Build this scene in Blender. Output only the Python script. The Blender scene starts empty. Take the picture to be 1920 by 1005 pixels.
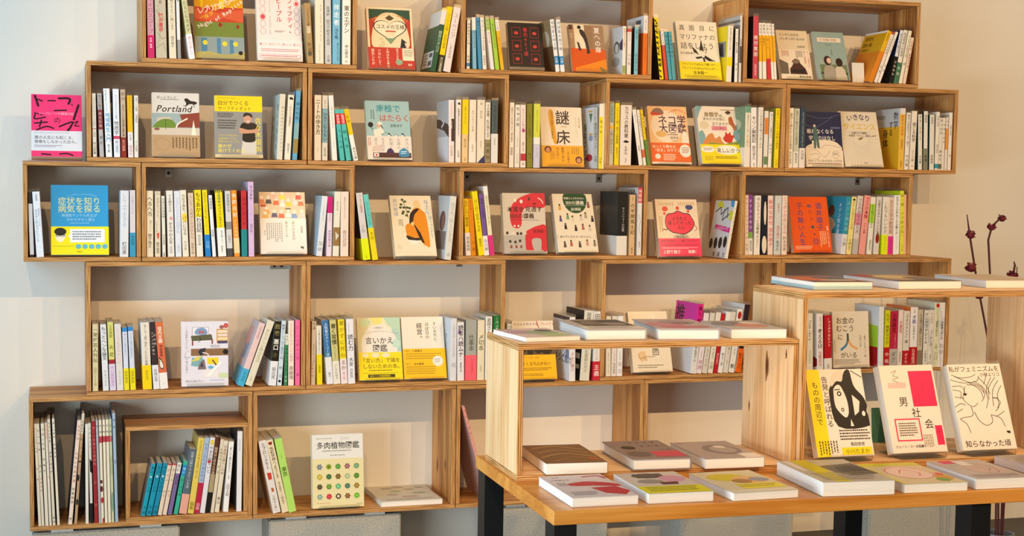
import bpy, bmesh, math, random
from mathutils import Vector, Matrix, Euler
random.seed(7)
S=bpy.context.scene; COL=S.collection; PI=math.pi
CAM={'loc': [-.09178,-4.00684,1.15528],'rot': [[.965388,-.26062,.010192],[.007912,.06832,.997632],[-.260699,-.963021,.068018]],'lens': 47.0758,'shift': (.09475,.0117),'table': [-.032,.7774,-1.5674,.5867,.216,.001,-.011,-.0075,-.2437,.216]}
BOXES={'1a': (.1482,.7549,1.4963,1.7705),'1b': (1.0688,1.6758,1.4963,1.7705),'1c': (1.987,2.615,1.4963,1.7705),'2a': (-.0,.6105,1.2213,1.4955),'2b': (.6137,1.2176,1.2213,1.4955),'2c': (1.5286,2.1387,1.2213,1.4955),'2d': (2.141,2.7681,1.2213,1.4955),'3a': (-.1698,.1447,.9457,1.2205),'3b': (.147,.7514,.9457,1.2205),'3c': (1.0695,1.6726,.9457,1.2205),'3d': (1.9937,2.6083,.9457,1.2205),'4a': (-.0043,.6098,.5726,.9449),'4b': (.6115,1.2156,.5726,.9449),'4c': (1.5278,2.1377,.5726,.9449),'4d': (2.14,2.7647,.5726,.9449),'5a': (-.1598,.4565,.2,.5718),'5b': (.4588,1.0659,.2,.5718),'5c': (1.0682,1.6754,.2,.5718),'5d': (1.6769,2.2769,.2,.5718),'5i': (.1005,.4435,.212,.482)}
BOOKS=[
['S','book','pale pink book with pink lower band,first from left in the first top-row box','upright books in the stacked boxes',(.1655,-.0793,1.5083),-.0172,.1307,.1895,.0176,'d3a0b0','d3a0b0',(.6701,'d0206a'),[('Y','ジャイロスコープ',.0475,.6508,.0,'a84a66',0),('Y','本屋',.7022,.7728,.0,'f6dfe8',0),('Y','2',.7856,.8562,.0,'ffffff',2)],[]],
['S','book','thick beige book,second from left in the first top-row box','upright books in the stacked boxes',(.1878,-.0791,1.5083),-.0227,.1309,.1897,.0296,'c6bda6','b9ae96',None,[('L',[(.1,.3),(.6,.45),(.9,.42)],.03,'6b5f4c'),('L',[(.2,.62),(.55,.72),(.95,.7)],.03,'6b5f4c'),('L',[(.6,.1),(.3,.25),(.5,.5),(.8,.6)],.02,'8b7b60'),('L',[(.1,.85),(.7,.78),(.9,.9)],.03,'6b5f4c'),('L',[(.15,.5),(.45,.62),(.2,.8)],.02,'8b7b60'),('Y','建てる',.0475,.2144,.0,'4a4a48',1),('Y','門井慶喜',.3492,.6149,.0,'d8323e',2)],[]],
['S','book','cream book,third from left in the first top-row box','upright books in the stacked boxes',(.2244,-.0792,1.5083),-.0274,.1308,.1895,.019,'e6dcc2','e6dcc2',None,[('Y','空を駆けるように願います',.0387,.5928,.0,'6d6656',0),('Y','柚月麻子',.6701,.8376,.0,'3a3630',0)],[]],
['S','book','thin white book with grey section,fourth from left in the first top-row box','upright books in the stacked boxes',(.2469,-.079,1.5083),-.0265,.131,.1898,.0087,'e6e6e4','e6e6e4',None,[('R',.0,.7216,1.0,1.0,'9a9a98'),('Y','国境',.0644,.1869,.0,'444444',0)],[('R',.0,.7216,1.0,1.0,'9a9a98')]],
['S','book','cream book with white lower band,fifth from left in the first top-row box','upright books in the stacked boxes',(.2793,-.0766,1.5083),-.1347,.1334,.1933,.0148,'d3cfa2','b9b884',(.6425,'f0eef2'),[('Y','たゆたえども沈まず',.0382,.617,.0,'55683c',0),('Y','読んでほしい',.6743,.9415,.0,'d86a90',0)],[]],
['F','colourful painted novel with striped yellow,red,green and blue cover','books on show,cover forward',(.2981,-.194,1.5148),(-.2793,0,0),.1375,.2022,.018,'e8a818','e8a818',[('R',0,0,1,.24,'e0a412'),('R',0,.24,1,.46,'c8452a'),('R',0,.46,1,.68,'76883a'),('R',0,.68,1,1,'8fa0a0'),('P',[(.1,.0),(.2,0),(.17,.25),(.13,.25)],'f0c81c'),('P',[(.5,.05),(.62,.05),(.6,.26),(.52,.26)],'f4d020'),('P',[(.0,.28),(.5,.32),(1,.27),(1,.45),(.6,.4),(.3,.44),(0,.4)],'d8603a'),('E',.25,.5,.03,.03,'9a2a20'),('E',.52,.5,.04,.03,'9a2a20'),('E',.88,.52,.03,.03,'9a2a20'),('R',.12,.7,.24,.92,'4f86a8'),('R',.44,.7,.52,.94,'4f86a8'),('R',.7,.72,.78,.94,'4f86a8'),('E',.2,.77,.05,.035,'e6d83a'),('E',.6,.78,.05,.035,'e6d83a'),('E',.82,.78,.05,.035,'e6d83a'),('P',[(0,.92),(.3,.9),(.6,.94),(1,.9),(1,1),(0,1)],'b9b06c'),('D','レプリカたちの夜',.07,.3,.95,.02,.16,'f4ead8',3),('D','一條次郎',.1,.4,.48,.22,.1,'f0c22a',2),('D','Night of Replica',.07,.53,.98,.12,.12,'f2ece0',3),('E',.92,.91,.045,.03,'1c1c1c')],1,0],
['F','white novel with red katakana title and rows of small line faces','books on show,cover forward',(.4726,-.194,1.5138),(-.2269,0,0),.129,.2096,.018,'efe4e0','efe4e0',[('V','フィフティ・',.74,.1,.14,'cc2a3a',2),('V','ピープル',.5,.1,.14,'cc2a3a',2),('V','FIFTY PEOPLE',.3,.1,.07,'9a9296',0),('G',.4,.57,.65,.6,2,'8a5a60'),('O',.14,.08,.06,.045,.008,'d08a94'),('O',.14,.18,.06,.045,.008,'d08a94'),('O',.14,.28,.06,.045,.008,'d08a94'),('O',.14,.38,.06,.045,.008,'d08a94'),('O',.14,.48,.06,.045,.008,'d08a94'),('O',.14,.58,.06,.045,.008,'d08a94'),('O',.9,.08,.06,.045,.008,'d08a94'),('O',.9,.18,.06,.045,.008,'d08a94'),('O',.9,.28,.06,.045,.008,'d08a94'),('O',.9,.38,.06,.045,.008,'d08a94'),('O',.9,.48,.06,.045,.008,'d08a94'),('O',.9,.58,.06,.045,.008,'d08a94'),('E',.14,.38,.05,.035,'e0505c'),('E',.9,.18,.04,.03,'e0505c'),('B',.7,'f0e8e6'),('H','痛くて、おかしくて、悲しくて、愛しい。',.05,.75,.05,'c83a48',2),('G',.08,.83,.95,.88,2,'cc8a94'),('L',[(.05,.91),(.95,.91),(.95,.96),(.05,.96),(.05,.91)],.006,'c83a48'),('G',.08,.925,.9,.95,1,'cc6a78')],1,0],
['S','book','tan book,sixth from left in the first top-row box','upright books in the stacked boxes',(.6124,-.0928,1.5083),-.0622,.1172,.1699,.0174,'b2915f','9a835a',None,[('E',.5,.84,.35,.04,'5c5a4c'),('R',.2,.38,.8,.5,'d9c9a4'),('Y','ハリネズミの願い',.0812,.421,.0,'5a3a20',0),('Y','新潮',.6425,.8198,.0,'6a4a2c',0)],[]],
['S','book','cream book,seventh from left in the first top-row box','upright books in the stacked boxes',(.6359,-.0744,1.5083),-.013,.1356,.1966,.0237,'ece2ca','ece2ca',None,[('Y','グッド・フライト、グッド・ナイト',.1535,.6777,.15,'4a443c',0),('Y','ヴァンホーナッカー',.7289,.9591,.0,'6b665a',0)],[]],
['S','book','pale grey book,eighth from left in the first top-row box','upright books in the stacked boxes',(.6641,-.0741,1.5083),-.0149,.1359,.1969,.0178,'cccdcb','cccdcb',None,[('Y','森博嗣',.1662,.3069,.0,'55595c',0),('Y','銀河不動産の超越',.3581,.7289,.0,'55595c',0),('Y','文庫',.8696,.9719,.0,'70706e',0)],[]],
['S','book','teal book,ninth from left in the first top-row box','upright books in the stacked boxes',(.6849,-.0721,1.5083),0,.1379,.1999,.0216,'79bbd8','79bbd8',None,[('Y','伴走者',.1389,.4545,.0,'f4f8fa',2),('Y','浅生鴨',.4861,.6439,.0,'2c4a6c',1),('Y','誰かのために走る',.6944,.9596,.2,'2c5a80',0)],[]],
['S','book','white book,tenth from left in the first top-row box','upright books in the stacked boxes',(.7133,-.0695,1.5083),0,.1405,.2036,.024,'f1ede2','f1ede2',None,[('Y','東のエデン',.1739,.559,.0,'2c2622',2),('Y','神山健治',.7205,.9068,.0,'4a443e',1),('Y','M',.9317,.9752,.0,'4a443e',0)],[]],
['F','red-framed ornate novel with a white heart on top of the plywood boxes','books on show,cover forward',(.7964,-.194,1.5025),(-.2618,0,0),.1381,.1883,.018,'ecd9b4','ecd9b4',[('R',.05,.03,.95,.68,'b83a26'),('P',[(.05,.03),(.95,.03),(.95,.2),(.5,.08),(.05,.2)],'31503c'),('P',[(.14,.68),(.14,.3),(.3,.12),(.5,.08),(.7,.12),(.86,.3),(.86,.68)],'ead7b0'),('C','THE KING OF COSMETICS',.12,.22,.9,.1,.07,'e6a05a',1),('T2',.5,.36,.37,.215,'2a2a34'),('T2',.5,.358,.345,.198,'f3e4c6'),('P',[(.4,.17),(.5,.12),(.6,.17),(.53,.21),(.47,.21)],'5a4a34'),('H','コスメの王様',.19,.275,.105,'1c1a22',2),('E',.46,.43,.055,.05,'e9d8b0'),('E',.56,.43,.055,.05,'e9d8b0'),('R',.4,.375,.62,.4,'c45f4a'),('P',[(.24,.52),(.34,.5),(.3,.57),(.22,.64),(.3,.66),(.36,.66),(.36,.56)],'d9c9a0'),('P',[(.74,.5),(.86,.57),(.8,.57),(.84,.66),(.7,.66)],'2a2a34'),('P',[(.38,.5),(.62,.5),(.5,.6)],'7c9a78'),('B',.655,'c23a2c'),('R',.74,.66,.99,.86,'efe2c4'),('G',.77,.69,.97,.8,4,'8a7a64'),('V','東洋の化粧品王',.63,.665,.052,'f0dcc0',2),('V','と呼ばれた男は、',.42,.665,.06,'f6e6d0',2),('V','いかにして',.24,.68,.07,'f6e6d0',2),('V','誕生したか',.1,.68,.07,'f6e6d0',2),('E',.66,.89,.075,.045,'8fae90'),('H','100',.84,.9,.07,'f6e6d0',2)],1,0],
['S','book','green book with white section,first from left in the first top-row gap','upright books in the stacked boxes',(.9774,-.0853,1.499),.1795,.1247,.1808,.0151,'2c553a','2c553a',None,[('R',.0,0,1.0,.2292,'e2ddd4'),('Y','雑貨カタログ',.3285,.6934,.0,'b9cfc0',0)],[('R',0,0,1,.25,'d9d6d4'),('R',.1,.66,.95,.93,'dedcd6'),('R',.6,.69,.88,.76,'55585a'),('R',.6,.82,.88,.9,'55585a'),('G',.15,.7,.5,.9,4,'8a8a88')]],
['S','book','yellow book with black lower band,second from left in the first top-row gap','upright books in the stacked boxes',(.9961,-.0778,1.4989),.1628,.1322,.1916,.0158,'efce0c','efce0c',(.7418,'39341f'),[('Y','コンビニ人間',.0934,.3681,.0,'8a7418',0),('Y','村田沙耶香',.4231,.6429,.0,'8a7418',0),('Y','芥川賞受賞',.7802,1.0,.0,'e8dca0',1)],[]],
['S','book','pale pink book,third from left in the first top-row gap','upright books in the stacked boxes',(1.0152,-.0787,1.4998),.164,.1313,.1903,.0217,'e9cfc8','e2c4bd',None,[('Y','スーベニア',.0859,.4875,.0,'a87a78',0),('Y','しまおまほ',.5568,.7922,.0,'7c5856',0)],[]],
['S','book','thin cream book,first from left in the middle top-row box','upright books in the stacked boxes',(1.0869,-.1119,1.5083),0,.0981,.1422,.0098,'ece0c8','4a4036',None,[('R',.0,.8723,1.0,.9453,'4a78a0'),('Y','英語独習法の本',.0511,.5073,.0,'54503f',0),('Y','新書',.708,.854,.0,'7c765f',0)],[]],
['S','book','teal book with white section,second from left in the middle top-row box','upright books in the stacked boxes',(1.107,-.1057,1.5083),-.0375,.1043,.1511,.011,'82b4c8','82b4c8',None,[('R',.0,0,1.0,.244,'ece4d4'),('Y','猫とともに去りぬ',.2612,.5876,.0,'3a5a70',0)],[('R',.0,0,1.0,.244,'ece4d4')]],
['S','book','thin blue book,third from left in the middle top-row box','upright books in the stacked boxes',(1.1241,-.1051,1.5083),-.0649,.1049,.1521,.0104,'4490ba','4490ba',None,[('Y','翼をください',.0598,.4359,.0,'1e4460',0)],[]],
['S','book','white book,fourth from left in the middle top-row box','upright books in the stacked boxes',(1.1379,-.1055,1.5083),-.0728,.1045,.1515,.0113,'ebe5d6','ebe5d6',None,[('Y','モンテレッジォ小さな村',.0378,.6392,.0,'5a564c',0),('Y','内田洋子',.7251,.9313,.0,'4a463c',0)],[]],
['S','book','thin cream book with lime green section,fifth from left in the middle top-row box','upright books in the stacked boxes',(1.1628,-.1057,1.5083),-.1305,.1043,.1512,.0104,'eedcd0','eedcd0',None,[('R',.0,0,1.0,.2388,'b2cc78'),('Y','夜は猫',.0138,.2215,.0,'4a5a30',0),('Y','終わらない歌',.2647,.481,.0,'b07880',0)],[('R',.0,0,1.0,.2388,'b2cc78')]],
['S','book','lime green book,sixth from left in the middle top-row box','upright books in the stacked boxes',(1.1772,-.1066,1.5083),-.134,.1034,.1498,.0121,'a4cc46','a4cc46',None,[('Y','春の窓辺のものがたり',.0909,.5804,.0,'5c7a28',0)],[]],
['S','book','thin golden book with white section,seventh from left in the middle top-row box','upright books in the stacked boxes',(1.1939,-.1082,1.5083),-.1422,.1018,.1475,.0099,'eeb41e','eeb41e',None,[('R',.0,0,1.0,.2171,'f0eadc'),('Y','砂の王国',.0302,.1993,.0,'6a6458',0),('Y','あずかりやさん',.3416,.6975,.0,'b07a14',0)],[('R',.0,0,1.0,.2171,'f0eadc')]],
['F','small black paperback with six red-framed pictures','books on show,cover forward',(1.2268,-.194,1.5129),(-.2269,0,0),.1108,.1468,.014,'150e10','150e10',[('V','華氏451度',.5,.1,.13,'c8262c',2),('L',[(.12,.1),(.36,.1),(.36,.31),(.12,.31),(.12,.1)],.02,'7c1c20'),('L',[(.12,.38),(.36,.38),(.36,.59),(.12,.59),(.12,.38)],.02,'7c1c20'),('L',[(.12,.66),(.36,.66),(.36,.87),(.12,.87),(.12,.66)],.02,'7c1c20'),('L',[(.64,.1),(.88,.1),(.88,.31),(.64,.31),(.64,.1)],.02,'7c1c20'),('L',[(.64,.38),(.88,.38),(.88,.59),(.64,.59),(.64,.38)],.02,'7c1c20'),('L',[(.64,.66),(.88,.66),(.88,.87),(.64,.87),(.64,.66)],.02,'7c1c20'),('E',.24,.22,.06,.035,'c43a30'),('E',.24,.5,.06,.035,'c43a30'),('E',.24,.77,.06,.035,'c43a30'),('E',.76,.22,.06,.035,'c43a30'),('E',.76,.5,.06,.035,'c43a30'),('E',.76,.77,.06,.035,'c43a30'),('R',0,.94,1,1,'8a7c6c')],1,0],
['S','book','white book with blue section,eighth from left in the middle top-row box','upright books in the stacked boxes',(1.3663,-.1024,1.5083),-.1372,.1076,.156,.013,'e4e9ee','9c845c',None,[('R',.0,.6973,1.0,.8605,'2e86c4'),('Y','地球星人地上編',.0221,.5918,.0,'4a5c6c',0),('Y','文庫',.7279,.8299,.0,'d8ecf8',0)],[('E',.5,.35,.3,.16,'cdbf9c'),('R',0,.5,1,1,'6a4a30')]],
['S','book','white book with blue section,ninth from left in the middle top-row box','upright books in the stacked boxes',(1.3828,-.1025,1.5083),-.1159,.1075,.1559,.013,'e4e9ee','e4e9ee',None,[('R',.0,.6973,1.0,.8605,'2e86c4'),('Y','地球星人地下編',.0221,.5918,.0,'4a5c6c',0),('Y','文庫',.7279,.8299,.0,'d8ecf8',0)],[('R',.0,.6973,1.0,.8605,'2e86c4')]],
['F','small paperback with a figure at an open door above an orange floor','books on show,cover forward',(1.4275,-.194,1.5139),(-.2967,0,0),.1126,.1513,.014,'a88a6c','a88a6c',[('R',.14,0,.44,.55,'ead9b0'),('R',.44,0,.66,.52,'94765a'),('R',.66,0,1,.55,'9c7e62'),('P',[(0,.5),(1,.52),(1,1),(0,1)],'d2581c'),('P',[(.1,.92),(1,.72),(1,1),(.1,1)],'e8871e'),('P',[(.78,.88),(1,.96),(1,1),(.85,1)],'8a7a3a'),('P',[(.3,.1),(.42,.12),(.5,.28),(.54,.5),(.55,.6),(.46,.6),(.47,.5),(.4,.3),(.32,.2)],'38322e'),('E',.3,.05,.055,.04,'2c2420'),('P',[(.2,.36),(.26,.38),(.31,.55),(.24,.55)],'3a3430'),('V','夏への扉',.8,.04,.18,'efe4d6',2),('V','新版',.06,.18,.07,'d8c4a8',1),('R',.0,.0,.1,.1,'5c3c30')],1,0],
['S','book','white book with lime green section,tenth from left in the middle top-row box','upright books in the stacked boxes',(1.5815,-.1098,1.5083),0,.1002,.1453,.0111,'ece4d4','d6d8d8',None,[('R',.0,.8155,1.0,.9815,'9aa860'),('Y','絵本のように眠る',.0406,.4465,.0,'b0703a',0)],[('E',.55,.42,.2,.13,'5c564e'),('E',.55,.44,.13,.1,'d6d2ca'),('E',.5,.72,.3,.1,'a8aaa8'),('P',[(.75,.35),(1,.25),(1,.5),(.8,.48)],'3c3c5c')]],
['S','book','white book,eleventh from left in the middle top-row box','upright books in the stacked boxes',(1.5976,-.1146,1.5083),0,.0954,.1382,.0126,'ecdcd0','ecdcd0',None,[('R',.0,0,1.0,.068,'c4524a'),('Y','君のクイズ',.0291,.2621,.0,'b04a44',0),('Y','小川哲',.534,.8058,.0,'7c5c54',0)],[('R',.0,0,1.0,.068,'c4524a')]],
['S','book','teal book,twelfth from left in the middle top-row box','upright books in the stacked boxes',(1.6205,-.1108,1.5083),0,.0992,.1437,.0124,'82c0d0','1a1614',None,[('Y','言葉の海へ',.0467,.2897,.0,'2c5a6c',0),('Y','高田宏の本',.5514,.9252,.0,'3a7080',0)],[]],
['S','book','orange book with white section,thirteenth from left in the middle top-row box','upright books in the stacked boxes',(1.6488,-.086,1.5083),0,.124,.1797,.0142,'e2721e','c85414',None,[('R',.0,0,1.0,.2964,'e8e4e0'),('Y','世界の名作',.0569,.2515,.0,'8a8a88',0),('Y','トマトソースのスープ',.3263,.7605,.0,'a0480c',0)],[('R',0,0,1,.29,'dcdad8'),('R',.55,.06,.85,.13,'5a5c5e'),('R',.2,.8,.5,.9,'f0e6dc')]],
['S','book','yellow book,first from left in the second top-row gap','upright books in the stacked boxes',(1.7073,-.0798,1.4963),-.1318,.1302,.1886,.013,'f0d414','1c1a14',None,[('P',[(0,.02),(.5,.05),(.5,.08),(0,.05)],'1c1a12'),('P',[(0,.11),(.5,.14),(.5,.17),(0,.14)],'1c1a12'),('P',[(0,.2),(.5,.23),(.5,.26),(0,.23)],'1c1a12'),('P',[(0,.29),(.5,.32),(.5,.35),(0,.32)],'1c1a12'),('P',[(0,.38),(.5,.41),(.5,.44),(0,.41)],'1c1a12'),('P',[(0,.47),(.5,.5),(.5,.53),(0,.5)],'1c1a12'),('P',[(0,.56),(.5,.59),(.5,.62),(0,.59)],'1c1a12'),('P',[(0,.65),(.5,.68),(.5,.71),(0,.68)],'1c1a12'),('P',[(0,.74),(.5,.77),(.5,.8),(0,.77)],'1c1a12'),('P',[(0,.83),(.5,.86),(.5,.89),(0,.86)],'1c1a12'),('P',[(0,.92),(.5,.95),(.5,.98),(0,.95)],'1c1a12'),('Y','本屋の窓',.069,.2701,.0,'1c1a12',2),('Y','BOOK',.2845,.5862,.0,'1c1a12',3),('Y','図鑑',.658,.7874,.0,'1c1a12',2)],[]],
['S','book','thin red book with white section,second from left in the second top-row gap','upright books in the stacked boxes',(1.7252,-.1088,1.4963),-.1309,.1012,.1467,.0098,'d2523c','d2523c',None,[('R',.0,0,1.0,.2815,'e6dccb'),('Y','旅のつづき',.0407,.263,.0,'8a7a68',0)],[('R',.0,0,1.0,.2815,'e6dccb')]],
['S','book','thin teal book,third from left in the second top-row gap','upright books in the stacked boxes',(1.7383,-.1083,1.4963),-.1389,.1017,.1474,.0101,'56a4b4','56a4b4',None,[('Y','夏の庭で読む',.0627,.5424,.0,'1e5260',0)],[]],
['S','book','thin teal book,fourth from left in the second top-row gap','upright books in the stacked boxes',(1.75,-.1083,1.4963),-.1232,.1017,.1473,.0104,'56a4b4','56a4b4',None,[('Y','冬の森で読む',.0627,.5424,.0,'1e5260',0)],[]],
['F','cream book with ink leaf and yellow band standing in the upper gap','books on show,cover forward',(1.7847,-.194,1.5025),(-.2618,0,0),.141,.1899,.018,'e8d9bd','e8d9bd',[('H','真',.07,.06,.14,'3a3430',0),('H','面',.31,.06,.14,'3a3430',0),('H','目',.56,.06,.14,'3a3430',0),('H','に',.8,.06,.14,'3a3430',0),('H','マリファナの',.06,.215,.145,'3a3430',0),('H','話をしよう',.07,.36,.165,'3a3430',0),('H','佐久間裕美子',.05,.53,.06,'5a5044',1),('P',[(.52,.5),(.58,.3),(.62,.5)],'2c2822'),('P',[(.34,.43),(.44,.5),(.5,.58),(.38,.53)],'2c2822'),('P',[(.4,.62),(.56,.6),(.58,.63),(.44,.65)],'2c2822'),('P',[(.64,.58),(.82,.66),(.9,.68),(.72,.68),(.62,.63)],'2c2822'),('P',[(.58,.62),(.62,.62),(.66,.74),(.6,.7)],'2c2822'),('L',[(.58,.52),(.7,.47),(.66,.55)],.012,'2c2822'),('B',.695,'efd922'),('H','「マリファナはなんで悪いの？」',.03,.72,.062,'3a3414',2),('H','「マリファナはなんでいいの？」',.03,.79,.062,'3a3414',2),('H','坂本龍一',.32,.855,.085,'3a3414',2),('G',.1,.93,.9,.97,2,'8a7c20')],1,0],
['S','book','white book with yellow section,fifth from left in the second top-row gap','upright books in the stacked boxes',(1.9319,-.0907,1.4966),.0154,.1193,.1729,.0172,'ebe3d2','ead21a',None,[('R',.0,.5587,1.0,.7175,'ecd81e'),('Y','坂の途中の家みたいな本',.0349,.4317,.0,'4c4636',0)],[('R',.15,.27,.9,.55,'8a8c86'),('P',[(.5,.5),(.6,.3),(.75,.3),(.8,.55)],'3c3a38')]],
['S','book','thin white book,sixth from left in the second top-row gap','upright books in the stacked boxes',(1.9595,-.0966,1.4963),0,.1134,.1643,.0102,'eeeae2','1c1816',None,[('Y','アナトミー解剖の部屋',.0418,.4515,.0,'4a463e',0),('Y','白水',.6187,.8027,.0,'4a463e',0)],[]],
['S','book','thin white book with beige section,seventh from left in the second top-row gap','upright books in the stacked boxes',(1.9743,-.0677,1.4963),0,.1423,.2062,.008,'d9d4cc','b9b7b2',None,[('R',.0,.456,1.0,.7093,'5a4a44'),('Y','写真集',.3493,.4427,.0,'6a645c',0)],[('R',0,.06,1,.1,'6a6a66'),('R',.2,.14,1,.45,'77767a')]],
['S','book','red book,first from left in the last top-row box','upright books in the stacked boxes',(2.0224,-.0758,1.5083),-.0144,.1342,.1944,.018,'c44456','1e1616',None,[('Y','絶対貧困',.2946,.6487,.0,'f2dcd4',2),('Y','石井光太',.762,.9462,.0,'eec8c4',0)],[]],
['S','book','thin white book with golden section,second from left in the last top-row box','upright books in the stacked boxes',(2.0463,-.0897,1.5083),-.0397,.1203,.1743,.009,'f0e8d6','f0e8d6',None,[('R',.0,.2199,1.0,.6867,'eeb01e'),('Y','対話術',.0222,.1962,.0,'6a6050',0),('Y','共感力',.2595,.4177,.0,'8a6410',0)],[('R',.0,.2199,1.0,.6867,'eeb01e')]],
['S','book','white book with golden section,third from left in the last top-row box','upright books in the stacked boxes',(2.0594,-.0896,1.5083),-.0577,.1204,.1745,.0118,'f0e8d6','f0e8d6',None,[('R',.0,.2199,1.0,.6867,'eeb01e'),('Y','読書法',.0222,.1962,.0,'6a6050',0),('Y','観察力',.2595,.4177,.0,'8a6410',0)],[('R',.0,.2199,1.0,.6867,'eeb01e')]],
['S','book','white book with red lower band,fourth from left in the last top-row box','upright books in the stacked boxes',(2.0751,-.0902,1.5083),-.0798,.1198,.1737,.0109,'f0e8d6','f0e8d6',(.629,'cc3440'),[('R',.0,.215,1.0,.629,'eeb01e'),('Y','文章法',.0159,.1911,.0,'6a6050',0),('Y','聞く力',.2548,.4777,.0,'8a6410',0)],[('R',.0,.215,1.0,.629,'eeb01e')]],
['S','book','thin white book with golden section,fifth from left in the last top-row box','upright books in the stacked boxes',(2.0895,-.0896,1.5083),-.0995,.1204,.1745,.0087,'f0e8d6','f0e8d6',None,[('R',.0,.2175,1.0,.6857,'eeb01e'),('Y','思考法',.019,.1937,.0,'6a6050',0)],[('R',.0,.2175,1.0,.6857,'eeb01e')]],
['S','book','thin white book with golden section,sixth from left in the last top-row box','upright books in the stacked boxes',(2.0996,-.0903,1.5083),-.0913,.1197,.1735,.0078,'f0e8d6','f0e8d6',None,[('R',.0,.2125,1.0,.6837,'eeb01e'),('Y','伝え方',.0128,.1885,.0,'6a6050',0)],[('R',.0,.2125,1.0,.6837,'eeb01e')]],
['F','cream pocket book with a penguin-suited crowd photo','books on show,cover forward',(2.1335,-.194,1.5139),(-.2967,0,0),.111,.165,.014,'dcc296','dcc296',[('H','ドンキにはなぜ',.09,.06,.09,'3a3024',2),('H','ペンギンがいるのか',.09,.145,.09,'3a3024',2),('H','谷頭和希',.62,.31,.065,'3a3024',1),('B',.4,'e6cfae'),('P',[(0,.6),(.26,.68),(.26,.9),(0,.9)],'6a6258'),('P',[(.3,.9),(.3,.8),(.42,.7),(.42,.62),(.5,.58),(.62,.6),(.66,.68),(.8,.78),(.86,.9)],'4a2a28'),('E',.52,.64,.13,.045,'7c6a58'),('R',.36,.8,.78,.87,'2c2020'),('V','新しい言説誕生',.83,.42,.055,'b83a34',2),('V','チェーンは私たちの',.94,.42,.055,'b83a34',2),('GV',.1,.42,.34,.56,5,'b0604c'),('GV',.55,.42,.78,.58,6,'5a5044'),('R',0,.91,1,1,'ead9b4'),('H','集英社新書',.57,.925,.075,'2c2620',2)],1,0],
['F','teal pocket book with a photo of two women talking','books on show,cover forward',(2.2668,-.194,1.515),(-.3316,0,0),.1141,.1664,.016,'8fa7a4','8fa7a4',[('R',.13,.12,.88,.21,'e4cdb4'),('H','AV女優の家族',.2,.135,.085,'8a7464',1),('H','寺井広樹',.36,.25,.05,'5c6c68'),('V','光文社新書',.53,.36,.035,'3c4a48',1),('R',.1,.58,.95,1,'6c7c58'),('R',.1,.58,.95,.68,'9aa89c'),('R',.1,.84,.95,.88,'3c4238'),('P',[(.2,1),(.22,.76),(.34,.68),(.5,.72),(.6,.82),(.58,1)],'a39a8e'),('E',.36,.6,.12,.1,'3c2620'),('E',.4,.6,.07,.06,'d9ac90'),('P',[(.55,1),(.58,.74),(.74,.68),(.86,.78),(.92,1)],'cdb79a'),('E',.72,.63,.11,.09,'33241e')],1,0],
['S','book','yellow book with orange lower band,seventh from left in the last top-row box','upright books in the stacked boxes',(2.4346,-.0876,1.5138),.385,.1224,.1775,.0145,'e2b21c','d8a41a',(.4056,'dc8420'),[('Y','中野信子',.0385,.1958,.0,'6a4c10',0)],[('R',.0,.0,1,.04,'efe6d4'),('H','覚悟を',.1,.08,.13,'4a3a14',2),('H','読む論',.1,.2,.13,'4a3a14',2),('H','中野信子',.1,.32,.09,'4a3a14',1),('R',0,.42,1,.45,'efe6d4'),('R',0,.45,1,1,'c87a1e'),('E',.55,.75,.2,.14,'8a4a2c')]],
['S','book','thin cream book,eighth from left in the last top-row box','upright books in the stacked boxes',(2.4563,-.0902,1.5119),.3481,.1198,.1736,.0105,'edddce','edddce',None,[('R',.0,0,1.0,.0493,'b04a3c'),('Y','いのちの初夜',.1197,.4366,.0,'6a5a4c',0),('Y','北条',.6479,.8239,.0,'6a5a4c',0)],[('R',.0,0,1.0,.0493,'b04a3c')]],
['S','book','thin white book,ninth from left in the last top-row box','upright books in the stacked boxes',(2.4696,-.0897,1.5113),.3551,.1203,.1743,.0086,'f2eade','f2eade',None,[('Y','科学の考え方',.1197,.4014,.0,'7c7464',0),('Y','岩波',.6127,.8063,.0,'6a6456',0)],[]],
['S','book','white book with black lower band,tenth from left in the last top-row box','upright books in the stacked boxes',(2.5116,-.09,1.5105),.201,.12,.174,.011,'dbe2ea','1c2050',(.4958,'1c1a1a'),[('Y','地方の読み解き方',.0588,.4286,.0,'4a5468',0),('Y','文藝春秋',.563,.8655,.0,'c9b890',0)],[]],
['S','book','white book with green lower band,eleventh from left in the last top-row box','upright books in the stacked boxes',(2.5283,-.0898,1.5108),.1795,.1202,.1741,.014,'ece5d4','ece5d4',(.607,'467658'),[('Y','国語教師の授業録',.0468,.4983,.0,'4c4638',0),('Y','学校',.6656,.8662,.0,'d8e4dc',0)],[]],
['S','book','cream book,twelfth from left in the last top-row box','upright books in the stacked boxes',(2.5472,-.0907,1.5103),.1792,.1193,.1729,.0111,'eee3c4','eee3c4',None,[('Y','ヤンキーと地元の話',.0894,.4941,.0,'4c4638',0),('Y','岸',.5784,.6796,.0,'4c4638',0)],[]],
['S','book','thin tan book,thirteenth from left in the last top-row box','upright books in the stacked boxes',(2.5617,-.1059,1.5101),.1713,.1041,.1509,.0105,'eac4a2','eac4a2',None,[('Y','八月の銀の雪',.0541,.2664,.0,'7c5a44',0),('Y','新潮社の本',.3436,.6525,.0,'7c5a44',0)],[]],
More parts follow.
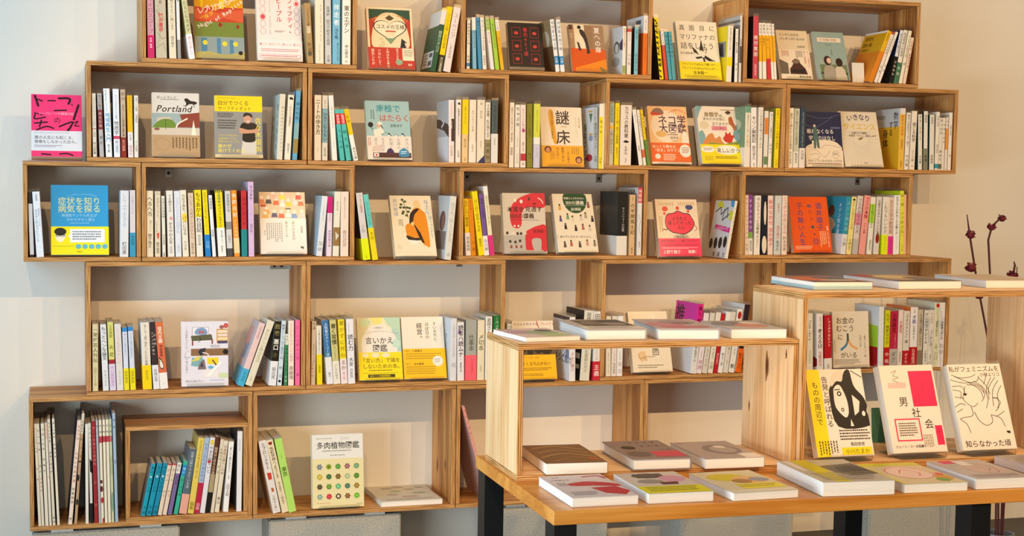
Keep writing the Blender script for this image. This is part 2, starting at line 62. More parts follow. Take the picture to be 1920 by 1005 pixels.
['F','bright pink book with black brush lettering alone above the small box','books on show,cover forward',(-.147,-.194,1.2331),(-.3491,0,0),.1346,.1835,.03,'f23a78','e8e8ec',[('L',[(.07,.02),(.14,.19)],.045,'23101a'),('L',[(.12,.08),(.22,.11)],.03,'23101a'),('L',[(.33,.1),(.48,.1)],.03,'23101a'),('L',[(.54,.06),(.76,.06),(.74,.15)],.045,'23101a'),('L',[(.8,.15),(.82,.17)],.02,'23101a'),('L',[(.94,.16),(.84,.4)],.045,'23101a'),('L',[(.08,.32),(.07,.4),(.28,.37)],.03,'23101a'),('L',[(.06,.3),(.22,.34)],.02,'23101a'),('L',[(.45,.26),(.7,.25)],.03,'23101a'),('H','の',.44,.36,.15,'23101a',1),('H','トーフビーツの難聴日記',.14,.285,.064,'f9b4cc',1),('L',[(.06,.47),(.32,.45)],.03,'23101a'),('L',[(.2,.42),(.16,.53)],.03,'23101a'),('L',[(.1,.58),(.3,.52),(.44,.55)],.03,'23101a'),('L',[(.55,.52),(.82,.44),(.7,.6)],.035,'23101a'),('L',[(.84,.45),(.92,.43),(.86,.5),(.95,.5)],.022,'23101a'),('L',[(.8,.5),(.72,.6)],.03,'23101a'),('L',[(.2,.96),(.38,.97)],.03,'23101a'),('L',[(.55,.96),(.7,.95),(.82,.98)],.03,'23101a'),('B2',.59,.91,'dfe2ea'),('G',.06,.62,.78,.63,1,'5a5c68'),('H','誰の人生にも起こる、',.06,.665,.082,'44464e',1),('H','想像もしなかった日々。',.06,.735,.08,'44464e',1),('G',.06,.82,.62,.86,2,'7c7e88')],0,0],
['S','book','white book,first from left in the first upper-row box','upright books in the stacked boxes',(.016,-.09,1.2333),-.0146,.12,.1739,.0106,'dfddd2','dfddd2',None,[('R',.0,.5497,1.0,.5608,'b05a5c'),('Y','コミュニティデザインの時代',.0629,.5245,.0,'8a887c',0),('Y','山崎亮',.5944,.6923,.0,'8a887c',0),('Y','中公新書',.7622,.958,.0,'4a4a48',0)],[('R',.0,.5497,1.0,.5608,'b05a5c')]],
['S','book','pale grey book with red section,second from left in the first upper-row box','upright books in the stacked boxes',(.0339,-.0899,1.2333),-.0354,.1201,.1741,.0118,'b5b3b4','552c34',None,[('R',.0,.2587,1.0,.5664,'7c2a34'),('Y','地方の論点',.021,.2587,.0,'5a2c34',0),('Y','再生計画',.2867,.5385,.0,'d0b4b4',0),('Y','東京',.6503,.8182,.0,'55555a',0)],[]],
['S','book','white book,third from left in the first upper-row box','upright books in the stacked boxes',(.0511,-.0805,1.2333),-.0354,.1295,.1877,.0167,'e9eef4','e9eef4',None,[('Y','地方創生大全',.0195,.1818,-.15,'6a8aa0',0),('Y','凡人のための',.1948,.3377,-.1,'5a9abc',0),('Y','地域再生入門',.3506,.7792,.0,'2494c8',2),('Y','木下斉',.8052,.9351,.0,'3c444c',1)],[]],
['S','book','white book,fourth from left in the first upper-row box','upright books in the stacked boxes',(.0727,-.0806,1.2333),-.018,.1294,.1875,.0167,'e5eaf2','1c2448',None,[('R',.0,.6875,1.0,.7331,'c83c60'),('Y','サクッとわかるビジネス教養',.0885,.4401,.0,'5c84b4',0),('Y','地政学',.4661,.6745,.0,'30343a',1),('Y','奥山真司',.7526,.9349,.0,'4c78ac',0)],[]],
['S','book','beige book with red lower band,fifth from left in the first upper-row box','upright books in the stacked boxes',(.0925,-.0815,1.2333),-.0134,.1285,.1863,.0134,'c4af96','c4af96',(.7047,'87221a'),[('Y','都市',.0289,.1732,.0,'7c5a44',0),('Y','まちづくりの非常識な教科書',.2192,.6916,.0,'33241c',1),('Y','吉川美貴',.7375,.9081,.0,'e8b4a0',0)],[]],
['S','book','white book with yellow section,sixth from left in the first upper-row box','upright books in the stacked boxes',(.1113,-.0921,1.2333),-.0211,.1179,.1709,.0139,'e8e4e2','e8e4e2',None,[('R',.0,0,1.0,.5917,'e2b41a'),('Y','まちのファンをつくる',.0258,.2693,.0,'6a5410',0),('Y','影山裕樹',.6275,.7278,.0,'5c5c5c',0),('Y','雷鳥社',.7994,.9713,.0,'d08a9c',1)],[('R',.0,0,1.0,.5917,'e2b41a')]],
['S','book','white book,seventh from left in the first upper-row box','upright books in the stacked boxes',(.1277,-.0919,1.2333),0,.1181,.1711,.0108,'e3e1d8','e3e1d8',None,[('Y','地域づくり戦略',.0258,.255,.0,'77756a',0),('Y','山浦晴男',.298,.4413,.0,'77756a',0),('Y','ちくま新書',.7278,.8997,.0,'77756a',0)],[]],
['F','travel guide with a city street photo and a leaping deer','books on show,cover forward',(.1781,-.194,1.2376),(-.1396,0,0),.1318,.1812,.02,'d9d8d4','d9d8d4',[('H','ポートランド',.1,.05,.07,'2c2a28',1),('G',.18,.1,.6,.12,1,'5c5a56'),('P',[(.68,.1),(.74,.08),(.82,.12),(.92,.13),(.95,.16),(.88,.18),(.84,.17),(.76,.18),(.7,.22),(.72,.16)],'1c1a1a'),('L',[(.76,.18),(.7,.2),(.66,.19)],.012,'1c1a1a'),('L',[(.88,.18),(.9,.22)],.012,'1c1a1a'),('S','Portland',.1,.17,.2,'23211f',2),('R',0,.32,1,.66,'9ab0b4'),('P',[(.1,.4),(.2,.38),(.4,.38),(.42,.48),(.1,.5)],'c9c0b0'),('P',[(.05,.5),(.2,.42),(.4,.42),(.5,.5),(.45,.56),(.05,.56)],'6a8a34'),('P',[(.58,.34),(1,.3),(1,.54),(.52,.54),(.62,.42)],'8a3c2c'),('L',[(.5,.56),(.55,.48),(.74,.4)],.03,'e9e2cf'),('R',0,.55,1,.66,'cfc4b4'),('P',[(.82,.66),(.87,.42),(.93,.66)],'efe6d2'),('E',.1,.57,.06,.02,'8a5a4c'),('R',.28,.42,.29,.58,'3c3c38'),('B',.66,'b79872'),('GV',.42,.7,.98,.9,8,'6a5034'),('L',[(.05,.75),(.2,.7),(.38,.78),(.3,.9),(.1,.88),(.05,.75)],.008,'a08460')],1,1],
['F','yellow and grey book with a photo of a man in a black t-shirt','books on show,cover forward',(.3524,-.194,1.2373),(-.1396,0,0),.1357,.1779,.018,'8f8f8e','8f8f8e',[('R',0,0,1,.255,'f0d50e'),('H','自分でつくる',.06,.075,.11,'4a3c10',1),('H','セーフティネット',.07,.17,.088,'4a3c10',1),('G',.06,.035,.46,.05,1,'7c6c10'),('G',.06,.28,.4,.36,3,'3c3c3c'),('G',.06,.39,.46,.55,4,'3c3c3c'),('P',[(.56,1),(.57,.76),(.6,.72),(.83,.72),(.86,.76),(.84,1)],'cfcbc4'),('P',[(.52,.55),(.55,.46),(.62,.43),(.8,.43),(.88,.47),(.92,.55),(.84,.58),(.83,.73),(.59,.73),(.58,.58)],'161414'),('P',[(.51,.53),(.56,.52),(.7,.545),(.9,.53),(.91,.58),(.72,.6),(.54,.6)],'c99678'),('E',.69,.36,.09,.085,'c9987c'),('P',[(.6,.34),(.62,.28),(.7,.27),(.78,.3),(.78,.35),(.7,.31)],'1c1816'),('P',[(.65,.4),(.74,.4),(.7,.42)],'f0e6dc'),('V','佐々木俊尚',.91,.34,.145,'ead84a',1),('H','リストラされても、',.07,.62,.05,'e6d448',1),('H','お金がなくても、',.07,.67,.052,'e6d448',1),('H','病気がなくなっても、',.07,.72,.048,'e6d448',1),('H','誰かが',.06,.775,.095,'f0e05a',2),('H','助けてくれる',.06,.85,.095,'f0e05a',2),('R',0,.945,1,1,'d9c9a0')],1,1],
['S','book','white book,eighth from left in the first upper-row box','upright books in the stacked boxes',(.5249,-.0813,1.2341),.0488,.1287,.1865,.016,'dbd5c2','c4cfc6',None,[('Y','僕らの時代のライフデザイン',.1789,.8835,.1,'6a5c40',0)],[('V','ライフ',.45,.3,.2,'4c5a54',0),('V','デザイン',.15,.3,.2,'4c5a54',0),('V','僕らの時代の',.78,.14,.17,'4c5a54',0)]],
['S','book','white book,ninth from left in the first upper-row box','upright books in the stacked boxes',(.5474,-.0828,1.2343),.0575,.1272,.1844,.0166,'ece2d0','ece2d0',None,[('P',[(.2,.045),(.45,.03),(.85,.05),(.85,.08),(.6,.07),(.35,.075),(.3,.08)],'1c1a18'),('Y','これからの地域再生',.1401,.4835,.0,'4c463c',1),('Y','飯田泰之',.7445,.8956,.0,'5a5448',0)],[]],
['S','book','blue book with grey section,tenth from left in the first upper-row box','upright books in the stacked boxes',(.5698,-.0739,1.234),.0546,.1361,.1973,.0135,'66a6c8','4c8cb4',None,[('R',.0,.4653,1.0,.6967,'86b0b4'),('R',.0,.6967,1.0,.9023,'9c8446'),('Y','緑の住処',.1568,.4267,.0,'22546c',1)],[]],
['S','book','cream book,first from left in the second upper-row box','upright books in the stacked boxes',(.6337,-.0812,1.2333),0,.1288,.1866,.0197,'e4d2b6','e4d2b6',None,[('Y','ニートの歩き方',.0612,.6054,.0,'2c241c',2),('Y','pha',.7959,.8639,.0,'2c241c',1)],[]],
['S','book','cream book with grey section,second from left in the second upper-row box','upright books in the stacked boxes',(.6565,-.0815,1.2333),0,.1285,.1862,.0156,'dcd0bc','dcd0bc',None,[('R',.0,.2008,1.0,.7268,'84a8ae'),('Y','ひきこもらない',.2623,.6995,.0,'20201e',2),('Y','pha',.0574,.1803,.0,'4c463c',0),('Y','本屋の棚',.7951,.9317,.0,'5a5448',0)],[('R',.0,.2008,1.0,.7268,'84a8ae')]],
['S','book','white book,third from left in the second upper-row box','upright books in the stacked boxes',(.6866,-.0812,1.2333),-.069,.1288,.1866,.0143,'ece8e0','ece8e0',None,[('Y','しないことリスト',.1462,.5082,.0,'8a8a86',0),('Y','pha',.7131,.7951,.0,'77756f',0)],[]],
['S','book','teal book with red section,fourth from left in the second upper-row box','upright books in the stacked boxes',(.7104,-.1078,1.2333),-.123,.1022,.1481,.0126,'54bab2','54bab2',None,[('R',.0,.0829,1.0,.2902,'d22c30'),('Y','断捨離',.1036,.2798,.0,'f0dcd8',0),('Y','うつの本',.3731,.7876,.0,'14605c',0)],[('R',.0,.0829,1.0,.2902,'d22c30')]],
['S','book','teal book with red section,fifth from left in the second upper-row box','upright books in the stacked boxes',(.7279,-.1073,1.2333),-.1549,.1027,.1488,.0142,'54bab2','54bab2',None,[('R',.0,.0829,1.0,.2902,'d22c30'),('Y','整理術',.1036,.2798,.0,'f0dcd8',0),('Y','眠る本',.3731,.7876,.0,'14605c',0)],[('R',.0,.0829,1.0,.2902,'d22c30')]],
['S','book','white book with yellow section,sixth from left in the second upper-row box','upright books in the stacked boxes',(.7499,-.1064,1.2333),-.2051,.1036,.1502,.0128,'f0ece2','f0ece2',None,[('R',.0,0,1.0,.4974,'eec714'),('Y','ご飯論',.0311,.2694,.0,'7c6410',0),('Y','幸せ文庫',.7358,.9741,.0,'1c1a18',0)],[('R',.0,0,1.0,.4974,'eec714')]],
['F','pale teal book with a cook and three penguins','books on show,cover forward',(.7953,-.194,1.2387),(-.2793,0,0),.1335,.1807,.014,'9dc0c2','9dc0c2',[('H','南極で',.24,.06,.185,'3a93a0',3),('H','はたらく',.3,.225,.175,'c05a48',3),('H','渡貫淳子',.54,.395,.07,'2c3c40',1),('GV',.12,.16,.22,.33,2,'4c6a6c'),('E',.1,.41,.06,.045,'1c1c1c'),('L',[(.11,.45),(.15,.5)],.012,'1c1c1c'),('P',[(.17,.5),(.26,.48),(.24,.43),(.34,.43),(.36,.48),(.42,.56),(.32,.56),(.33,.61),(.19,.61)],'ebe3d2'),('E',.28,.42,.05,.04,'d9a890'),('E',.31,.385,.055,.028,'ece4d4'),('L',[(.33,.42),(.37,.47)],.02,'1c1c1c'),('L',[(.36,.57),(.44,.53)],.012,'3c3c3c'),('P',[(.47,.545),(.52,.55),(.565,.61),(.52,.61)],'201c1c'),('E',.505,.595,.025,.022,'ece8e0'),('P',[(.63,.565),(.68,.57),(.725,.61),(.68,.61)],'201c1c'),('E',.665,.595,.025,.022,'ece8e0'),('P',[(.78,.545),(.83,.55),(.875,.61),(.83,.61)],'201c1c'),('E',.815,.595,.025,.022,'ece8e0'),('B',.6,'e3d9cd'),('V','平凡な',.9,.63,.085,'8a8a94',0),('V','主婦の',.71,.63,.085,'8a8a94',0),('V','料理と',.54,.63,.085,'8a8a94',0),('V','生き方を',.36,.63,.075,'8a8a94',0),('V','変えた',.2,.63,.085,'8a8a94',0),('GV',.03,.63,.1,.78,2,'b05a5c'),('P',[(.1,.86),(.12,.78),(.34,.74),(.36,.86)],'d3c0b4'),('R',.12,.88,.98,.965,'4c2a2c'),('R',.14,.89,.25,.95,'ece4dc'),('E',.195,.92,.025,.018,'c82c34'),('P',[(.42,.88),(.46,.82),(.52,.8),(.58,.84),(.6,.88)],'3c2c5c'),('P',[(.7,.93),(.72,.84),(.82,.79),(.92,.84),(.95,.93),(.88,.95),(.76,.95)],'3a86b0'),('G',.75,.85,.9,.91,2,'dcecf0')],1,0],
['S','book','pale pink book with brown section,seventh from left in the second upper-row box','upright books in the stacked boxes',(1.0356,-.0837,1.2333),-.0127,.1263,.1831,.0167,'ecd4cc','c2bfbd',None,[('R',.45,.3,1,.66,'4c3a34'),('Y','アメリカの鳥みたいな本',.0456,.2735,.0,'c05a50',0),('Y','大人の絵本',.3305,.4587,.0,'f4ece4',2),('Y','河出書房',.7293,.9003,.0,'b08a80',0)],[('P',[(.0,.28),(.3,.3),(.9,.38),(1,.42),(1,.6),(.6,.48),(0,.42)],'4c3a34'),('L',[(.45,.3),(.6,.36),(.4,.42)],.06,'d8d6d4'),('R',.05,.58,.95,1,'e2e4e8')]],
['S','book','cream book,eighth from left in the second upper-row box','upright books in the stacked boxes',(1.0567,-.0824,1.2333),0,.1276,.1849,.0154,'ecdcca','ecdcca',None,[('P',[(.3,.05),(.75,.045),(.8,.09),(.5,.075),(.35,.09)],'1c1a18'),('Y','私時間を生きるきみたちへ',.1384,.5904,.0,'3a342c',1),('Y','内田樹編',.8023,.9153,.0,'4c463c',0)],[]],
['S','book','tan book with yellow section,ninth from left in the second upper-row box','upright books in the stacked boxes',(1.076,-.0819,1.2333),0,.1281,.1857,.0182,'e6c48c','e6c48c',None,[('R',.0,0,1.0,.5493,'efce1a'),('Y','「何者」かになりたい',.0845,.3944,.0,'5a4c14',1),('Y','熊代亨',.6197,.7606,.0,'8a6c3c',0),('Y','出版',.9155,.9718,.0,'8a6c3c',0)],[('R',.0,0,1.0,.5493,'efce1a')]],
['S','book','cream book,tenth from left in the second upper-row box','upright books in the stacked boxes',(1.098,-.082,1.2333),0,.128,.1855,.0204,'ebd4b0','ebd4b0',(.661,'ecdcc0'),[('Y','モワイをつくる本',.1667,.5056,.0,'8a7450',0),('Y','伊藤洋志',.7034,.8305,.0,'a08a64',0)],[]],
['S','book','cream book,eleventh from left in the second upper-row box','upright books in the stacked boxes',(1.1224,-.0818,1.2333),0,.1282,.1858,.023,'e7d4b0','e7d4b0',None,[('P',[(.1,1),(.4,.95),(.95,.88),(1,1)],'3a3a64'),('Y','風',.0395,.0819,.0,'8a8068',0),('Y','旅の本',.1667,.2938,.0,'8a8068',0),('Y','坂口恭平',.6469,.7599,.0,'9a8e70',0)],[]],
['S','book','cream book with brown lower band,twelfth from left in the second upper-row box','upright books in the stacked boxes',(1.1479,-.0863,1.2333),0,.1237,.1793,.015,'e6d8c0','e6d8c0',(.6114,'968664'),[('Y','その復讐、私が預ります',.0323,.5894,.0,'3a3630',1),('Y','図書館',.6481,.956,.0,'4c4434',0)],[]],
['S','book','grey book with white lower band,thirteenth from left in the second upper-row box','upright books in the stacked boxes',(1.1669,-.0814,1.2333),0,.1286,.1863,.0195,'505c5c','39403f',(.5339,'e2dad0'),[('Y','自由になるための',.0819,.4774,.0,'343c3c',1),('Y','若林正恭',.6045,.7175,.0,'8a8478',0)],[]],
['S','book','cream book,first from left in the upper-row gap','upright books in the stacked boxes',(1.2228,-.0769,1.2213),0,.1331,.1928,.0149,'ecd8b8','ecd8b8',None,[('Y','田舎のパン屋が見つけた「腐る経済」',.0712,.6329,.0,'4c4230',1),('Y','渡邉格',.6877,.811,.0,'4c4230',0)],[]],
['S','book','cream book,second from left in the upper-row gap','upright books in the stacked boxes',(1.2411,-.0811,1.2213),0,.1289,.1868,.0149,'e8dac0','e8dac0',None,[('Y','ちゃぶ台',.0255,.3513,.0,'33302a',2),('Y','ONDOOR',.5071,.6771,.0,'8a8470',0),('Y','ミシマ社',.762,.932,.0,'a09880',0)],[]],
['S','book','cream book,third from left in the upper-row gap','upright books in the stacked boxes',(1.2594,-.081,1.2213),-.0123,.129,.187,.0164,'ebd0bc','ebd0bc',None,[('R',.0,.7762,1.0,.8895,'b83a44'),('E',.55,.41,.3,.03,'b04a84'),('Y','もうレシピ本は',.0538,.3938,.0,'b06a80',0),('Y','稲垣えみ子',.5921,.7479,.0,'4c4038',0),('Y','本',.9178,.9603,.0,'4c4038',0)],[]],
['S','book','olive book,fourth from left in the upper-row gap','upright books in the stacked boxes',(1.28,-.079,1.2213),-.0142,.131,.1899,.017,'86802e','86802e',None,[('Y','みをつくし料理帖',.1508,.514,.0,'5c581c',0),('Y','角川',.7654,.8631,.0,'5c581c',0)],[]],
['S','book','yellow book with pale blue section,fifth from left in the upper-row gap','upright books in the stacked boxes',(1.2999,-.0781,1.2213),0,.1319,.1912,.0199,'d2d64e','d2d64e',None,[('R',.0,.5236,1.0,.6278,'ece8d8'),('R',.0,.6278,1.0,1.0,'c2bcda'),('Y','なるようになるかも',.0861,.4333,.0,'9aa02e',0),('Y','イノウエ',.6833,.8222,.0,'8a84a8',0)],[('R',.0,.5236,1.0,.6278,'ece8d8'),('R',.0,.6278,1.0,1.0,'c2bcda')]],
['F','cream book titled with two huge kanji above a yellow band','books on show,cover forward',(1.3348,-.194,1.2256),(-.1745,0,0),.135,.1845,.016,'e3caa8','e3caa8',[('P',[(.2,.07),(.3,.06),(.34,.3),(.38,.58),(.3,.6),(.22,.3)],'d69a1c'),('V','思考が発酵する編集術',.28,.08,.06,'6a4a14',1),('H','謎',.36,.05,.34,'2a1c2c',3),('H','床',.36,.38,.34,'2a1c2c',3),('V','松岡正剛',.93,.17,.06,'9a8468',0),('V','ドミニク・チェン',.85,.17,.055,'9a8468',0),('H','晶文社',.5,.31,.045,'9a8468'),('B',.645,'e2a21a'),('E',.15,.71,.085,.055,'5c2c1c'),('E',.15,.72,.055,.04,'c4845c'),('E',.88,.88,.085,.06,'5c2c1c'),('E',.88,.89,.055,.04,'c4845c'),('V','IT界の異才、',.63,.67,.058,'7c3c14',1),('V','編集工学の',.5,.67,.065,'7c3c14',1),('V','門を叩く',.38,.68,.065,'7c3c14',1),('GV',.2,.74,.33,.9,4,'a0701c'),('GV',.72,.68,.92,.8,4,'a0701c')],1,0],
['S','book','grey book,sixth from left in the upper-row gap','upright books in the stacked boxes',(1.4929,-.082,1.2213),-.0168,.128,.1855,.0145,'97adc2','dadcde',None,[('Y','いざという時の',.0319,.2203,-.1,'4c5c70',0),('Y','食品の保存ブック',.2493,.6696,.0,'33404c',1),('Y','主婦',.7855,.887,.0,'4c5c70',0)],[('V','食品の',.2,.3,.2,'2c2c34',2),('V','保存ブック',.5,.26,.19,'2c2c34',2),('P',[(.75,.1),(.95,.1),(.85,.26)],'4c7a4c'),('E',.85,.5,.12,.05,'9a9ab0'),('E',.75,.82,.2,.06,'b83a44'),('R',.72,.05,.95,.08,'e0a04c'),('R',.75,.42,.95,.45,'e0a04c')]],
['S','book','yellow book with white section,seventh from left in the upper-row gap','upright books in the stacked boxes',(1.5101,-.0744,1.2213),0,.1356,.1965,.0119,'eed82c','c6c6c2',None,[('R',.0,0,1.0,.2014,'ece4d4'),('Y','食の本',.2356,.4685,.0,'7c6c10',0),('Y','ぴあ',.8247,.9205,.0,'7c6c10',0)],[]],
['S','book','thin yellow book,eighth from left in the upper-row gap','upright books in the stacked boxes',(1.5221,-.0732,1.2213),0,.1368,.1983,.006,'e4d4a4','e4d4a4',None,[],[]],
['S','book','cream book with grey section,first from left in the third upper-row box','upright books in the stacked boxes',(1.5437,-.0816,1.2333),0,.1284,.1861,.014,'cbc09c','cbc09c',None,[('R',.0,0,1.0,.3072,'9cb0a4'),('R',.0,.3652,1.0,.4087,'e6b41c'),('Y','狩猟採集日本酒',.0319,.3072,.0,'4c5c50',0),('Y','人類の歴史の日々',.4232,.829,.0,'5a5240',0)],[('R',.0,0,1.0,.3072,'9cb0a4'),('R',.0,.3652,1.0,.4087,'e6b41c')]],
['S','book','yellow book,second from left in the third upper-row box','upright books in the stacked boxes',(1.5622,-.0803,1.2333),0,.1297,.1879,.0141,'eed41c','eed41c',None,[('Y','ニワトリと卵、息子の思春期',.0546,.658,.0,'6a5a10',1),('Y','繁延あづさ',.7155,.8879,.0,'6a5a10',0)],[]],
['S','book','thick cream book,third from left in the third upper-row box','upright books in the stacked boxes',(1.581,-.0839,1.2333),0,.1261,.1827,.0357,'e9d3c1','f0e8e0',None,[('P',[(.25,.6),(.5,.58),(.8,.61),(.6,.63),(.3,.62)],'2c2422'),('Y','カラスの教科書',.0192,.5444,.0,'3a2c28',2),('Y','松原始',.6775,.8254,.0,'4c3c36',0),('Y','講談社',.8846,.9586,.0,'6a5a50',0)],[]],
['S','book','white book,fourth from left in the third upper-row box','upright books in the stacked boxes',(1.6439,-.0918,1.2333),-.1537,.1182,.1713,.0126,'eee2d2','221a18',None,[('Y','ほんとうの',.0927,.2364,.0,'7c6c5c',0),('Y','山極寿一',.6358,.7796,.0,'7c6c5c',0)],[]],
['S','book','thin cream book with orange section,fifth from left in the third upper-row box','upright books in the stacked boxes',(1.6593,-.092,1.2333),-.158,.118,.171,.0091,'ecdcc8','ecdcc8',None,[('R',.0,.7147,1.0,.859,'d86a4c'),('Y','ゾウの時間ネズミの',.0577,.4904,.0,'7c6c5c',0)],[('R',.0,.7147,1.0,.859,'d86a4c')]],
['S','book','thin yellow book with green section,sixth from left in the third upper-row box','upright books in the stacked boxes',(1.6715,-.0915,1.2333),-.1596,.1185,.1718,.0082,'e4c41e','e4c41e',None,[('R',.0,.5399,1.0,1.0,'648f3c'),('Y','昆虫はすごい',.0607,.4601,.0,'6a5a14',0),('Y','丸山',.5879,.7157,.0,'1c3c14',0)],[('R',.0,.5399,1.0,1.0,'648f3c')]],
['F','orange cat encyclopedia with a purple title','books on show,cover forward',(1.6951,-.194,1.2395),(-.2618,0,0),.1336,.1865,.018,'e8bd8a','e8bd8a',[('E',.45,.35,.4,.28,'eccaa4'),('P',[(.08,.14),(.16,.05),(.3,.03),(.4,.09),(.38,.14),(.2,.16)],'8a6a64'),('P',[(.06,.12),(.12,.1),(.34,.13),(.38,.15),(.1,.16)],'c8402c'),('C','ネコの気持ちがわかる',.52,.12,.97,.06,.055,'d05a3c',1),('H','ネコ学',.24,.15,.24,'4a2a4c',3),('H','大図鑑',.25,.3,.235,'4a2a4c',3),('E',.3,.48,.14,.055,'d9b06c'),('P',[(.83,.66),(.82,.5),(.86,.44),(.93,.44),(.97,.5),(.98,.66)],'e9d9bc'),('G',.45,.48,.75,.52,1,'8a6a4c'),('H','服部幸',.52,.52,.07,'5a3a34',1),('G',.55,.59,.7,.61,1,'8a6a4c'),('B',.635,'e0662a'),('H','ゆっくり瞬きは',.04,.67,.085,'f4e4c4',2),('H','「好き」のサイン',.06,.735,.085,'f4e4c4',2),('E',.87,.77,.15,.11,'efdcc4'),('G',.78,.71,.97,.82,4,'8a5a4c'),('E',.16,.87,.07,.045,'efdcc4'),('G',.3,.83,.62,.95,4,'f0cfa8'),('R',0,.965,1,1,'ecd4b4')],1,0],
['F','white and yellow bird book with drone and animal drawings','books on show,cover forward',(1.8656,-.194,1.2424),(-.2967,0,0),.1359,.1905,.026,'e9d9bf','a4c4c8',[('P',[(0,0),(.16,0),(.06,.12),(.02,.2),(0,.22)],'7ba8ac'),('P',[(0,.68),(0,.45),(.1,.42),(.16,.52),(.1,.68)],'7ba8ac'),('P',[(1,.3),(.92,.36),(.86,.52),(1,.66)],'7ba8ac'),('H','鳥類学',.18,.1,.125,'7c6a2c',3),('H','は、',.56,.13,.08,'3a3430',2),('H','あなたのお役に',.14,.19,.083,'3a3430',1),('H','立てますか？',.36,.275,.083,'3a3430',1),('R',.34,.345,.73,.42,'d98a9c'),('H','川上和人',.39,.355,.075,'8a2c3c',1),('E',.16,.33,.12,.07,'d9c490'),('P',[(.72,.1),(.8,.07),(.88,.09),(.84,.13),(.78,.14)],'4c3c34'),('L',[(.62,.06),(.98,.06)],.014,'6a5c50'),('P',[(.8,.2),(.88,.18),(.92,.28),(.98,.38),(.92,.42),(.86,.34),(.8,.3)],'b8643c'),('P',[(.1,.68),(.2,.52),(.34,.47),(.4,.56),(.52,.52),(.56,.6),(.6,.68)],'d08a4c'),('P',[(.6,.56),(.66,.5),(.68,.44),(.74,.48),(.8,.44),(.82,.5),(.9,.5),(.84,.58),(.8,.64),(.66,.62)],'c43a2c'),('P',[(.05,.69),(.3,.63),(.6,.66),(.98,.6),(.98,.69)],'7f9440'),('B',.665,'ecd51c'),('E',.18,.75,.17,.055,'f4ecd6'),('E',.67,.76,.3,.08,'f4ecd6'),('G',.07,.725,.3,.775,3,'5a4c3c'),('H','楽しいから。',.4,.72,.12,'33281c',2),('G',.45,.795,.85,.81,1,'7c6c4c'),('G',.35,.87,.95,.92,2,'6a5c10'),('G',.08,.87,.3,.95,4,'b0a020')],1,0],
['S','book','cream book,seventh from left in the third upper-row box','upright books in the stacked boxes',(2.0015,-.0789,1.2333),0,.1311,.1899,.018,'e2d8bc','7c9a7c',(.6754,'e9dccb'),[('R',.0,0,1.0,.1053,'6c9a84'),('Y','鳥類学者だからって、鳥が',.1345,.4269,.0,'4c5040',0),('Y','川上和人',.4635,.6608,.0,'c8962c',1)],[('E',.5,.3,.3,.1,'b8c48c'),('E',.5,.5,.25,.1,'c49a9c'),('E',.4,.62,.2,.05,'c9c8c0'),('R',0,.68,1,1,'dcd4c4')]],
['S','book','white book,eighth from left in the third upper-row box','upright books in the stacked boxes',(2.0257,-.0815,1.2333),-.0306,.1285,.1863,.0187,'efe8e6','efe8e6',None,[('Y','キリン解剖記',.1388,.594,.0,'2c2826',2),('Y','郡司芽久',.6388,.8776,.0,'3c3834',1),('Y','出版',.9224,.9821,.0,'3c3834',0)],[]],
['S','book','white book,ninth from left in the third upper-row box','upright books in the stacked boxes',(2.0481,-.0805,1.2333),0,.1295,.1877,.015,'e9e0d0','e9e0d0',None,[('Y','ハトはなぜ首を振って歩くのか',.0326,.6855,.0,'5a5346',0)],[]],
['S','book','cream book with golden section,tenth from left in the third upper-row box','upright books in the stacked boxes',(2.0684,-.088,1.2333),0,.122,.1768,.0135,'e5d8c4','b9b49c',None,[('R',.0,.1215,1.0,.4132,'e08a46'),('R',.0,.8076,1.0,.9495,'6a8a5c'),('Y','ダンゴムシの心',.1609,.3975,.0,'8a4a20',0)],[]],
['S','book','white book,eleventh from left in the third upper-row box','upright books in the stacked boxes',(2.0847,-.0897,1.2334),.013,.1203,.1743,.0113,'ece4d4','ece4d4',None,[('Y','働かないアリに意義がある',.0353,.4679,.0,'4a443a',0),('Y','長谷川',.5641,.7564,.0,'7c7466',0)],[]],
['S','book','yellow book,twelfth from left in the third upper-row box','upright books in the stacked boxes',(2.1051,-.0819,1.2335),.015,.1281,.1857,.0151,'efd41a','a8ae34',None,[('Y','世界でいちばん素敵な教室',.0181,.6807,.0,'9a8410',0),('Y','三才',.8614,.9819,.0,'9a8410',0)],[]],
['S','book','cream book,first from left in the last upper-row box','upright books in the stacked boxes',(2.1538,-.08,1.2333),0,.13,.1884,.0168,'ecdec0','ecdec0',None,[('Y','面白くて眠れなくなる生物学',.0863,.6964,.0,'4c4634',1),('Y','長谷川英祐',.7262,.9345,.0,'4c4634',0)],[]],
['S','book','cream book with grey section,second from left in the last upper-row box','upright books in the stacked boxes',(2.1732,-.0808,1.2333),0,.1292,.1872,.0175,'e9dfca','e9dfca',None,[('R',.0,0,1.0,.7241,'c3c4a4'),('Y','面白くて眠れなくなる植物学',.0345,.6192,.0,'4c4c34',1),('Y','稲垣栄洋',.7466,.919,.0,'3c3a30',1)],[('R',.0,0,1.0,.7241,'c3c4a4')]],
['S','book','navy book with white lower band,third from left in the last upper-row box','upright books in the stacked boxes',(2.1945,-.0778,1.2333),0,.1322,.1917,.0185,'364654','2c3844',(.6716,'e6dacb'),[('Y','ブラックホールのひみつをさがして',.085,.6569,.0,'b4bcc0',0),('Y','大須賀',.7009,.8622,.0,'5a5448',0)],[]],
